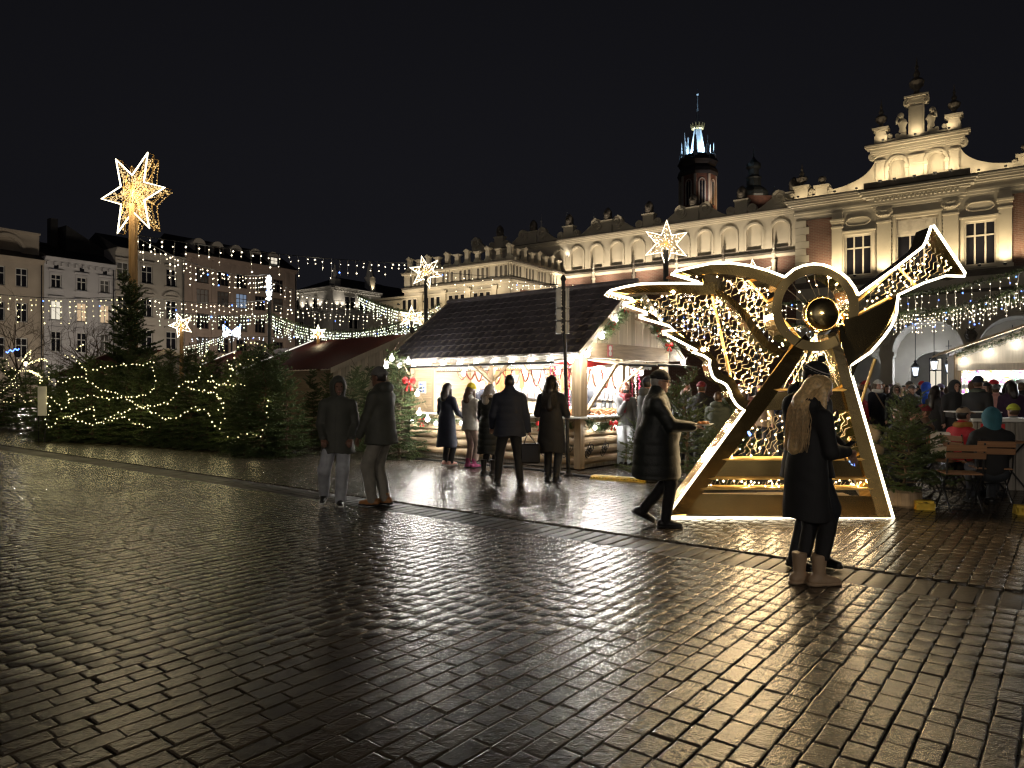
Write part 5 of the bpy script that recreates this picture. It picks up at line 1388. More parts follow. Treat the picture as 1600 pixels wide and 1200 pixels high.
f2 = [SW(d['x1'] + .14, d['y0'] + .1 + k * .25, .95 - .10 * abs(math.sin(k * .75))) for k in range(12)]
garland('fir_garland', 'fir garland with red bow under the food counter', f2, .15, 600, bows=[SW(d['x1'] + .25, d['y0'] + .85, .88)], seed=3)
ga = SW(d['L'] + .0, .25, d['ze'] + .02); gb = SW(d['L'] + .0, d['D'] / 2, d['zr'] - .22); gc = SW(d['L'] + .0, d['D'] - .2, d['ze'] + .02)
garland('fir_garland', 'fir garland with red bows along the gable slopes', [ga.lerp(gb, .25), gb - Vector((0, 0, .15)), gb.lerp(gc, .85)], .2, 900, bows=[ga.lerp(gb, f) - Vector((0, .05, .06)) for f in (.45, .75)] + [gb.lerp(gc, f) - Vector((0, .05, .12)) for f in (.3, .52, .75)], seed=4)
tr_ = frame_of(STALLR)
garland('fir_garland', 'fir garland on the sloping gable of the bright stall', [tr_ @ Vector((.1, -.06, 2.6)), tr_ @ Vector((2.8, -.06, 3.55)), tr_ @ Vector((5.4, -.06, 2.6))], .16, 700, seed=6, group='garlands by the arcade')
bow(thing('red_bow', 'red bow hanging on the lit fir at the stall corner', 'bow', px(639, 597, 16.0)), px(639, 597, 16.0), .14)
for i, (x, y) in enumerate(((652, 615), (655, 645), (668, 655), (638, 565), (612, 560))):
    p = px(x, y, 15.9); t_ = thing('glass_bulb', 'white glass bulb glowing in the lit fir at the stall corner', 'light', p, group='bulbs in the lit fir')
    bm = MB(); bulb_mesh(bm, p, .055); bm.build('bulb', BULB, t_, world=True, smooth=True); hm = MB(); hm.lathe([(.02, .06), (.024, .12)], p, 6); hm.build('lamp_holder', M_WHITE, t_, world=True)
    point_light(t_, p, 18, WHT, .075)

# ------------------------------------------------------------------ yellow-white strings on the hedge (traced courses, hung on the firs)
LEDY = emat('yellow_led', (1., .86, .42), 3.2); LEDW = emat('warm_led', (1., .84, .58), 7.); LEDC = emat('cold_led', (.85, .93, 1.), 6.); LEDB = emat('blue_led', (.10, .22, 1.), 7.); LEDG = emat('pale_led', (.92, 1., .72), 6.)
HS = [[(0, 230), (40, 290), (60, 330), (30, 350), (0, 380)], [(30, 205), (50, 240), (95, 265), (150, 265), (205, 290), (210, 330), (205, 390)],
 [(115, 210), (160, 160), (150, 225), (185, 210), (245, 210), (245, 265), (270, 320), (330, 320), (380, 300), (440, 290), (455, 260), (430, 240), (400, 210), (380, 190), (330, 180)],
 [(485, 260), (560, 245), (640, 235), (740, 230), (790, 215), (795, 260), (805, 310), (800, 360), (740, 390), (660, 400), (600, 380), (530, 365), (470, 330), (445, 290)],
 [(205, 420), (250, 400), (290, 430), (330, 460), (360, 410), (420, 405), (470, 395), (540, 410), (600, 405), (650, 390)],
 [(335, 510), (400, 485), (480, 450), (490, 500), (520, 530), (590, 515), (645, 505), (690, 535), (750, 550), (800, 560)],
 [(335, 505), (420, 530), (470, 545), (540, 525), (610, 490), (690, 465), (740, 450), (800, 445), (880, 425), (940, 350), (960, 325), (1030, 310), (1050, 230), (1080, 160), (1100, 110)],
 [(660, 410), (720, 450), (790, 480), (845, 510), (910, 510), (970, 480), (1010, 455), (1080, 480), (1110, 530), (1135, 560), (1170, 500), (1160, 430), (1110, 380), (1040, 370), (970, 350)],
 [(1160, 130), (1180, 210), (1200, 260), (1230, 240), (1300, 210), (1370, 170), (1380, 140), (1330, 120), (1280, 120), (1230, 160), (1215, 220), (1190, 320), (1120, 350), (1100, 290)],
 [(1400, 420), (1390, 480), (1380, 550), (1350, 600), (1300, 580)], [(1185, 600), (1200, 640), (1260, 600), (1310, 605)], [(230, 420), (260, 465), (240, 520), (270, 565), (300, 510)],
 [(0, 420), (70, 430), (75, 390), (110, 395), (125, 430), (190, 410)], [(100, 210), (130, 240), (75, 290), (95, 350), (50, 340)], [(350, 370), (365, 400), (350, 440)], [(400, 150), (420, 130), (450, 135)], [(1080, 320), (1130, 330), (1200, 340), (1245, 335), (1285, 350)], [(1130, 390), (1150, 440), (1130, 470)]]
rs_h = random.Random(12)
for i, s in enumerate(HS):
    pts = []
    for (cx_, cy_) in s:
        x, y = cx_ * .3, 500 + cy_ * .3; far = x < 58 and i in (0, 1, 12, 13)
        Y = (28.4 if far else HEDGE_DEPTH(x) - .10)
        if not far: Y += .42 * max(0, (640 - y) / 90)
        pts.append(px(x, y, Y))
    pp = smooth_path(pts, 5)
    t_ = thing('light_string', 'string of yellow-white fairy lights looped over the dark fir hedge', 'light string', pts[0], group='fairy light strings on the hedge')
    w = MB(); w.tube(pp, .006, 4); w.build('wire', mat('dark_green_wire', (.02, .04, .02), .6), t_, world=True)
    lp = [p + Vector((rs_h.gauss(0, .02), rs_h.gauss(0, .02), rs_h.gauss(0, .02))) for p in resample(pp, .15)]
    leds('fairy_lights', lp, np.array([rs_h.uniform(.015, .026) for _ in lp]), LEDY, t_)
    for p in resample(pp, 1.1)[::1]: point_light(t_, p + Vector((0, -.06, 0)), .5, (1., .85, .40), .05)

# ------------------------------------------------------------------ icicle curtains
def icicle(label, A, B, sag=.5, drop=.5, step=.24, per=.10, r=.022, mats=None, green=False, seed=1, group='icicle light curtains over the market', blue=.04, light=4., nl=3, lcol=(1., .88, .66)):
    rs = random.Random(seed); A, B = Vector(A), Vector(B); n = 24
    t = thing('icicle_lights', label, 'light string', A, group=group)
    path = [A.lerp(B, k / n) - Vector((0, 0, sag * 4 * (k / n) * (1 - k / n))) for k in range(n + 1)]
    w = MB(); w.tube(path, .014, 4)
    pts = []; kinds = []; wires = MB()
    for p in resample(path, step):
        L = drop * rs.choice((.35, .55, .75, 1.)) ; m = max(2, int(L / (per * 1.25)))
        q = p + Vector((rs.gauss(0, .03), rs.gauss(0, .03), 0))
        wires.tube([p, q - Vector((0, 0, L))], .004, 3, caps=False)
        for k in range(m):
            pts.append(q - Vector((rs.gauss(0, .02), rs.gauss(0, .02), L * (k + .6) / m))); kinds.append(1 if rs.random() < blue else 0)
    w.build('cable', M_BLACK, t, world=True); wo = wires.build('strands', M_WHITE, t, world=True); wo['kind'] = 'stuff'
    m_ = mats or [LEDW, LEDB]
    leds('icicle_leds', pts, np.array([r * .85 * rs.uniform(.55, 1.25) * (1.3 if k else 1) for k in kinds]), m_, t, mi=kinds)
    if green:
        rng = np.random.default_rng(seed); segs = []
        for p in resample(path, .07):
            for k in range(5):
                d_ = Vector(rng.normal(size=3)).normalized(); segs.append((tuple(p), tuple(p + d_ * .14), rng.uniform(.1, .7)))
        V, T = needles_on(segs, rng, .07, .012, .03, 3); inv = np.array(frame_of(t).inverted()); V = V @ inv[:3, :3].T + inv[:3, 3]
        np_mesh('greenery', V, np.arange(len(V)).reshape(-1, 3), M_FIR, t, attr=T)
    if light:
        for k in range(nl):
            p = path[int((k + .5) * n / nl)] - Vector((0, 0, drop * .5)); point_light(t, p, light, lcol, .2)
    return t
IC = 0
def ici(label, a, b, **k):
    global IC
    IC += 1; return icicle(label, px(*a), px(*b), seed=IC * 7, **k)
ici('icicle lights running from the star pole across the dark roofs', (216, 368, 24.5), (700, 412, 36), sag=.25, drop=.95, step=.42, per=.2, r=.035)
ici('icicle lights dropping from the star pole to the lit mast', (216, 372, 24.5), (421, 428, 40), sag=.5, drop=1.0, step=.42, per=.2, r=.036)
ici('icicle lights from beyond the hedge to the spruce at window height', (-20, 458, 27), (206, 462, 30), sag=.15, drop=1.1, step=.22, per=.15, r=.036, mats=[LEDY, LEDB])
ici('icicle lights from the spruce across the brown town house', (212, 462, 30), (421, 468, 40), sag=.25, drop=.8, step=.36, per=.2, r=.036)
ici('icicle lights from the lit mast past the pale corner house', (421, 436, 40), (560, 470, 46), sag=.4, drop=1.3, step=.4, per=.2, r=.038)
ici('icicle lights below the uplit windows of the corner house', (421, 474, 40), (610, 488, 48), sag=.35, drop=1.0, step=.4, per=.2, r=.036)
ici('dense pale icicle lights with fir cable from spruce to mast', (245, 484, 34), (421, 489, 42), sag=.2, drop=.8, step=.22, per=.14, r=.034, mats=[LEDG, LEDB], green=False, light=6)
ici('dense icicle lights with fir cable sagging from the lit mast', (419, 489, 42), (690, 474, 40), sag=1.35, drop=.85, step=.15, per=.12, r=.034, mats=[LEDG, LEDC], green=True, light=8, nl=4)
ici('dense icicle lights with fir cable below the sagging one', (423, 502, 46), (650, 508, 46), sag=.9, drop=.9, step=.18, per=.13, r=.036, mats=[LEDG, LEDC], green=True, light=8, nl=4)
ici('dense icicle lights rising toward the star behind the tiled roof', (560, 462, 44), (735, 490, 33), sag=.45, drop=.9, step=.15, per=.12, r=.032, mats=[LEDG, LEDB], green=True, light=8, nl=3)
ici('low icicle lights behind the red roofed stalls', (300, 528, 44), (640, 516, 48), sag=.1, drop=.35, step=.3, per=.14, r=.034, mats=[LEDC, LEDB], light=4)
ici('icicle lights in a swag left of the glowing bow', (288, 540, 46), (352, 522, 46), sag=.1, drop=.9, step=.14, per=.12, r=.034, mats=[LEDG, LEDC], light=5, nl=1)
ici('sparse icicle lights in front of the crenellated pavilion', (668, 425, 38), (880, 446, 40), sag=-.1, drop=1.1, step=.5, per=.28, r=.034, light=5)
ici('icicle lights in front of the brick wing above the tiled roof', (800, 442, 38), (950, 442, 38), sag=.1, drop=.5, step=.3, per=.2, r=.034, light=4)
ici('fir cable with icicle lights high under the trumpet', (1395, 462, 26), (1640, 412, 21), sag=.15, drop=.85, step=.30, per=.16, r=.024, green=True, blue=.12, light=6, group='icicle light curtains by the arcade')
ici('fir cable with dense icicle lights crossing the arcade arches', (1380, 488, 27), (1640, 432, 20), sag=.35, drop=.75, step=.16, per=.12, r=.024, green=True, blue=.08, light=8, group='icicle light curtains by the arcade')
ici('lowest fir cable with icicle lights over the arcade crowd', (1385, 498, 29), (1640, 456, 22), sag=.15, drop=.7, step=.17, per=.12, r=.024, green=True, blue=.08, light=8, group='icicle light curtains by the arcade')
ici('fir cable with dense icicle lights behind the angel wing', (985, 468, 30), (1260, 470, 28), sag=.3, drop=.9, step=.2, per=.13, r=.028, green=True, blue=.1, light=6, group='icicle light curtains by the arcade')
ici('fir cable with icicle lights low behind the angel wing', (1050, 492, 26), (1290, 500, 26), sag=.4, drop=.8, step=.2, per=.13, r=.026, mats=[LEDC, LEDB], green=True, blue=.15, light=6, group='icicle light curtains by the arcade')

# ------------------------------------------------------------------ stars on poles
NEON = emat('neon_white', (1., .90, .64), 6.5, True); NEONS = emat('neon_small', (1., .90, .66), 5.)
M_GOLDW = mat('gold_wire', (.55, .36, .12), .4, metal=.6, var=.2)
M_POLE = wood_mat('pine_pole', (.40, .24, .10), 2)
def star_pts(c, R, r, rot, ax, ay, n=6):
    c = Vector(c); out = []
    for k in range(2 * n):
        a = rot + PI * k / n; q = R[k // 2 % n] if isinstance(R, (list, tuple)) else R
        rad = q if k % 2 == 0 else r
        out.append(c + ax * (rad * math.cos(a)) + ay * (rad * math.sin(a)))
    return out
def star_light(label, c, R, pole_base, pole_r, second=True, n=6, rot=PI / 2, tilt=None, nled=230, lit=60., led=LEDW, tube_r=.022, ledr=.02, neon=None, ax=None, ay=None, pole_m=None, name='star_light', wrap=False):
    c = Vector(c); t = thing(name, label, 'star light', (c.x, c.y, 0), group='stars on poles over the market')
    rs = random.Random(int(c.x * 31 + 7)); ax = ax or Vector((1, 0, 0)); ay = ay or Vector((0, 0, 1)); nrm = ay.cross(ax)
    p = MB(); p.tube([Vector((c.x, c.y + .05, pole_base)), Vector((c.x, c.y + .05, c.z - R * .25))], [pole_r * 1.15, pole_r], 8); p.build('pole', pole_m or M_POLE, t, world=True)
    r_in = R * .42
    P = star_pts(c - nrm * .0, R, r_in, rot, ax, ay, n)
    m = MB(); m.tube(P, tube_r, 6, closed=True); m.build('neon_outline', neon or NEON, t, world=True)
    P2 = [p_ + nrm * .18 * R for p_ in P]
    f = MB()
    for a, b in zip(P, P2): f.tube([a, b], .008, 4)
    f.tube(P2, .012, 4, closed=True)
    for k in range(0, 2 * n): f.tube([c, P[k]], .008, 4)
    f.build('frame', M_GOLDW, t, world=True)
    pts = []
    for k in range(nled):
        while True:
            a = rs.uniform(0, 2 * PI); rad = R * math.sqrt(rs.random())
            ph = ((a - rot) % (2 * PI / n)) / (2 * PI / n); edge = abs(ph - .5) * 2        # 1 at the points, 0 between
            lim = r_in + (R - r_in) * max(0, (edge - .35) / .65) ** 1.2
            if rad < lim * .96: break
        pts.append(c + ax * (rad * math.cos(a)) + ay * (rad * math.sin(a)) + nrm * rs.uniform(0, .16 * R))
    leds('star_leds', pts, np.array([ledr * rs.uniform(.7, 1.2) for _ in pts]), led, t)
    w = MB()
    for a, b in zip(pts[::2], pts[1::2]):
        if (a - b).length < R * .5: w.tube([a, b], .004, 3, caps=False)
    tag(w.build('led_wires', M_GOLDW, t, world=True), kind='stuff')
    if second:      # a second star crossing behind, lamps only
        ax2 = Vector((.85, -.527, 0)); c2 = c + Vector((.02 * R, .42 * R, 0))
        Q = star_pts(c2, R * .97, r_in, rot, ax2, ay, n); g = MB(); g.tube(Q, .014, 4, closed=True)
        Q2 = [q + nrm * .14 * R for q in Q]; g.tube(Q2, .014, 4, closed=True)
        for a, b in zip(Q, Q2): g.tube([a, b], .01, 4)
        g.build('rear_frame', M_GOLDW, t, world=True)
        q2 = []
        for s in (Q, Q2):
            cl = s + [s[0]]
            q2 += [p_ + Vector((rs.gauss(0, .02), rs.gauss(0, .02), rs.gauss(0, .02))) for p_ in resample(cl, .10)]
        for k in range(nled // 2):
            i = rs.randrange(len(Q)); q2.append(c2.lerp(Q[i], rs.random() * .9) + nrm * rs.uniform(0, .14 * R))
        leds('rear_leds', q2, np.array([ledr * rs.uniform(.7, 1.15) for _ in q2]), emat('amber_led', (1., .62, .22), 1.5), t)
    if lit: point_light(t, c - nrm * .25 * R, lit, (1., .80, .48), .25 * R)
    return t
Vx, Vz = Vector((1, 0, 0)), Vector((0, 0, 1))
star_light('large double star of white and amber lights on a tall pine pole', px(207, 302, 24), 1.46, 0, .14, True, 6, .03, ax=Vector((.93, -.367, 0)), nled=760, lit=100, led=emat('amber_star_led', (1., .70, .34), 1.7), tube_r=.026, ledr=.022)
for lb, x, y, Y, R, rot, second in (('star light on a dark mast beside the crenellated pavilion', 665, 425, 36, .85, PI / 2 + .25, False), ('star light on a mast before the brick wing of the hall', 1041, 381, 24, .80, PI / 2 - .02, False), ('star light just above the lower end of the tiled roof', 643, 497, 30, .52, PI / 2, False), ('star light glimpsed through the angel wing', 1180, 436, 22, .62, PI / 2 + .15, False), ('tilted five-pointed star light beyond the spruce', 283, 508, 33, .58, PI / 2 + .35, False), ('small star light peeping over the red roof ridge', 497, 521, 33, .40, PI / 2, False)):
    star_light(lb, px(x, y, Y), R, 0, .09, second, 5 if 'five' in lb else 6, rot, nled=150 if R > .7 else 80, lit=14 * R, tube_r=.016 if Y < 30 else .022, ledr=.016 if Y < 30 else .02, neon=NEONS, pole_m=M_IRON if x > 600 else M_POLE)
# lit mast and glowing bow
t_ = thing('lit_mast', 'mast wrapped in white lights above the market', 'light mast', px(421, 600, 40)); p0, p1 = px(421, 560, 40), px(421, 431, 40)
m = MB(); m.tube([p0, p1], .1, 8); m.build('mast', M_IRON, t_, world=True)
leds('wrapped_leds', [p0.lerp(p1, rs_h.uniform(.70, 1.0)) + Vector((rs_h.gauss(0, .08), -.1, 0)) for k in range(130)], .04, LEDC, t_); point_light(t_, p1 - Vector((0, .3, .6)), 16, (1., .93, .8), .2)
t_ = thing('bow_light', 'large bow of cold white and blue lights behind the hedge', 'light figure', px(362, 600, 44)); pts = []; kk = []
for k in range(420):
    a = rs_h.uniform(-1, 1); b = rs_h.uniform(-1, 1)
    if abs(b) < .25 + .75 * abs(a): pts.append(px(362 + 14 * a, 521 + 11 * b - 4 * abs(a), 44 + rs_h.uniform(-.2, .2))); kk.append(1 if b < -.3 and rs_h.random() < .5 else 0)
leds('bow_leds', pts, .035, [LEDC, LEDB], t_, mi=kk)
m = MB()
for q in (-1, 1):
    lo = [px(362, 521, 44), px(362 + q * 14, 508, 44), px(362 + q * 14, 531, 44)]; m.tube(lo, .02, 4, closed=True)
m.tube([px(362, 521, 44), px(362, 600, 44)], .05, 6); m.build('frame', M_IRON, t_, world=True)

# ------------------------------------------------------------------ bare trees beyond the hedge
def bare_tree(label, base, h, seed):
    t = thing('bare_tree', label, 'tree', base, group='leafless trees before the town houses'); rs = random.Random(seed); tr = MB(); br = MB()
    def grow(p, d, L, r, lvl, mb):
        n = 4; pts = [p]
        for i in range(n):
            d = (d + Vector((rs.gauss(0, .16), rs.gauss(0, .16), rs.gauss(.03, .12)))).normalized(); pts.append(pts[-1] + d * L / n)
        mb.tube(pts, [r * (1 - .6 * i / n) for i in range(n + 1)], 5 if lvl < 2 else 3, caps=False)
        if lvl < 4:
            for k in range(4 if lvl else 6):
                q = pts[rs.randint(2 if lvl == 0 else 1, n)]; dd = (d + Vector((rs.gauss(0, .75), rs.gauss(0, .75), rs.gauss(.15, .4)))).normalized(); grow(q, dd, L * rs.uniform(.5, .75), r * .5, lvl + 1, br)
    grow(Vector(base), Vector((0, 0, 1)), h * .5, .09, 0, tr)
    tr.build('trunk', M_BARK, t, world=True); br.build('crown', M_BARK, t, world=True); return t
for i, (x, Y, h) in enumerate(((48, 44, 7.6), (118, 46, 6.6), (150, 45, 6.8), (330, 50, 5.4))):
    P = px(x, 600, Y); P.z = 0; bare_tree(('leafless tree before the tan town house', 'leafless tree before the grey-white town house', 'leafless tree beside the tall spruce', 'small leafless tree before the brown town house')[i], P, h, 50 + i)
# lamps added to light the town house fronts, unseen behind the hedge
def fill_lamp(base, h, e, label):
    t = thing('fill_lamp', label, 'street lamp', base, group='street lamps of the square')
    m = MB(); m.lathe([(.16, 0), (.16, .4), (.07, .6), (.055, h - .5), (.09, h - .45), (.05, h - .4)], base, 8); m.build('post', M_IRON, t, world=True)
    m = MB(); m.lathe([(.10, h - .4), (.19, h - .02)], base, 8); m.build('lamp_glass', emat('fill_lamp_glow', (1., .86, .66), 6.), t, world=True)
    m = MB(); m.lathe([(.22, h), (.2, h + .05), (.06, h + .2), (.02, h + .3)], base, 8); m.build('lamp_cap', M_IRON, t, world=True)
    point_light(t, Vector(base) + Vector((0, 0, h - .2)), e, (1., .88, .72), .28)
for i, (x, Y) in enumerate(((40, 70), (175, 78), (330, 90), (470, 100))):
    P = px(x, 600, Y); P.z = 0; fill_lamp(P, 4.3, 1450, 'iron street lamp behind the fir hedge')
for i, (x, y) in enumerate(((-9, -13), (9, -15))): fill_lamp(Vector((x, y, 0)), 6.0, (1700, 1500)[i], 'tall iron street lamp on the open square')  # two more added lamps behind the camera, filling the fronts of the people
# ================================================================== glowing angel
AY = 8.8
def A(x, y, dy=0.): 
    p = px(x, y, AY); p.y += dy; return p
def gold_mat():
    m = bpy.data.materials.new('polished_gold_sheet'); m.use_nodes = True
    n = m.node_tree.nodes; l = m.node_tree.links; b = n['Principled BSDF']
    b.inputs['Base Color'].default_value = (.88, .64, .26, 1); b.inputs['Metallic'].default_value = 1.; b.inputs['Roughness'].default_value = .13
    tc = n.new('ShaderNodeTexCoord'); nz = n.new('ShaderNodeTexNoise'); nz.inputs['Scale'].default_value = 1.6; nz.inputs['Detail'].default_value = 1
    l.new(tc.outputs['Object'], nz.inputs['Vector'])
    bp = n.new('ShaderNodeBump'); bp.inputs['Strength'].default_value = .2; bp.inputs['Distance'].default_value = .08
    l.new(nz.outputs['Fac'], bp.inputs['Height']); l.new(bp.outputs['Normal'], b.inputs['Normal'])
    return m
M_GOLD = gold_mat()
M_NET = mat('pale_net_wire', (.66, .53, .34), .5, var=.1)
def build_angel():
    t = thing('angel_light', 'large golden trumpeting angel outlined in white neon with light nets', 'light sculpture', A(1218, 810))
    dep = .32
    left = [(1040, 808), (1163, 640)]
    wing = [(1157, 638), (1150, 632), (1143, 621), (1140, 611), (1134, 601), (1127, 597), (1119, 594), (1113, 588), (1110, 579), (1108, 571), (1109, 563), (1099, 556), (1081, 550), (1089, 548), (1036, 520), (1034.5, 518), (1054, 516), (1045, 509.5), (998.5, 496), (999, 493), (1011, 491.5), (1010.5, 488.5), (973, 476), (974, 474), (989, 471), (988, 467.5), (948, 457), (953.5, 454), (977.5, 448), (1000, 444), (1030, 443), (1063, 443), (1097.5, 443.5), (1090, 440.5), (1048, 428.5), (1054, 425), (1072, 420), (1090, 416), (1110, 411.8), (1140, 411), (1170, 415), (1200, 423), (1225.5, 433)]
    halo = [(1240, 421), (1255, 415), (1271, 412.5), (1286, 414), (1300, 419), (1314, 427), (1325, 436), (1335, 450), (1340, 461)]
    trump = [(1400, 417.5), (1441, 386), (1446, 377.5), (1454, 354), (1457.5, 352.5), (1507, 427), (1506, 432), (1477, 431), (1442, 442.5), (1402.5, 461)]
    arm = [(1401, 476), (1400, 490), (1392, 510), (1380, 527), (1360, 550), (1342, 562.5), (1327, 572), (1330, 585), (1335, 602), (1396, 812)]
    def neon(pts, closed=False):
        m = MB(); pp = [A(*p, -.012) for p in pts]; m.tube(pp, .0155, 6, closed=closed); m.build('neon_outline', NEON, t, world=True, smooth=True)
    neon(left + wing); neon(wing[-1:] + halo); neon(halo[-1:] + trump); neon(trump[-1:] + arm); neon([(1396, 811), (1040, 808)])
    # edge band of gold sheet running back from the outline
    def band(pts, name='edge_band', d0=.0, d1=dep):
        m = MB(); 
        for a, b in zip(pts, pts[1:]): m.quad(A(*a, d0), A(*b, d0), A(*b, d1), A(*a, d1))
        return m.build(name, M_GOLD, t, world=True)
    band(left + wing); band(wing[-1:] + halo); band(halo[-1:] + trump); band(trump[-1:] + arm)
    def face(outer, inner, name, d=.004, n=30, th=.02):
        """flat gold sheet between two courses"""
        def rs_(pts):
            v = [Vector((*p, 0)) for p in pts]; L = [0]
            for a, b in zip(v, v[1:]): L.append(L[-1] + (b - a).length)
            out = []
            for k in range(n + 1):
                s = L[-1] * k / n; i = max(0, min(len(L) - 2, next((j for j in range(len(L) - 1) if L[j + 1] >= s), len(L) - 2)))
                f = (s - L[i]) / max(1e-6, L[i + 1] - L[i]); out.append(v[i].lerp(v[i + 1], min(1, f)))
            return out
        O, I = rs_(outer), rs_(inner); m = MB()
        for k in range(n):
            o0, o1, i0, i1 = O[k], O[k + 1], I[k], I[k + 1]
            m.quad(A(o0.x, o0.y, d), A(o1.x, o1.y, d), A(i1.x, i1.y, d + .03), A(i0.x, i0.y, d + .03))
            m.quad(A(i0.x, i0.y, d + .03), A(i1.x, i1.y, d + .03), A(i1.x, i1.y, dep), A(i0.x, i0.y, dep))
        return m.build(name, M_GOLD, t, world=True)
    face([(1050, 428), (1072, 420.5), (1110, 412.5), (1140, 412), (1170, 416), (1200, 424), (1224, 433)], [(1066, 430), (1090, 430), (1112, 427), (1140, 428), (1168, 432), (1196, 441), (1216, 450)], 'wing_sheet')
    face([(952, 457), (977, 449), (1000, 445), (1030, 444), (1063, 444), (1097, 444.5), (1120, 440)], [(975, 460), (990, 458), (1010, 456), (1035, 456), (1064, 457), (1100, 460), (1122, 459)], 'wing_sheet')
    face([(1090, 440), (1098, 430), (1112, 428), (1126, 438), (1136, 450)], [(1100, 444), (1104, 452), (1112, 458), (1122, 459), (1132, 455)], 'wing_sheet', n=12)
    face([(952, 458), (988, 468), (974, 475), (1010, 490), (1000, 495), (1052, 514), (1038, 520), (1088, 547), (1099, 556)], [(985, 465), (1003, 474), (1006, 483), (1026, 494), (1032, 503), (1062, 520), (1072, 528), (1100, 543), (1114, 552)], 'wing_sheet', n=44)
    face([(1099, 556), (1109, 564), (1109, 575), (1112, 586), (1120, 594), (1134, 601), (1141, 613), (1146, 624), (1157, 637), (1163, 639)], [(1114, 553), (1121, 563), (1122, 572), (1127, 581), (1136, 586), (1148, 591), (1154, 604), (1158, 614), (1168, 625), (1174, 626)], 'wing_sheet')
    face([(1118, 452), (1134, 458), (1155, 474), (1173, 494), (1184, 512), (1200, 532), (1226, 548)], [(1122, 461), (1138, 470), (1150, 482), (1164, 500), (1176, 520), (1194, 541), (1220, 557)], 'feather_rib')
    # halo ring, head, arm
    hc, Ro, Ri = (1274, 481), 68, 53
    ring = lambda R, n=48: [(hc[0] + R * math.cos(2 * PI * k / n), hc[1] + R * math.sin(2 * PI * k / n)) for k in range(n + 1)]
    m = MB(); o, i = ring(Ro), ring(Ri)
    for k in range(48):
        m.quad(A(*o[k], -.006), A(*o[k + 1], -.006), A(*i[k + 1], -.002), A(*i[k], -.002)); m.quad(A(*i[k], -.002), A(*i[k + 1], -.002), A(*i[k + 1], dep), A(*i[k], dep)); m.quad(A(*o[k], dep), A(*o[k + 1], dep), A(*o[k + 1], -.006), A(*o[k], -.006))
    m.build('halo', M_GOLD, t, world=True)
    c = A(1283, 491, -.05); m = MB(); m.lathe([(.002, .06), (.12, .05), (.19, .025), (.222, -.02), (.222, -.10)][::-1], c, 36, M=Matrix.Rotation(PI / 2, 4, 'X')); m.build('head', M_GOLD, t, world=True, smooth=True)
    face([(1316, 500), (1345, 492), (1372, 478), (1400, 463)], [(1330, 560), (1352, 548), (1376, 525), (1396, 496)], 'arm_sheet', -.02, 16)
    face([(1309, 510), (1314, 540), (1322, 566), (1330, 590)], [(1318, 506), (1328, 530), (1336, 552), (1346, 556)], 'sleeve_sheet', -.03, 12)
    face([(1040, 806), (1100, 726), (1163, 641), (1226, 556), (1258, 522)], [(1072, 806), (1122, 740), (1182, 660), (1240, 580), (1266, 530)], 'robe_edge', -.008, 24)
    face([(1395, 810), (1368, 716), (1336, 604), (1316, 545), (1303, 518)], [(1370, 806), (1346, 716), (1318, 604), (1304, 550), (1294, 522)], 'robe_edge', -.008, 24)
    # cross panels of the robe
    def panel(pts, name, d=.05, th=.03):
        m = MB(); m.prism([A(*p, d) for p in pts], (0, th, 0)); return m.build(name, M_GOLD, t, world=True)
    panel([(1046, 804), (1392, 808), (1382, 776), (1068, 772)], 'bottom_panel', .02)
    panel([(1108, 747), (1372, 747), (1364, 718), (1130, 718)], 'lower_panel', .06)
    panel([(1196, 641), (1336, 641), (1330, 612), (1216, 612)], 'upper_panel', .06)
    for y, a, b in ((609, 1196, 1334), (718, 1128, 1366), (748, 1104, 1374), (764, 1092, 1378)):
        m = MB(); m.tube([A(a, y, .03), A(b, y, .03)], .017, 6); m.tube([A(a, y, .26), A(b, y, .26)], .017, 6); m.build('rail', M_GOLDW, t, world=True)
    for a, b in (((1120, 460), (1158, 628)), ((1174, 430), (1262, 530)), ((1340, 470), (1306, 512)), ((1402, 462), (1320, 506)), ((1447, 385), (1308, 505)), ((1412, 408), (1444, 442)), ((1380, 560), (1338, 690))):
        m = MB(); m.tube([A(*a, .2), A(*b, .2)], .019, 6); m.build('strut', M_GOLDW, t, world=True)
    # rear frame standing on the ground
    for a, b in (((1064, 806), (1250, 545)), ((1380, 808), (1312, 560))):
        m = MB(); m.tube([A(*a, dep) , A(*b, dep)], .022, 6); m.build('rear_leg', M_GOLDW, t, world=True)
    # light nets
    rs = random.Random(33)
    def inside(p, poly):
        x, y = p; c_ = False; n = len(poly)
        for k in range(n):
            (x1, y1), (x2, y2) = poly[k], poly[k - 1]
            if (y1 > y) != (y2 > y) and x < (x2 - x1) * (y - y1) / (y2 - y1 + 1e-12) + x1: c_ = not c_
        return c_
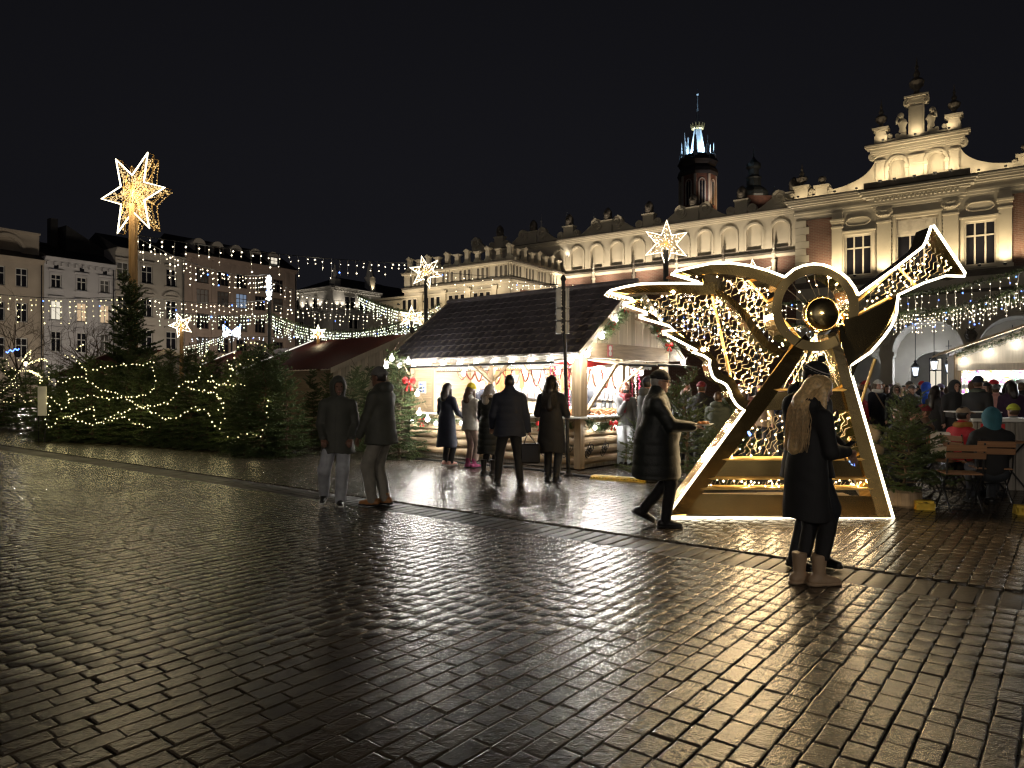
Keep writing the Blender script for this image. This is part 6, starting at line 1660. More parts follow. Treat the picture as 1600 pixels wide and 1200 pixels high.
    def net(poly, ang, sp, zig, step, dens, d=.06, name='light_net', jit=1.2, lr=(.010, .017)):
        xs = [p[0] for p in poly]; ys = [p[1] for p in poly]; cx_, cy_ = (min(xs) + max(xs)) / 2, (min(ys) + max(ys)) / 2; R = math.hypot(max(xs) - min(xs), max(ys) - min(ys)) / 2
        u = (math.cos(ang), -math.sin(ang)); v = (math.sin(ang), math.cos(ang)); w = MB(); L = []
        k = -int(R / sp)
        while k * sp < R:
            s = -R; seg = []; side = 1
            off = k * sp + rs.uniform(-.2, .2) * sp
            while s < R:
                q = (cx_ + u[0] * s + v[0] * (off + side * zig) + rs.gauss(0, jit * .5), cy_ + u[1] * s + v[1] * (off + side * zig) + rs.gauss(0, jit * .5))
                if inside(q, poly):
                    seg.append(A(*q, d + rs.uniform(-.015, .015)))
                    if rs.random() < dens: L.append(seg[-1] + Vector((rs.gauss(0, .006), -.012, rs.gauss(0, .006))))
                else:
                    if len(seg) > 1: w.tube(seg, .0023, 3, caps=False)
                    seg = []
                s += step * rs.uniform(.85, 1.15); side = -side
            if len(seg) > 1: w.tube(seg, .0023, 3, caps=False)
            k += 1
        n_ = w.build(name, M_NET, t, world=True)
        if L: leds('net_leds', L, np.array([rs.uniform(*lr) for _ in L]), emat('amber_white_led', (1., .76, .44), 9.), n_ if False else t)
        return L
    inner_wing = [(985, 462), (1064, 456), (1120, 459), (1140, 471), (1176, 520), (1222, 558), (1180, 618), (1166, 622), (1152, 594), (1128, 580), (1116, 553), (1064, 520), (1030, 500), (1003, 478)]
    upper_wing = [(1066, 430), (1112, 428), (1168, 433), (1210, 452), (1204, 490), (1218, 525), (1234, 542), (1226, 548), (1184, 512), (1155, 474), (1130, 452)]
    LA = net(inner_wing, .82, 8.5, 2.2, 7, .36); LA += net(inner_wing, -.75, 17, 3, 9, .25, .12)
    LA += net(upper_wing, .85, 8, 2.0, 7, .42, .08); LA += net(upper_wing, -.7, 17, 3, 9, .25, .12)
    robe_top = [(1262, 530), (1296, 522), (1318, 606), (1224, 606), (1215, 600)]
    LB = net(robe_top, 1.75, 9, 1.5, 8, .40, .1)
    for k in range(9):       # strings fanning from the neck to the rail
        a, b = A(1282 + rs.uniform(-3, 3), 520, .12), A(1215 + k * 13, 607, .12); w = MB(); w.tube([a.lerp(b, q / 8) + Vector((rs.gauss(0, .008), 0, 0)) for q in range(9)], .0035, 3); w.build('light_strand', M_NET, t, world=True)
        LB += [a.lerp(b, rs.uniform(.1, .98)) for _ in range(4)]
    LC = net([(1196, 640), (1336, 640), (1364, 716), (1134, 716)], .95, 10.5, 2.6, 8, .34, .09); LC += net([(1196, 640), (1336, 640), (1364, 716), (1134, 716)], 1.5, 15, 3, 9, .25, .12)
    LC2 = net([(1106, 750), (1374, 750), (1378, 763), (1094, 763)], 1.57, 6, 1.6, 6, .5, .1)
    LD = net([(1344, 466), (1404, 420), (1446, 384), (1456, 360), (1500, 425), (1474, 429), (1440, 440), (1400, 460), (1316, 504), (1310, 498)], 1.15, 8, 2.2, 6.5, .42, .08)
    for k in range(17):      # spokes between head and halo
        a = 2 * PI * k / 17 + rs.gauss(0, .12)
        if -2.0 < a - 2 * PI < -1.0 and False: continue
        p0 = (1283 + 29 * math.cos(a), 491 + 29 * math.sin(a)); p1 = (hc[0] + 53 * math.cos(a), hc[1] + 53 * math.sin(a))
        w = MB(); pts = [A(lerp(p0[0], p1[0], q / 4) + rs.gauss(0, .9), lerp(p0[1], p1[1], q / 4) + rs.gauss(0, .9), .06) for q in range(5)]; w.tube(pts, .0035, 3, caps=False); w.build('halo_spoke', M_NET, t, world=True)
        LB += [pts[rs.randint(2, 4)]] + ([pts[4]] if rs.random() < .5 else [])
    leds('strand_leds', LB, np.array([rs.uniform(.010, .017) for _ in LB]), emat('amber_white_led', (1., .76, .44), 9.), t)
    for x, y in ((1170, 675), (1334, 722)): leds('blue_leds', [A(x, y, .03), A(x + 3, y + 4, .03)], .022, LEDB, t)
    for P in (LA, LB, LC, LC2, LD):        # the nets' own light, a lamp in a dozen
        for p in P[::9]: point_light(t, p + Vector((0, -.03, 0)), 3.4, (1., .72, .38), .04)
    return t
build_angel()
# wooden pallets that weigh the angel down
def pallet(loc, rz, label):
    t = thing('pallet', label, 'pallet', loc, rz, group='pallets behind the angel')
    for k in range(7): MB().cbox(-.6, .6, -.4 + k * .125, -.4 + k * .125 + .09, .12, .142, .004).build('slat', M_WOODX, t)
    for x in (-.55, 0, .55):
        for y in (-.35, .36):
            MB().cbox(x - .07, x + .07, y - .05, y + .05, .02, .12, .006).build('block', M_WOODX, t)
    for y in (-.35, .36): MB().box(-.6, .6, y - .05, y + .05, 0, .02).build('runner', M_WOODX, t)
pallet(A(1160, 810, .75) * 1 + Vector((0, 0, -A(1160, 810).z)), .05, 'worn wooden pallet at the foot of the angel robe under the net')
pallet(A(1310, 810, .8) + Vector((0, 0, -A(1160, 810).z)), -.04, 'worn wooden pallet near the bushy fir behind the robe panel')
# ================================================================== people
def surf_nets(f, lo, hi, h):
    lo = np.array(lo, float); hi = np.array(hi, float); n = np.maximum(4, np.ceil((hi - lo) / h).astype(int) + 1)
    ax = [lo[i] + h * np.arange(n[i]) for i in range(3)]
    G = np.stack(np.meshgrid(*ax, indexing='ij'), -1).reshape(-1, 3)
    D = f(G).reshape(n); ins = D < 0
    c = [(i, j, k) for i in (0, 1) for j in (0, 1) for k in (0, 1)]
    m = n - 1; S = np.zeros(m, int)
    for (i, j, k) in c: S += ins[i:i + m[0], j:j + m[1], k:k + m[2]]
    act = (S > 0) & (S < 8)
    if not act.any(): return np.zeros((0, 3)), np.zeros((0, 4), int)
    I = np.argwhere(act); acc = np.zeros((len(I), 3)); cnt = np.zeros(len(I))
    for a in c:
        for d in range(3):
            if a[d]: continue
            b = list(a); b[d] = 1
            va = D[I[:, 0] + a[0], I[:, 1] + a[1], I[:, 2] + a[2]]; vb = D[I[:, 0] + b[0], I[:, 1] + b[1], I[:, 2] + b[2]]
            x = (va < 0) != (vb < 0); t = np.where(x, va / np.where(x, va - vb, 1), 0)
            p = np.tile(np.array(a, float), (len(I), 1)); p[:, d] = t; acc += p * x[:, None]; cnt += x
    V = lo + h * (I + acc / cnt[:, None]); idx = -np.ones(m, int); idx[act] = np.arange(len(I))
    Q = []
    for d in range(3):
        e = [slice(None)] * 3; e2 = [slice(None)] * 3; e[d] = slice(0, -1); e2[d] = slice(1, None)
        A_, B_ = ins[tuple(e)], ins[tuple(e2)]; x = np.argwhere(A_ != B_)
        u, v = (d + 1) % 3, (d + 2) % 3
        x = x[(x[:, u] > 0) & (x[:, v] > 0) & (x[:, u] < m[u]) & (x[:, v] < m[v])]
        if not len(x): continue
        def cell(du, dv):
            y = x.copy(); y[:, u] += du; y[:, v] += dv; return idx[y[:, 0], y[:, 1], y[:, 2]]
        q = np.stack([cell(-1, -1), cell(0, -1), cell(0, 0), cell(-1, 0)], 1)
        fl = ~A_[x[:, 0], x[:, 1], x[:, 2]]; q[fl] = q[fl][:, ::-1]; Q.append(q)
    Q = np.concatenate(Q); Q = Q[(Q >= 0).all(1)]
    return V, Q
def cap(P, a, b, ra, rb, sq=None):
    a, b = np.array(a, float), np.array(b, float)
    if sq is not None:           # squash along y
        s = np.array([1, 1 / sq, 1]); P = P * s; a = a * s; b = b * s
    ab = b - a; t = np.clip(((P - a) @ ab) / max(1e-9, ab @ ab), 0, 1); d = np.linalg.norm(P - a - t[:, None] * ab, axis=1) - (ra + (rb - ra) * t)
    return d if sq is None else d * min(1, sq)
def ell(P, c, r):
    q = P - np.array(c, float); r = np.array(r, float); k0 = np.linalg.norm(q / r, axis=1); k1 = np.linalg.norm(q / (r * r), axis=1); return k0 * (k0 - 1) / np.maximum(k1, 1e-9)
def smin(a, b, k=.03):
    h = np.clip(.5 + .5 * (b - a) / k, 0, 1); return b + (a - b) * h - k * h * (1 - h)
def wrinkle(P, amp, fr, seed):
    r = np.random.default_rng(seed); o = np.zeros(len(P))
    for k in range(5):
        w = r.normal(size=3); w[2] *= 1.3; w *= fr * (.6 + .35 * k) / np.linalg.norm(w); o += np.sin(P @ w + r.uniform(0, 6.28) + 1.5 * np.sin(P @ w[::-1] * .5)) / (1 + .6 * k)
    return amp * o / 2
def ik(a, b, l1, l2, pole):
    a, b, pole = np.array(a, float), np.array(b, float), np.array(pole, float); d = b - a; L = np.linalg.norm(d)
    if L > (l1 + l2) * .999: b = a + d / L * (l1 + l2) * .999; d = b - a; L = np.linalg.norm(d)
    x = (l1 * l1 - l2 * l2 + L * L) / (2 * L); y = math.sqrt(max(0, l1 * l1 - x * x)); u = d / L; p = pole - u * (pole @ u); p /= max(1e-6, np.linalg.norm(p)); return a + u * x + p * y, b
SKIN = mat('skin', (.40, .22, .155), .5, var=.1, vscale=20); SKIND = mat('skin_dark', (.17, .085, .055), .5, var=.1, vscale=20)
M_EYE = mat('dark_eye', (.02, .015, .012), .2); M_LIP = mat('lips', (.30, .10, .09), .5)
CM = {}
def cloth(name, c, rough=.8, sheen=True, bump=.15):
    return mat('cloth_' + name, c, rough, var=.18, vscale=9, bump=bump, bscale=120)
C_BLACK = cloth('black', (.011, .011, .013)); C_NAVY = cloth('navy', (.014, .018, .034)); C_OLIVE = cloth('olive', (.052, .053, .043), .7); C_GREYJ = cloth('grey_jacket', (.075, .08, .085)); C_WHITE = cloth('white_jacket', (.55, .53, .50)); C_STONE = cloth('stone_trousers', (.21, .195, .165)); C_LIGHTJ = cloth('light_joggers', (.34, .35, .38)); C_BEIGE = cloth('beige', (.34, .25, .17)); C_JEANS = cloth('pale_jeans', (.42, .46, .50)); C_PINKT = cloth('pale_pink', (.48, .37, .33)); C_DKJ = cloth('dark_jeans', (.02, .023, .03)); C_BLUE = cloth('bright_blue', (.02, .10, .62)); C_BURG = cloth('burgundy', (.13, .012, .02)); C_TEAL = cloth('teal', (.03, .13, .17)); C_LIME = cloth('lime', (.33, .36, .03)); C_YELLOW = cloth('yellow_knit', (.62, .47, .02), .9, bump=.5); C_GREENJ = cloth('dull_green', (.045, .055, .04)); C_PUFF = mat('black_puffer', (.014, .017, .016), .55, var=.2, vscale=7, bump=.2, bscale=60); C_RED = cloth('red', (.45, .02, .03)); C_GREY = cloth('mid_grey', (.13, .125, .12)); C_BROWN = cloth('brown', (.10, .055, .03)); C_PINK = cloth('pink', (.45, .22, .2)); C_DPURP = cloth('plum', (.045, .02, .05))
L_BLACK = mat('black_leather', (.012, .011, .011), .35, var=.2); L_TAN = mat('tan_leather', (.30, .13, .04), .5, var=.2); L_BEIGE = mat('beige_boot', (.36, .25, .16), .55, var=.12); L_WHITE = mat('white_sole', (.6, .58, .56), .6); L_PINKB = mat('pink_boot', (.55, .10, .28), .5); L_REDW = mat('red_white_shoe', (.60, .33, .28), .5, var=.6, vscale=25)
H_BLOND = mat('blond_hair', (.60, .41, .20), .36, var=.35, vscale=40); H_BROWN = mat('brown_hair', (.07, .04, .022), .45, var=.3, vscale=40); H_DARK = mat('dark_hair', (.016, .012, .01), .4, var=.3, vscale=40); H_GREY = mat('grey_hair', (.35, .32, .29), .5, var=.2, vscale=40); H_RED = mat('auburn_hair', (.20, .045, .025), .45, var=.3, vscale=40)
FUR = mat('fur_trim', (.30, .25, .20), .95, var=.4, vscale=60, bump=.8, bscale=90)

def person(label, loc, face, h=1.74, res=.016, sit=False, lean=0., feet=((.10, .0), (-.10, .0)), lift=(0., 0.), toe=(0.12, -0.12), hands=(None, None), curl=.5, coat=C_BLACK, hem=.80, flare=.0, puff=0., bulk=1., hood=None, collar=.05, trousers=C_DKJ, wide=1., shoes=L_BLACK, boot=.0, sole=None, hair=('short', H_DARK), hat=None, head=(0., 0., 0.), skin=None, glove=None, scarf=None, extras=None, group=None, belly=0., knee=None, fem=False, glasses=False, mask=None, drop=0., sq=.80):
    """standing or sitting figure facing local +Y; feet / hands in local metres (right, left); head = yaw, pitch, roll"""
    loc = Vector(loc); s = h / 1.75; skin = skin or SKIN
    t = thing('person', label, 'person', loc, face - PI / 2, group=group)
    Hz = .50 if sit else .93 - drop
    hip = np.array([0, -.02 if not sit else -.05, Hz]); up = np.array([0, math.sin(lean), math.cos(lean)]); fw = np.array([0, math.cos(lean), -math.sin(lean)])
    sh = hip + up * .505; neck = hip + up * .56 + fw * .01
    shw = .168 if fem else .185
    S = [sh - up * .022 + np.array([q * shw, 0, 0]) for q in (1, -1)]
    HJ = [hip + np.array([q * .088, 0, -.02]) for q in (1, -1)]
    K, AN = [], []
    for i, q in enumerate((1, -1)):
        an = np.array([feet[i][0], feet[i][1], .085 + lift[i]]); k, an = ik(HJ[i], an, .43, .43, (q * .12, 1, .2)); K.append(k); AN.append(an)
    E, W = [], []
    for i, q in enumerate((1, -1)):
        tgt = hands[i] if hands[i] is not None else tuple(hip + np.array([q * (.27 + .03 * (bulk - 1)), .06, -.10]))
        e, w = ik(S[i], tgt, .29, .255, (q * .5, -.8, -.8)); E.append(e); W.append(w)
    yaw, pit, rol = head
    Rh = np.array(Matrix.Rotation(yaw, 3, 'Z') @ Matrix.Rotation(rol, 3, 'Y') @ Matrix.Rotation(pit - lean * .6, 3, 'X'))
    Hc = neck + up * .085 + Rh @ np.array([0, .025, .085])
    hl = lambda P: (P - Hc) @ Rh
    meshes = []
    def emit(name, f, lo, hi, hh, m, parent=t, smooth=True):
        V, Q = surf_nets(f, lo, hi, hh)
        if len(V) < 8: return None
        o = np_mesh(name, V * s, Q, m, parent, smooth=True); return o
    # ---- body: head, neck, trunk, arms, legs, hands
    def f_head(P):
        q = hl(P); d = ell(q, (0, -.005, .015), (.074, .096, .112)); d = smin(d, ell(q, (0, .028, -.058), (.054, .062, .060)), .035)
        d = smin(d, cap(q, (0, .088, .012), (0, .106, -.026), .0085, .0135), .014); d = smin(d, cap(q, (-.035, .082, .028), (.035, .082, .028), .012, .012), .02)
        for x in (-1, 1):
            d = smin(d, ell(q, (x * .077, -.008, -.004), (.011, .021, .032)), .008); d = np.maximum(d, -(ell(q, (x * .032, .096, .008), (.016, .012, .010)) + .001))
        d = smin(d, ell(q, (0, .088, -.062), (.024, .014, .011)), .012); d = smin(d, ell(q, (0, .074, -.098), (.024, .022, .018)), .02)
        return smin(d, cap(P, neck - up * .06, Hc - Rh[:, 2] * .06, .058, .053), .03)
    def f_trunk(P):
        d = cap(P, hip, sh - up * .08, .125, .14, .7)
        for i in (0, 1):
            d = smin(d, cap(P, S[i], E[i], .045, .038), .03); d = smin(d, cap(P, E[i], W[i], .038, .027), .02); d = smin(d, cap(P, HJ[i], K[i], .075, .05), .04); d = smin(d, cap(P, K[i], AN[i], .05, .036), .02)
        return smin(d, cap(P, sh, neck, .06, .055), .04)
    allp = np.array([hip, sh, neck] + S + K + AN + E + W); lo = allp.min(0) - .22; hi = allp.max(0) + .22
    fine = res < .02
    V1, Q1 = surf_nets(f_head, Hc - .17, Hc + .17, .0095 if fine else .016)
    V2, Q2 = surf_nets(f_trunk, lo, hi, .03)
    Vs, Qs, Ms = [V1, V2], [Q1, Q2 + len(V1)], [np.zeros(len(Q1), int), np.zeros(len(Q2), int)]
    for i, q in enumerate((1, -1)):
        fd = W[i] - E[i]; fd = fd / np.linalg.norm(fd)
        if hands[i] is None: fd = np.array([0, .25, -1.]); fd /= np.linalg.norm(fd)
        sd = np.cross(fd, (0, 0, 1.)); 
        if np.linalg.norm(sd) < .3: sd = np.array([0, 1., 0]) * q
        sd = sd / np.linalg.norm(sd); nm = np.cross(sd, fd); w = W[i]
        def f_hand(P, w=w, fd=fd, sd=sd, nm=nm, q=q):
            c0 = w + fd * .02; c1 = w + fd * .085
            d = np.minimum(cap(P, c0 - sd * .018, c1 - sd * .028, .016, .014), cap(P, c0 + sd * .018, c1 + sd * .028, .016, .014)); d = smin(d, cap(P, c0, c1, .017, .015), .012)
            for j, (of, ln) in enumerate(((-.03, .060), (-.010, .072), (.010, .068), (.029, .052))):
                b0 = w + fd * .082 + sd * of; b1 = b0 + (fd * math.cos(curl * .7) - nm * math.sin(curl * .7)) * ln * .55; b2 = b1 + (fd * math.cos(curl * 1.9) - nm * math.sin(curl * 1.9)) * ln * .5
                d = np.minimum(d, np.minimum(cap(P, b0, b1, .0095, .0085), cap(P, b1, b2, .0085, .0072)))
            th0 = w + fd * .03 - sd * q * .02; th1 = th0 + (fd * .55 - sd * q * .7 - nm * .25) * .045; th2 = th1 + (fd * .85 - sd * q * .2 - nm * .35) * .035
            d = np.minimum(d, np.minimum(cap(P, th0, th1, .012, .0105), cap(P, th1, th2, .0105, .008)))
            return smin(d, cap(P, w - fd * .05, w + fd * .02, .027, .022), .015)
        Vh, Qh = surf_nets(f_hand, w + fd * .06 - .12, w + fd * .06 + .12, .0065 if fine else .012)
        k = sum(len(v) for v in Vs); Vs.append(Vh); Qs.append(Qh + k); Ms.append(np.full(len(Qh), 1 if glove else 0))
    body = np_mesh('body', np.concatenate(Vs) * s, np.concatenate(Qs), [skin, glove or skin], t, smooth=True, mi=np.concatenate(Ms))
    def hpt(x, y, z): return tuple((Hc + Rh @ np.array([x, y, z])) * s)
    if fine or True:
        for x in (-1, 1): MB().ball(hpt(x * .032, .0855, .008), .0095 * s, 6, 5).build('eye', M_EYE, body, smooth=True)
        m = MB(); m.tube([hpt(-.02, .096, -.063), hpt(0, .103, -.062), hpt(.02, .096, -.063)], .005 * s, 5); m.build('mouth', M_LIP, body, smooth=True)
    # ---- trousers
    def f_tr(P):
        d = ell(P, hip + np.array([0, 0, -.02]), (.165 * bulk, .125, .13))
        for i in (0, 1):
            d = smin(d, cap(P, HJ[i], K[i], .098 * (.6 + .4 * bulk), .071 * wide), .03); d = smin(d, cap(P, K[i], AN[i] - np.array([0, 0, .02]), .072 * wide, .058 * wide), .03)
        d = d + wrinkle(P, .005, 34, 5)
        return np.maximum(d, .035 + min(lift) - P[:, 2]) if boot < .1 else np.maximum(d, boot + .055 - P[:, 2])
    emit('trousers', f_tr, [lo[0], lo[1], 0], [hi[0], hi[1], Hz + .16], res * (1 if fine else 1.2), trousers)
    # ---- shoes
    for i, q in enumerate((1, -1)):
        a = AN[i]; ta = toe[i] * -1; fdir = np.array([math.sin(-ta), math.cos(ta), 0]); pt = -min(.9, lift[i] * 5.)
        fd = np.array([fdir[0] * math.cos(pt), fdir[1] * math.cos(pt), math.sin(pt)]); upv = np.array([-fdir[0] * math.sin(pt), -fdir[1] * math.sin(pt), math.cos(pt)]); base = a - upv * .085
        def f_shoe(P, base=base, fd=fd, upv=upv, a=a):
            z = (P - base) @ upv
            d = cap(P, base - fd * .05 + upv * .045, base + fd * .06 + upv * .042, .047, .046); d = smin(d, cap(P, base + fd * .06 + upv * .040, base + fd * .155 + upv * .030, .046, .036), .02)
            d = smin(d, cap(P, base + upv * .05, base + upv * (.09 + boot), .045, .05 + (.012 if boot > .15 else 0)), .03)
            d = np.maximum(d, z - (.105 + boot)); return np.maximum(d, -z)
        def f_sole(P, base=base, fd=fd, upv=upv):
            z = (P - base) @ upv; d = cap(P, base - fd * .055 + upv * .02, base + fd * .155 + upv * .02, .052, .044); return np.maximum(np.maximum(d, -z), z - .028)
        b = base; so = emit('shoe', f_shoe, b - .24, b + np.array([.24, .24, .24 + boot]), .011 if fine else .02, shoes)
        if so and (sole or boot > .1 or fine): emit('sole', f_sole, b - .24, b + np.array([.24, .24, .1]), .010 if fine else .02, sole or L_BLACK, so)
    # ---- coat
    cf = .018 * bulk
    def f_coat(P):
        hipz = hip[2]
        d = cap(P, hip + up * .06, sh - up * .10, (.158 if not fem else .142) * bulk, (.172 if not fem else .152) * bulk, .74)
        if belly: d = smin(d, ell(P, hip + up * .18 + fw * .05, (.15 * bulk, .15 + belly, .17)), .06)
        for i in (0, 1): d = smin(d, cap(P, neck - up * .02, S[i] - up * .02, .072, .062 * bulk), .075)
        if not sit:
            d = smin(d, cap(P, hip + up * .06, (hip[0], hip[1], min(hem, hipz - .02)), .180 * bulk, (.215 if hem > .6 else .185) * bulk + flare, sq), .05)
        arm = None
        for i in (0, 1):
            aa = np.minimum(cap(P, S[i], E[i], .068 * bulk, .058 * bulk), 9); aa = smin(aa, cap(P, E[i], W[i], .058 * bulk, .043 * bulk), .02); arm = aa if arm is None else np.minimum(arm, aa)
        d = smin(d, arm, .022); d = smin(d, cap(P, sh + up * .02, neck + up * (collar - .01) + fw * .004, .10, .078), .035)
        if puff: d = d - puff * (np.abs(np.sin(PI * (P[:, 2] - .02) / .115)) ** .6 - .55)
        d = d + wrinkle(P, .0055 if not puff else .003, 26, 3)
        # slit opening at the front
        fr = np.abs(P[:, 0] - .01); q_ = (P - sh) @ fw
        d = np.where((q_ > .02) & (fr < .012), d + .007, d)
        if not sit: d = np.maximum(d, hem - P[:, 2] + .012 * np.sin(P[:, 0] * 18 + 1))
        return d
    ct = emit('coat', f_coat, [lo[0], lo[1], (hem - .05) if not sit else Hz - .16], [hi[0], hi[1], neck[2] + .16], res, coat)
    if hood in ('down', 'fur', 'downfur'):
        def f_h(P):
            q = P - (neck - fw * .075 + up * .03); d = ell(q, (0, 0, 0), (.135, .085, .085)); return np.maximum(d, -ell(q, (0, .045, .05), (.09, .07, .07))) + wrinkle(P, .004, 30, 8)
        emit('hood', f_h, neck - .25, neck + .25, min(res, .014), coat, ct or t)
        if hood != 'down':
            def f_fu(P):
                q = P - (neck - fw * .06 + up * .06); r = np.sqrt((q[:, 0] / 1.25) ** 2 + q[:, 1] ** 2); return np.sqrt((r - .085) ** 2 + q[:, 2] ** 2) - .034 + wrinkle(P, .012, 130, 4)
            emit('fur_trim', f_fu, neck - .25, neck + .25, min(res, .012), FUR, ct or t)
    if hood in ('up', 'upfur'):
        def f_h(P):
            q = hl(P); d = ell(q, (0, -.02, .015), (.112, .135, .145)); d = smin(d, cap(P, neck - fw * .02, Hc - Rh[:, 1] * .05, .10, .10), .05); d = np.maximum(d, -ell(q, (0, .13, -.005), (.078, .12, .10))); return d + wrinkle(P, .004, 30, 8)
        emit('hood', f_h, Hc - .3, Hc + .25, min(res, .013), coat, ct or t)
        if hood == 'upfur':
            def f_fu(P):
                q = hl(P) - np.array([0, .075, .0]); r = np.sqrt((q[:, 0] / .86) ** 2 + (q[:, 2] / 1.1) ** 2); return np.sqrt((r - .108) ** 2 + q[:, 1] ** 2) - .026 + wrinkle(P, .012, 130, 4)
            emit('fur_trim', f_fu, Hc - .25, Hc + .25, min(res, .012), FUR, ct or t)
    # ---- hair
    kind, hm = hair
    if kind != 'none':
        L = {'short': 0., 'bob': .16, 'long': .36, 'xlong': .46}.get(kind, 0.)
        def f_hair(P):
            q = hl(P); d = ell(q, (0, -.012, .022), (.083, .104, .116))
            cut = np.where(q[:, 2] < .062, q[:, 1] - (.02 if kind == 'short' else .045), q[:, 1] - .085); d = np.maximum(d, cut)
            if kind == 'short': d = np.maximum(d, -.055 - q[:, 2])
            if L:
                back = Hc - Rh[:, 1] * .07; end = neck - fw * .125 + up * (.12 - L)
                d = smin(d, cap(P, back, neck - fw * .085 + up * .04, .09, .088), .04); d = smin(d, cap(P, neck - fw * .085 + up * .04, end, .09, .072, None), .04)
                for x in (-1, 1):
                    sd = Hc + Rh @ np.array([x * .075, .0, -.02]); d = smin(d, cap(P, sd, neck + np.array([x * .10, 0, 0]) + fw * .02 - up * (L * .35), .028, .025), .03)
            st = np.sin((np.arctan2(q[:, 0], -q[:, 1] + .02)) * 34 + 3 * np.sin(P[:, 2] * 16)) * (.0022 if L else .001)
            return d + st
        emit('hair', f_hair, Hc - np.array([.26, .34, .12 + L + .15]), Hc + np.array([.26, .2, .2]), .011 if fine else .018, hm)
        if L > .3 and fine:           # loose strands over the hair mass
            rr = random.Random(3); st = MB()
            for k in range(520):
                a = rr.uniform(-1.25, 1.25); p = Hc + Rh @ np.array([.084 * math.sin(a), -.012 - .1 * math.cos(a), rr.uniform(.0, .1)])
                q_ = neck + np.array([.125 * math.sin(a), 0, 0]) - fw * (.10 + .07 * math.cos(a)) + up * .03; e_ = q_ + up * (.10 - L * rr.uniform(.75, 1.12)) + np.array([rr.gauss(0, .02), rr.gauss(0, .015), 0])
                pts = smooth_path([Vector(p * s), Vector(q_ * s), Vector((q_ + e_) / 2 * s + np.array([rr.gauss(0, .012), rr.gauss(0, .012), 0])), Vector(e_ * s)], 3)
                st.tube(pts, [.0018, .002, .002, .002, .002, .002, .002, .0018, .0016, .0008][:len(pts)], 3, caps=False)
            tag(st.build('hair_strands', hm, t, smooth=True), kind='stuff')
    # ---- hats
    if hat:
        hk, hmats = hat[0], hat[1]
        def f_hat(P):
            q = hl(P); z0 = .035
            if hk in ('beanie', 'pom', 'knit'):
                d = ell(q, (0, -.008, .035), (.098 if hk == 'knit' else .090, .122 if hk == 'knit' else .113, .135 if hk == 'knit' else .110)); d = np.maximum(d, z0 - q[:, 2] - q[:, 1] * .25 * 0)
                r = np.sqrt((q[:, 0] / .80) ** 2 + (q[:, 1] + .008) ** 2); d = np.minimum(d, np.maximum(np.abs(r - .108) - .010, np.abs(q[:, 2] - .048) - .022))
                return d + .0018 * np.sin(np.arctan2(q[:, 0], q[:, 1]) * 40)
            d = ell(q, (0, -.008, .03), (.088, .110, .105)); d = np.maximum(d, .04 - q[:, 2])      # cap
            v = np.maximum(ell(q, (0, .115, .042), (.078, .085, .03)), np.abs(q[:, 2] - .046 + .25 * (q[:, 1] - .1)) - .006); return np.minimum(d, v)
        ho = emit('hat', f_hat, Hc - .24, Hc + .26, .010 if fine else .016, hmats)
        if hk == 'pom' and ho:
            def f_pom(P): return ell(hl(P), (0, -.015, .165), (.034, .034, .032)) + wrinkle(P, .006, 190, 2)
            emit('pompom', f_pom, Hc - .1, Hc + .28, .009, hat[2], ho)
            for zz_ in (.06, .078):
                m = MB(); pts = [hpt(.0905 * math.cos(a), -.008 + .1135 * math.sin(a), zz_) for a in [2 * PI * k / 30 for k in range(30)]]; m.tube(pts, .0042 * s, 4, closed=True); m.build('stripe', L_WHITE, ho)
    if glasses:
        m = MB()
        for x in (-1, 1):
            m.tube([hpt(x * .033 + .022 * math.cos(a), .106, .006 + .018 * math.sin(a)) for a in [2 * PI * k / 12 for k in range(12)]], .0026, 4, closed=True); m.tube([hpt(x * .055, .104, .012), hpt(x * .08, .0, .012)], .0026, 4)
        m.tube([hpt(-.011, .107, .008), hpt(.011, .107, .008)], .0026, 4); m.build('glasses', L_BLACK, t)
    if mask:
        def f_mask(P):
            q = hl(P); return np.maximum(ell(q, (0, .035, -.055), (.064, .074, .062)), .02 - q[:, 1])
        emit('face_mask', f_mask, Hc - .2, Hc + .2, .009, mask)
    if scarf:
        def f_sc(P):
            q = P - (neck + up * .02 + fw * .01); r = np.sqrt((q[:, 0] / 1.1) ** 2 + q[:, 1] ** 2); d = np.sqrt((r - .085) ** 2 + (q[:, 2] * .75) ** 2) - .04
            d = smin(d, cap(P, neck + fw * .13 + np.array([.05, 0, 0]), neck + fw * .15 - up * .32 + np.array([.06, 0, 0]), .035, .035), .03) if scarf[1] else d
            return d + wrinkle(P, .006, 60, 6)
        emit('scarf', f_sc, neck - .4, neck + .3, min(res, .013), scarf[0])
    for e in (extras or []): e(t, s)
    return dict(t=t, S=[x * s for x in S], W=[x * s for x in W], Hc=Hc * s, neck=neck * s, hip=hip * s, s=s)
def world_of(p, v): return frame_of(p['t']) @ Vector(v)
AWAY, TOWARD, RIGHT, LEFT = PI / 2, -PI / 2, 0., PI

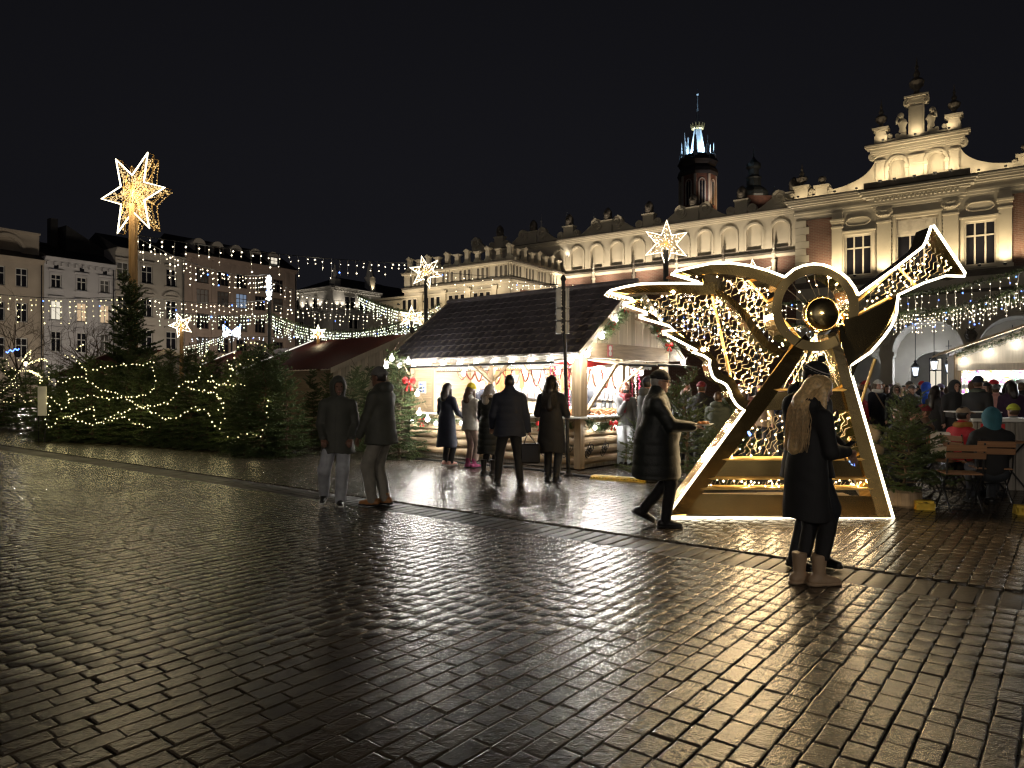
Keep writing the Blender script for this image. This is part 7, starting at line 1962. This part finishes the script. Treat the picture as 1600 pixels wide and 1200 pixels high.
# ---- couple on the open paving
pA = person('person in olive hooded parka and pale joggers with hands in pockets mid-step', gp(528, 789), TOWARD + .15, 1.72, .013, feet=((.20, -.12), (-.04, .08)), lift=(.07, 0), hands=((.19, .14, .95), (-.19, .14, .95)), coat=C_OLIVE, hem=.73, bulk=1.12, hood='up', trousers=C_LIGHTJ, wide=1.22, shoes=L_BLACK, sole=L_WHITE, hair=('short', H_DARK), head=(.25, -.05, 0), skin=SKIND)
pB = person('tall person in dark jacket, grey cap and stone trousers with tan boots', gp(594, 789), LEFT - .35, 1.86, .013, feet=((.09, -.03), (-.09, .06)), hands=((.25, .10, .86), (-.20, .20, .88)), coat=C_OLIVE, hem=.80, bulk=1.22, hood='down', trousers=C_STONE, wide=1.12, shoes=L_TAN, boot=.05, hair=('short', H_DARK), hat=('beanie', C_GREY), head=(.0, -.05, 0), skin=SKIND, belly=.02)
# ---- customers at the stall counter
st_face = math.atan2(NS.y, NS.x)
p1 = person('person in long navy coat and pale sneakers at the stall counter', gp(699, 727), st_face + .1, 1.70, .016, feet=((.09, .0), (-.09, .02)), hands=((.22, .28, 1.05), (-.22, .28, 1.05)), coat=C_NAVY, hem=.40, flare=.045, bulk=1.08, fem=True, trousers=C_BLACK, shoes=L_REDW, sole=L_WHITE, hair=('bob', H_DARK), head=(0, -.2, 0))
p2 = person('person in white hooded jacket and yellow knit hat at the counter', gp(736, 731), st_face, 1.66, .016, feet=((.09, 0), (-.09, .0)), hands=((.2, .26, 1.02), (-.2, .26, 1.02)), coat=C_WHITE, hem=.82, bulk=1.02, fem=True, hood='down', trousers=C_PINKT, wide=1.1, shoes=L_PINKB, boot=.10, hair=('bob', H_BROWN), hat=('knit', C_YELLOW))
p3 = person('person in long black quilted coat with fur hood at the counter', gp(765, 742), st_face + .15, 1.66, .015, feet=((.08, 0), (-.10, -.06)), hands=((.22, .22, 1.0), (-.26, .16, .92)), coat=C_PUFF, hem=.42, flare=.03, puff=.012, bulk=1.16, fem=True, hood='downfur', trousers=C_BLACK, shoes=L_BLACK, boot=.2, hair=('bob', H_GREY), head=(0, -.25, 0))
p4 = person('person in dark quilted jacket holding a black bag with legs apart', gp(796, 758), AWAY + .08, 1.80, .013, feet=((.17, -.02), (-.19, .03)), hands=((.33, .05, .80), (-.27, .18, .95)), coat=C_NAVY, hem=.80, bulk=1.28, collar=.08, puff=.005, trousers=C_BLACK, shoes=L_BLACK, hair=('short', H_DARK), head=(.0, -.1, 0))
p5 = person('person in long black coat by the signpost at the counter', gp(862, 752), AWAY - .35, 1.80, .014, feet=((.08, -.02), (-.09, .06)), hands=((.2, .26, 1.1), (-.2, .26, 1.1)), coat=C_BLACK, hem=.50, flare=.05, bulk=1.14, fem=True, trousers=C_DKJ, shoes=L_BLACK, boot=.05, hair=('long', H_DARK), head=(0, -.1, 0))
# bag in the hand of p4
hw = world_of(p4, p4['W'][0]); bg_ = thing('handbag', 'black shopping bag hanging from the hand of a customer', 'bag', (hw.x, hw.y, hw.z - .5))
m = MB(); b0 = hw + Vector((.03, .02, -.10)); m.cbox(b0.x - .17, b0.x + .17, b0.y - .06, b0.y + .06, b0.z - .46, b0.z - .12, .03); m.build('pouch', L_BLACK, bg_, world=True)
for q in (-1, 1):
    m = MB(); m.tube(smooth_path([b0 + Vector((-.1, q * .045, -.13)), hw + Vector((0, q * .015, -.075)), b0 + Vector((.1, q * .045, -.13))], 5), .008, 5); m.build('handle', L_BLACK, bg_, world=True)
# ---- vendors inside
for i, (lx, ly, cc, hh, ht) in enumerate(((2.0, 1.3, C_NAVY, 1.70, None), (4.75, 1.5, C_DKJ, 1.78, None), (5.0, 2.4, C_GREYJ, 1.72, ('beanie', C_NAVY)))):
    person(('vendor in dark blue inside the stall near the orange panels', 'vendor in dark top behind the food counter of the stall', 'vendor in grey jacket and navy hat deep inside the stall')[i], SW(lx, ly, .1), st_face + PI + (.4 if i else 0), hh, .026, coat=cc, hem=.8, hat=ht, hands=((.2, .25, 1.1), (-.2, .25, 1.1)), hair=('short', H_BROWN))
# ---- woman with red scarf, man walking with a plate, figure behind him
p6 = person('person in grey jacket, burgundy scarf and pale jeans raising a hand to the mouth', gp(977, 727), TOWARD + .15, 1.70, .014, feet=((.1, .0), (-.1, .05)), hands=((.06, .20, 1.36), None), coat=C_GREYJ, hem=.86, bulk=1.1, fem=True, hood='down', trousers=C_JEANS, wide=1.35, shoes=L_BLACK, hair=('long', H_RED), scarf=(C_BURG, True), glove=C_BURG, mask=C_BLACK)
p7 = person('person in blue-grey jacket and dark beanie behind the walking person', gp(1013, 752), TOWARD + 1.9, 1.78, .018, coat=C_GREYJ, hem=.8, bulk=1.15, hood='down', hat=('beanie', C_NAVY), hair=('short', H_DARK), trousers=C_DKJ)
p8 = person('walking person in long black puffer coat, beanie and glasses carrying a paper plate', gp(1028, 822), RIGHT - .12, 1.78, .012, feet=((.08, .08), (-.08, -.17)), lift=(0, .09), hands=((.12, .37, 1.15), (-.12, .37, 1.15)), curl=.25, coat=C_PUFF, hem=.56, flare=.02, puff=.007, bulk=1.26, sq=1.12, belly=.09, collar=.09, trousers=C_BLACK, shoes=L_BLACK, hair=('short', H_GREY), hat=('beanie', C_BLACK), head=(0, -.12, 0), glasses=True)
hw = (world_of(p8, p8['W'][0]) + world_of(p8, p8['W'][1])) / 2 + Vector((.14, 0, .01))
pl = thing('paper_plate', 'paper plate with food in the hands of the walking person', 'plate', hw); m = MB(); m.lathe([(.02, 0), (.085, 0), (.12, .02), (.122, .022), (.085, .006), (.01, .004)], hw, 18); m.build('plate', L_WHITE, pl, world=True)
m = MB(); rs_p = random.Random(2)
for k in range(9): m.ball(hw + Vector((rs_p.uniform(-.06, .06), rs_p.uniform(-.05, .05), .025)), .024, 6, 5)
tag(m.build('food', mat('fried_food', (.5, .2, .04), .5, var=.4, vscale=30), pl, world=True, smooth=True), kind='stuff')
# ---- couple before the angel
p9 = person('person in black jacket and striped bobble hat looking down beside the blond person', gp(1264, 884), TOWARD + .5, 1.82, .012, feet=((.14, -.02), (-.12, .03)), hands=((.16, .28, 1.1), (-.22, .20, 1.0)), coat=C_BLACK, hem=.78, bulk=1.2, collar=.07, hood='down', trousers=C_DKJ, wide=1.15, shoes=L_BLACK, boot=.06, hair=('short', H_DARK), hat=('pom', C_BLACK, C_BLACK), head=(.25, -.45, 0))
p10 = person('person with long blond hair in black coat and beige boots looking at a phone', gp(1262, 913), RIGHT + .25, 1.70, .011, lean=.10, feet=((.055, .07), (-.055, -.04)), hands=((.10, .30, 1.12), (-.10, .30, 1.14)), curl=.9, coat=C_BLACK, hem=.56, flare=.015, bulk=1.06, fem=True, trousers=C_BLACK, wide=.85, shoes=L_BEIGE, boot=.16, sole=L_BEIGE, hair=('xlong', H_BLOND), head=(.0, -.50, 0), hood='down')
hw = (world_of(p10, p10['W'][0]) + world_of(p10, p10['W'][1])) / 2 + Vector((.09, .02, .03)); ph = thing('smartphone', 'dark smartphone held by the blond person', 'phone', hw)
Mp = Matrix.Translation(hw) @ Matrix.Rotation(.35, 4, 'Z') @ Matrix.Rotation(-.5, 4, 'Y'); m = MB(); m.cbox(-.075, .075, -.036, .036, -.004, .004, .003, 0, Mp); m.build('case', L_BLACK, ph, world=True); m = MB(); m.box(-.07, .07, -.032, .032, .0045, .005, 0, Mp); m.build('screen', M_GLASSDK, ph, world=True)
# ---- people behind the wing
BG = 'people behind the angel'
for i, (lb, x, Y, fc, kw) in enumerate((
 ('person in black coat and burgundy beanie behind the wing', 1096, 13.2, AWAY - .5, dict(coat=C_BLACK, hat=('beanie', C_BURG), hem=.6, bulk=1.15)),
 ('person in dull green puffer jacket behind the wing', 1122, 12.6, AWAY - .7, dict(coat=C_GREENJ, puff=.012, hood='down', h=1.52, bulk=1.2)),
 ('pale-haired person in grey behind the young fir', 1072, 14.2, TOWARD, dict(coat=C_GREYJ, hair=('bob', H_GREY))),
 ('person in pale pink jacket seen through the light net', 1160, 15.0, AWAY, dict(coat=C_PINK, hair=('long', H_BROWN))),
 ('person in white cap seen through the wing net', 1143, 14.0, TOWARD + .6, dict(coat=C_GREY, hat=('cap', C_WHITE))),
 ('person in beige coat seen through the light net', 1188, 15.6, TOWARD - .4, dict(coat=C_BEIGE, hair=('long', H_DARK))),
 ('person in dark coat and grey beanie behind the robe net', 1222, 16.5, AWAY + .5, dict(coat=C_NAVY, hat=('beanie', C_GREY))),
 ('person in plum coat behind the robe net', 1290, 17.0, TOWARD, dict(coat=C_DPURP, hair=('bob', H_DARK))))):
    P = px(x, 600, Y); P.z = 0; k = dict(h=1.70, res=.026, hair=('short', H_BROWN)); k.update(kw); person(lb, P, fc, group=BG, **k)
# ---- crowd on the arcade side
CG = 'crowd between angel and arcade'
crowd = [
 ('person in dark coat with diagonal bag strap and pale knit hat', 1371, 18.5, TOWARD + .2, dict(coat=C_NAVY, hem=.55, hat=('beanie', C_WHITE), hair=('long', H_BROWN), fem=True, strap=True, scarf=(C_WHITE, False))),
 ('person in shiny black jacket with fur hood up', 1399, 18.0, TOWARD, dict(coat=C_PUFF, hem=.75, hood='upfur', glasses=True, fem=True)),
 ('person in dark quilted jacket and flat cap facing the square', 1424, 18.6, TOWARD + .1, dict(coat=C_GREYJ, puff=.012, hem=.78, hat=('cap', C_GREY), hair=('short', H_GREY), bulk=1.22)),
 ('person in bright blue hooded jacket by the arcade', 1448, 20.5, TOWARD + 1.2, dict(coat=C_BLUE, hood='up', hem=.8)),
 ('dark-haired person in black coat in profile', 1462, 16.0, RIGHT + .3, dict(coat=C_BLACK, hair=('long', H_DARK), hem=.5, fem=True, bulk=1.15)),
 ('person in dark hooded coat facing the square', 1492, 15.6, TOWARD, dict(coat=C_BLACK, hood='up', hem=.5, bulk=1.2)),
 ('person in navy knit hat and black coat with green scarf', 1528, 14.2, RIGHT + .5, dict(coat=C_BLACK, hat=('knit', C_NAVY), scarf=(C_GREENJ, False), hem=.55, bulk=1.2)),
 ('person in pale pink jacket and grey hat at the bright stall', 1556, 17.2, AWAY - .6, dict(coat=C_PINK, hat=('beanie', C_GREY), bulk=1.12, puff=.01)),
 ('person in plum coat and wide dark cap at the bright stall', 1580, 15.6, AWAY - .2, dict(coat=C_DPURP, hat=('cap', C_DPURP), hair=('bob', H_DARK), bulk=1.15)),
 ('person with white backpack jacket and red hat near the angel sleeve', 1353, 19.5, AWAY + .6, dict(coat=C_WHITE, hat=('beanie', C_RED))),
 ('person in red jacket behind the angel sleeve', 1346, 18.2, TOWARD + .5, dict(coat=C_RED, h=1.55, hair=('bob', H_DARK))),
 ('person in black jacket beside the fur-hooded person', 1386, 20.0, TOWARD - .3, dict(coat=C_BLACK, hair=('long', H_BROWN))),
 ('person in light blue jacket under the arcade lanterns', 1470, 21.0, RIGHT, dict(coat=cloth('light_blue', (.2, .3, .5)), hood='up')),
 ('person in pale blue coat beside the bright stall post', 1481, 20.0, RIGHT + .4, dict(coat=cloth('pale_blue', (.33, .42, .55)), hair=('bob', H_BROWN))),
 ('person in lilac hat looking at the shelves', 1470, 19.0, AWAY - .7, dict(coat=C_DPURP, hat=('beanie', cloth('lilac', (.22, .18, .35))))),
 ('person in black coat standing by the arcade pillar', 1411, 24.0, TOWARD, dict(coat=C_BLACK, hair=('short', H_DARK))),
 ('person in brown jacket standing under the arch', 1378, 26.0, TOWARD + .4, dict(coat=C_BROWN, hair=('short', H_DARK))),
 ('person in grey hooded coat under the arch', 1394, 27.0, TOWARD - .4, dict(coat=C_GREY, hood='up')),
 ('person in green jacket before the shelves', 1540, 18.6, AWAY - .4, dict(coat=C_GREENJ, hat=('beanie', C_GREY))),
 ('person in black anorak near the bright stall corner', 1596, 17.0, AWAY - .3, dict(coat=C_BLACK, hood='down', hair=('short', H_BROWN))),
 ('person in beige hat at the arcade pillar', 1362, 24.5, TOWARD + .2, dict(coat=C_BROWN, hat=('beanie', C_BEIGE))),
 ('person in navy coat at the arcade pillar', 1346, 23.0, TOWARD - .2, dict(coat=C_NAVY, hair=('short', H_DARK))),
]
_cl = [('black coat', C_BLACK), ('navy jacket', C_NAVY), ('grey coat', C_GREY), ('brown coat', C_BROWN), ('green jacket', C_GREENJ), ('plum coat', C_DPURP), ('beige jacket', C_BEIGE), ('grey-blue jacket', C_GREYJ)]
_ht = [('bare head', None), ('grey beanie', ('beanie', C_GREY)), ('white beanie', ('beanie', C_WHITE)), ('red beanie', ('beanie', C_RED)), ('dark cap', ('cap', C_BLACK)), ('raised hood', 'hood')]
_rs = random.Random(77); _seen = set()
for _k in range(30):
    while True:
        _c, _h = _rs.choice(_cl), _rs.choice(_ht)
        if (_c[0], _h[0]) not in _seen: _seen.add((_c[0], _h[0])); break
    _w = _k % 3
    _x, _Y, _pl = ((_rs.uniform(1342, 1500), _rs.uniform(19.5, 27), 'in the crowd before the arcade'), (_rs.uniform(1500, 1600), _rs.uniform(17.5, 19.2), 'in the throng at the bright stall'), (_rs.uniform(1120, 1335), _rs.uniform(16, 23), 'in the crowd beyond the angel'))[_w]
    _kw = dict(coat=_c[1], bulk=_rs.uniform(1., 1.2), fem=_rs.random() < .5, hair=(_rs.choice(('short', 'bob', 'long')), _rs.choice((H_BROWN, H_DARK, H_BLOND))))
    if _h[1] == 'hood': _kw['hood'] = 'up'
    elif _h[1]: _kw['hat'] = _h[1]
    crowd.append((f'person with {_h[0]} in {_c[0]} {_pl}', _x, _Y, _rs.choice((TOWARD, AWAY - .4, RIGHT, LEFT, TOWARD + .7)), _kw))
for lb, x, Y, fc, kw in crowd:
    P = px(x, 600, Y); P.z = 0; kw = dict(kw); st = kw.pop('strap', None); k = dict(h=1.72 + .08 * math.sin(x), res=.024, hair=('short', H_BROWN)); k.update(kw); q = person(lb, P, fc, group=CG, **k)
    if st:
        m = MB(); m.tube([Vector(q['S'][0]) + Vector((-.04, .12, .05)), Vector((.0, .19, 1.2)), Vector((-.2, .16, .95))], .018, 5); m.build('bag_strap', C_BEIGE, q['t'])
# ---- guests seated at the little tables
SG = 'guests seated at the wooden tables'
seated = [
 ('seated person with long brown hair in black', 1403, 11.6, AWAY + .4, dict(coat=C_BLACK, hair=('long', H_BROWN), fem=True)),
 ('seated person in black cap and black jacket', 1428, 11.2, LEFT + .6, dict(coat=C_BLACK, hat=('beanie', C_BLACK))),
 ('seated person in burgundy beanie and brown coat', 1441, 11.9, LEFT - .2, dict(coat=C_BROWN, hat=('beanie', C_BURG))),
 ('seated person in beige cap, mustard scarf and red jacket', 1507, 10.6, RIGHT + .2, dict(coat=C_RED, hat=('cap', C_BEIGE), scarf=(cloth('mustard', (.35, .17, .03)), False), hair=('short', H_DARK))),
 ('seated person in teal hood and black coat with back to the square', 1548, 9.6, AWAY - .3, dict(coat=C_BLACK, hood='up', hoodmat=C_TEAL, bulk=1.25)),
 ('seated person in lime knit hat at the counter', 1582, 12.4, AWAY, dict(coat=C_GREY, hat=('beanie', C_LIME))),
]
for lb, x, Y, fc, kw in seated:
    P = px(x, 600, Y); P.z = 0; kw = dict(kw); hmt = kw.pop('hoodmat', None); k = dict(h=1.72, res=.018, sit=True, feet=((.12, .42), (-.12, .40)), hands=((.16, .34, .80), (-.16, .34, .80)), hair=('short', H_BROWN)); k.update(kw)
    q = person(lb, P, fc, group=SG, **k)
    if hmt:
        for ch in q['t'].children_recursive:
            if ch.name.startswith('hood'): ch.data.materials[0] = hmt
# ================================================================== street furniture and small things
def signpost():
    b = gp(888, 743); t = thing('sign_post', 'dark slim post with stacked narrow sign boards before the stall', 'sign post', b)
    top = px(880, 440, b.y); m = MB(); m.tube([b, b + (top - b) * .55, top], .036, 10); m.lathe([(.09, 0), (.09, .02), (.05, .05), (.04, .12)], b, 12); m.lathe([(.03, 0), (.05, .04), (.045, .08), (.02, .12), (.001, .13)], top, 10); m.build('post', M_IRON, t, world=True)
    gm = mat('grey_sign_metal', (.30, .31, .32), .45, metal=.4, var=.15)
    for (y0, y1) in ((450, 482), (483, 501), (503, 522)):
        a = px(868.5, y0, b.y); c = px(877, y1, b.y); m = MB(); m.cbox(a.x, c.x, b.y - .10, b.y + .04, c.z, a.z, .01); o = m.build('sign_board', gm, t, world=True)
        m = MB(); k = 0; z = c.z + .03
        while z < a.z - .05: m.box(c.x - .012, c.x + .003, b.y - .106, b.y - .1005, z, z + .03); z += .055
        m.build('sign_print', M_WHITE, o, world=False) if False else tag(m.build('sign_print', M_WHITE, t, world=True), kind='stuff')
        a2 = px(884, y0, b.y); c2 = px(888.5, y1, b.y); m = MB(); m.tube([(a2.x, b.y - .05, a2.z), (c2.x, b.y - .05, a2.z), (c2.x, b.y - .05, c2.z), (a2.x, b.y - .05, c2.z)], .008, 5, closed=True); m.build('sign_frame', M_WHITE, t, world=True)
        m = MB(); m.box(a2.x, c2.x, b.y - .045, b.y + .03, c2.z + .01, a2.z - .01); m.build('sign_board', gm, t, world=True)
        for zz_ in (a.z - .04, c.z + .04): m = MB(); m.tube([(c.x - .02, b.y - .02, zz_), (a2.x + .02, b.y - .02, zz_)], .010, 5); m.build('bracket', M_WHITE, t, world=True)
signpost()
def cable_ramp(a, b, label, w=.30, h=.06, mm=None):
    a, b = Vector(a), Vector(b); d_ = (b - a); L = d_.length; rz = math.atan2(d_.y, d_.x); t = thing('cable_ramp', label, 'cable ramp', a, rz, group='yellow cable ramps')
    n = max(1, round(L / .5))
    for k in range(n):
        x0, x1 = L * k / n + .006, L * (k + 1) / n - .006; m = MB(); m.prism([(x0, -w / 2, 0), (x0, -w * .25, h), (x0, w * .25, h), (x0, w / 2, 0)], (x1 - x0, 0, 0))
        for q in range(9):
            for r in (-1, 1): xx = x0 + (x1 - x0) * (q + .5) / 9; m.box(xx - .014, xx + .014, r * w * .36 - .03, r * w * .36 + .03, h * .3, h * .72)
        m.build('ramp_segment', mm or M_YELLOW, t)
        m = MB(); m.lathe([(.03, 0), (.03, .004)], ((x0 + x1) / 2, -w * .3, h * .85), 8); m.build('rubber_plug', M_BLACK, t)
cable_ramp(gp(926, 747), gp(1012, 753), 'worn yellow cable ramp at the stall corner'); cable_ramp(gp(1585, 803), gp(1650, 806), 'dark yellow edge block at the terrace step', .2, .12); cable_ramp(gp(1428, 795), gp(1458, 796), 'short yellow edge block beside the log slice', .2, .12)
m = MB(); m.tube(smooth_path([SW(.3, -.25, .02), SW(2, -.3, .02), SW(3.6, -.22, .02), SW(5.3, -.3, .02), SW(5.7, -.4, .02), gp(930, 748) + Vector((0, 0, .02))], 6), .022, 6); tag(m.build('power_cable', M_BLACK), 'thick black power cable along the foot of the stall', 'cable')
# ---- terrace with folding chairs, tables and counter
def terrace():
    a = gp(1455, 797); t = thing('terrace_deck', 'low dark timber deck under the seated guests', 'deck', a)
    rs = random.Random(4)
    for k in range(13):
        y = a.y + .0 + k * .19; m = MB(); m.cbox(a.x - .55 + k * .1, a.x + 3.2 + k * .15, y, y + .18, .02, .075, .006); m.build('plank', wood_mat('wet_dark_plank', (.045, .035, .028), 0, rough=.3) if k == 0 else MATS_PL[0], t)
        if k == 0: MATS_PL.append(m_last('plank'))
MATS_PL = []
def m_last(n): return [o for o in bpy.data.objects if o.name.split('.')[0] == n][-1].data.materials[0]
terrace()
M_SLAT = wood_mat('warm_chair_slat', (.30, .15, .07), 0); M_STEEL = mat('dark_steel', (.03, .03, .033), .4, metal=.6)
def chair_proto():
    t = thing('folding_chair', 'brown slatted folding chair', 'chair', (0, 0, 0)); 
    for x in (-.2, .2):
        m = MB(); m.tube([(x, .22, 0), (x, -.16, .46), (x, -.23, .86)], .011, 6); m.build('leg', M_STEEL, t)
        m = MB(); m.tube([(x * .9, -.24, 0), (x * .9, .2, .45)], .011, 6); m.build('leg', M_STEEL, t)
    for y, z in ((.2, .02), (-.2, .03), (.0, .25)): m = MB(); m.tube([(-.2, y, z), (.2, y, z)], .008, 5); m.build('stretcher', M_STEEL, t)
    for k in range(5): MB().cbox(-.21, .21, -.17 + k * .078, -.17 + k * .078 + .062, .455, .475, .004).build('seat_slat', M_SLAT, t)
    for k in range(2):
        M_ = Matrix.Translation((0, -.2 - k * .018, .66 + k * .095)) @ Matrix.Rotation(.18, 4, 'X'); MB().cbox(-.22, .22, -.01, .01, 0, .08, .004, 0, M_).build('back_slat', M_SLAT, t)
    return t
CH_ = chair_proto(); cg = 'folding chairs on the terrace'
chairs = [((1500, 9.0), -.25, 'empty brown slatted folding chair nearest the bushy fir'), ((1531, 10.3), .9, 'pale slatted folding chair tucked beside the red jacket'), ((1403, 11.6), 0, 'folding chair under the long-haired guest'), ((1428, 11.2), 1.9, 'folding chair under the guest in black cap'), ((1441, 11.9), 1.4, 'folding chair under the guest in burgundy beanie'), ((1507, 10.6), -1.4, 'folding chair under the guest in red'), ((1548, 9.6), -.3, 'folding chair under the guest in teal hood'), ((1582, 12.4), 0, 'folding chair under the guest in lime hat'), ((1468, 10.6), 2.4, 'folding chair with white cloth over its back')]
for i, ((x, Y), rz, lb) in enumerate(chairs):
    P = px(x, 600, Y); P.z = .076 if 1455 < x and Y < 11.4 else 0.
    if i == 0: CH_.matrix_local = Matrix.Translation(P) @ Matrix.Rotation(rz, 4, 'Z'); tag(CH_, lb, 'chair', cg)
    else: o = copy_tree(CH_, P, rz, 1., lb, cg); o['category'] = 'chair'
P = px(1468, 600, 10.6); m = MB(); n = 6
for k in range(n): 
    x0, x1 = -.16 + .32 * k / n, -.16 + .32 * (k + 1) / n
    Mz = Matrix.Translation((P.x, P.y, .076)) @ Matrix.Rotation(2.4, 4, 'Z'); q = lambda x, y, z: Mz @ Vector((x, y + .012 * math.sin(k * 1.7), z))
    m.quad(q(x0, -.262, .5), q(x1, -.262, .5), q(x1, -.25, .875), q(x0, -.25, .875)); m.quad(q(x0, -.25, .875), q(x1, -.25, .875), q(x1, -.20, .86), q(x0, -.20, .86)); m.quad(q(x0, -.20, .86), q(x1, -.20, .86), q(x1, -.17, .56), q(x0, -.17, .56))
tag(m.build('white_cloth', M_LACE), 'white cloth hung over a folding chair back', 'cloth')
def bistro_table(P, rz, label):
    t = thing('bistro_table', label, 'table', P, rz, group='slatted tables on the terrace')
    for k in range(7): MB().cbox(-.35, .35, -.35 + k * .1, -.35 + k * .1 + .088, .71, .735, .004).build('slat', M_SLAT, t)
    for x in (-.28, .28):
        for s in (-1, 1): m = MB(); m.tube([(x, s * .3, 0), (x, -s * .28, .71)], .013, 6); m.build('leg', M_STEEL, t)
for (x, Y, rz, lb) in ((1470, 11.4, .2, 'slatted table between the seated guests'), (1555, 10.9, .5, 'slatted table beside the grey counter')):
    P = px(x, 600, Y); P.z = .076 if Y < 11.4 else 0; bistro_table(P, rz, lb)
def counter():
    P = px(1562, 600, 11.3); P.z = 0; t = thing('bar_counter', 'grey plank bar counter with pale top and red panel', 'counter', P, -.25)
    for k in range(9): MB().cbox(-.3 + k * .17, -.3 + k * .17 + .16, -.03, .03, 0, 1.08, .006).build('plank', M_GREYW, t)
    for k in range(3): MB().cbox(-.36, -.30, .03 + k * .17, .03 + k * .17 + .16, 0, 1.08, .006).build('plank', M_GREYW, t)
    MB().cbox(-.42, 1.3, -.1, .6, 1.08, 1.13, .01).build('top', M_WHITE, t); MB().cbox(-.28, .06, -.045, -.031, .86, 1.05, .004).build('red_panel', M_RED, t)
    MB().cbox(-.62, .05, .1, .5, 1.131, 1.22, .01).build('tray', M_BLACK, t); MB().cbox(-.64, .07, .08, .52, 1.22, 1.235, .004).build('tray_lid', M_WHITE, t)
counter()
# plump beige sack behind the robe edge
P = px(1356, 600, 10.2); P.z = 0
V, Q = surf_nets(lambda p: smin(smin(ell(p, (0, 0, .42), (.20, .18, .42)), ell(p, (0, 0, .95), (.17, .16, .15)), .08), ell(p, (.14, 0, .72), (.09, .08, .12)), .05) + wrinkle(p, .012, 22, 9), (-.4, -.4, -.02), (.4, .4, 1.25), .02)
o = np_mesh('sack', V, Q, cloth('sackcloth', (.36, .29, .20)), smooth=True); o.location = P; tag(o, 'plump beige cloth sack behind the robe edge', 'sack')
# white board at the gap of the hedge, blue lights on the far hedge
a = px(66, 600, 21.35); t_ = thing('white_board', 'white board leaning at the gap in the fir hedge', 'board', (a.x, a.y, 0), .2); MB().cbox(-.12, .12, -.02, .02, .8, 1.68, .008).build('panel', M_WHITE, t_); m = MB(); m.tube([(-.12, .05, 0), (-.1, .02, .8)], .015, 5); m.tube([(.12, -.15, 0), (.1, .02, .8)], .015, 5); m.build('stand', M_STEEL, t_)
t_ = thing('light_string', 'short string of blue fairy lights on the far clump of firs', 'light string', px(20, 548, 28.5)); pp = [px(10 + k * 1.6, 550 - k * .4 + 1.5 * math.sin(k * 1.3), 28.4) for k in range(13)]; m = MB(); m.tube(pp, .006, 4); m.build('wire', M_BLACK, t_, world=True); leds('fairy_lights', pp, .03, LEDB, t_)
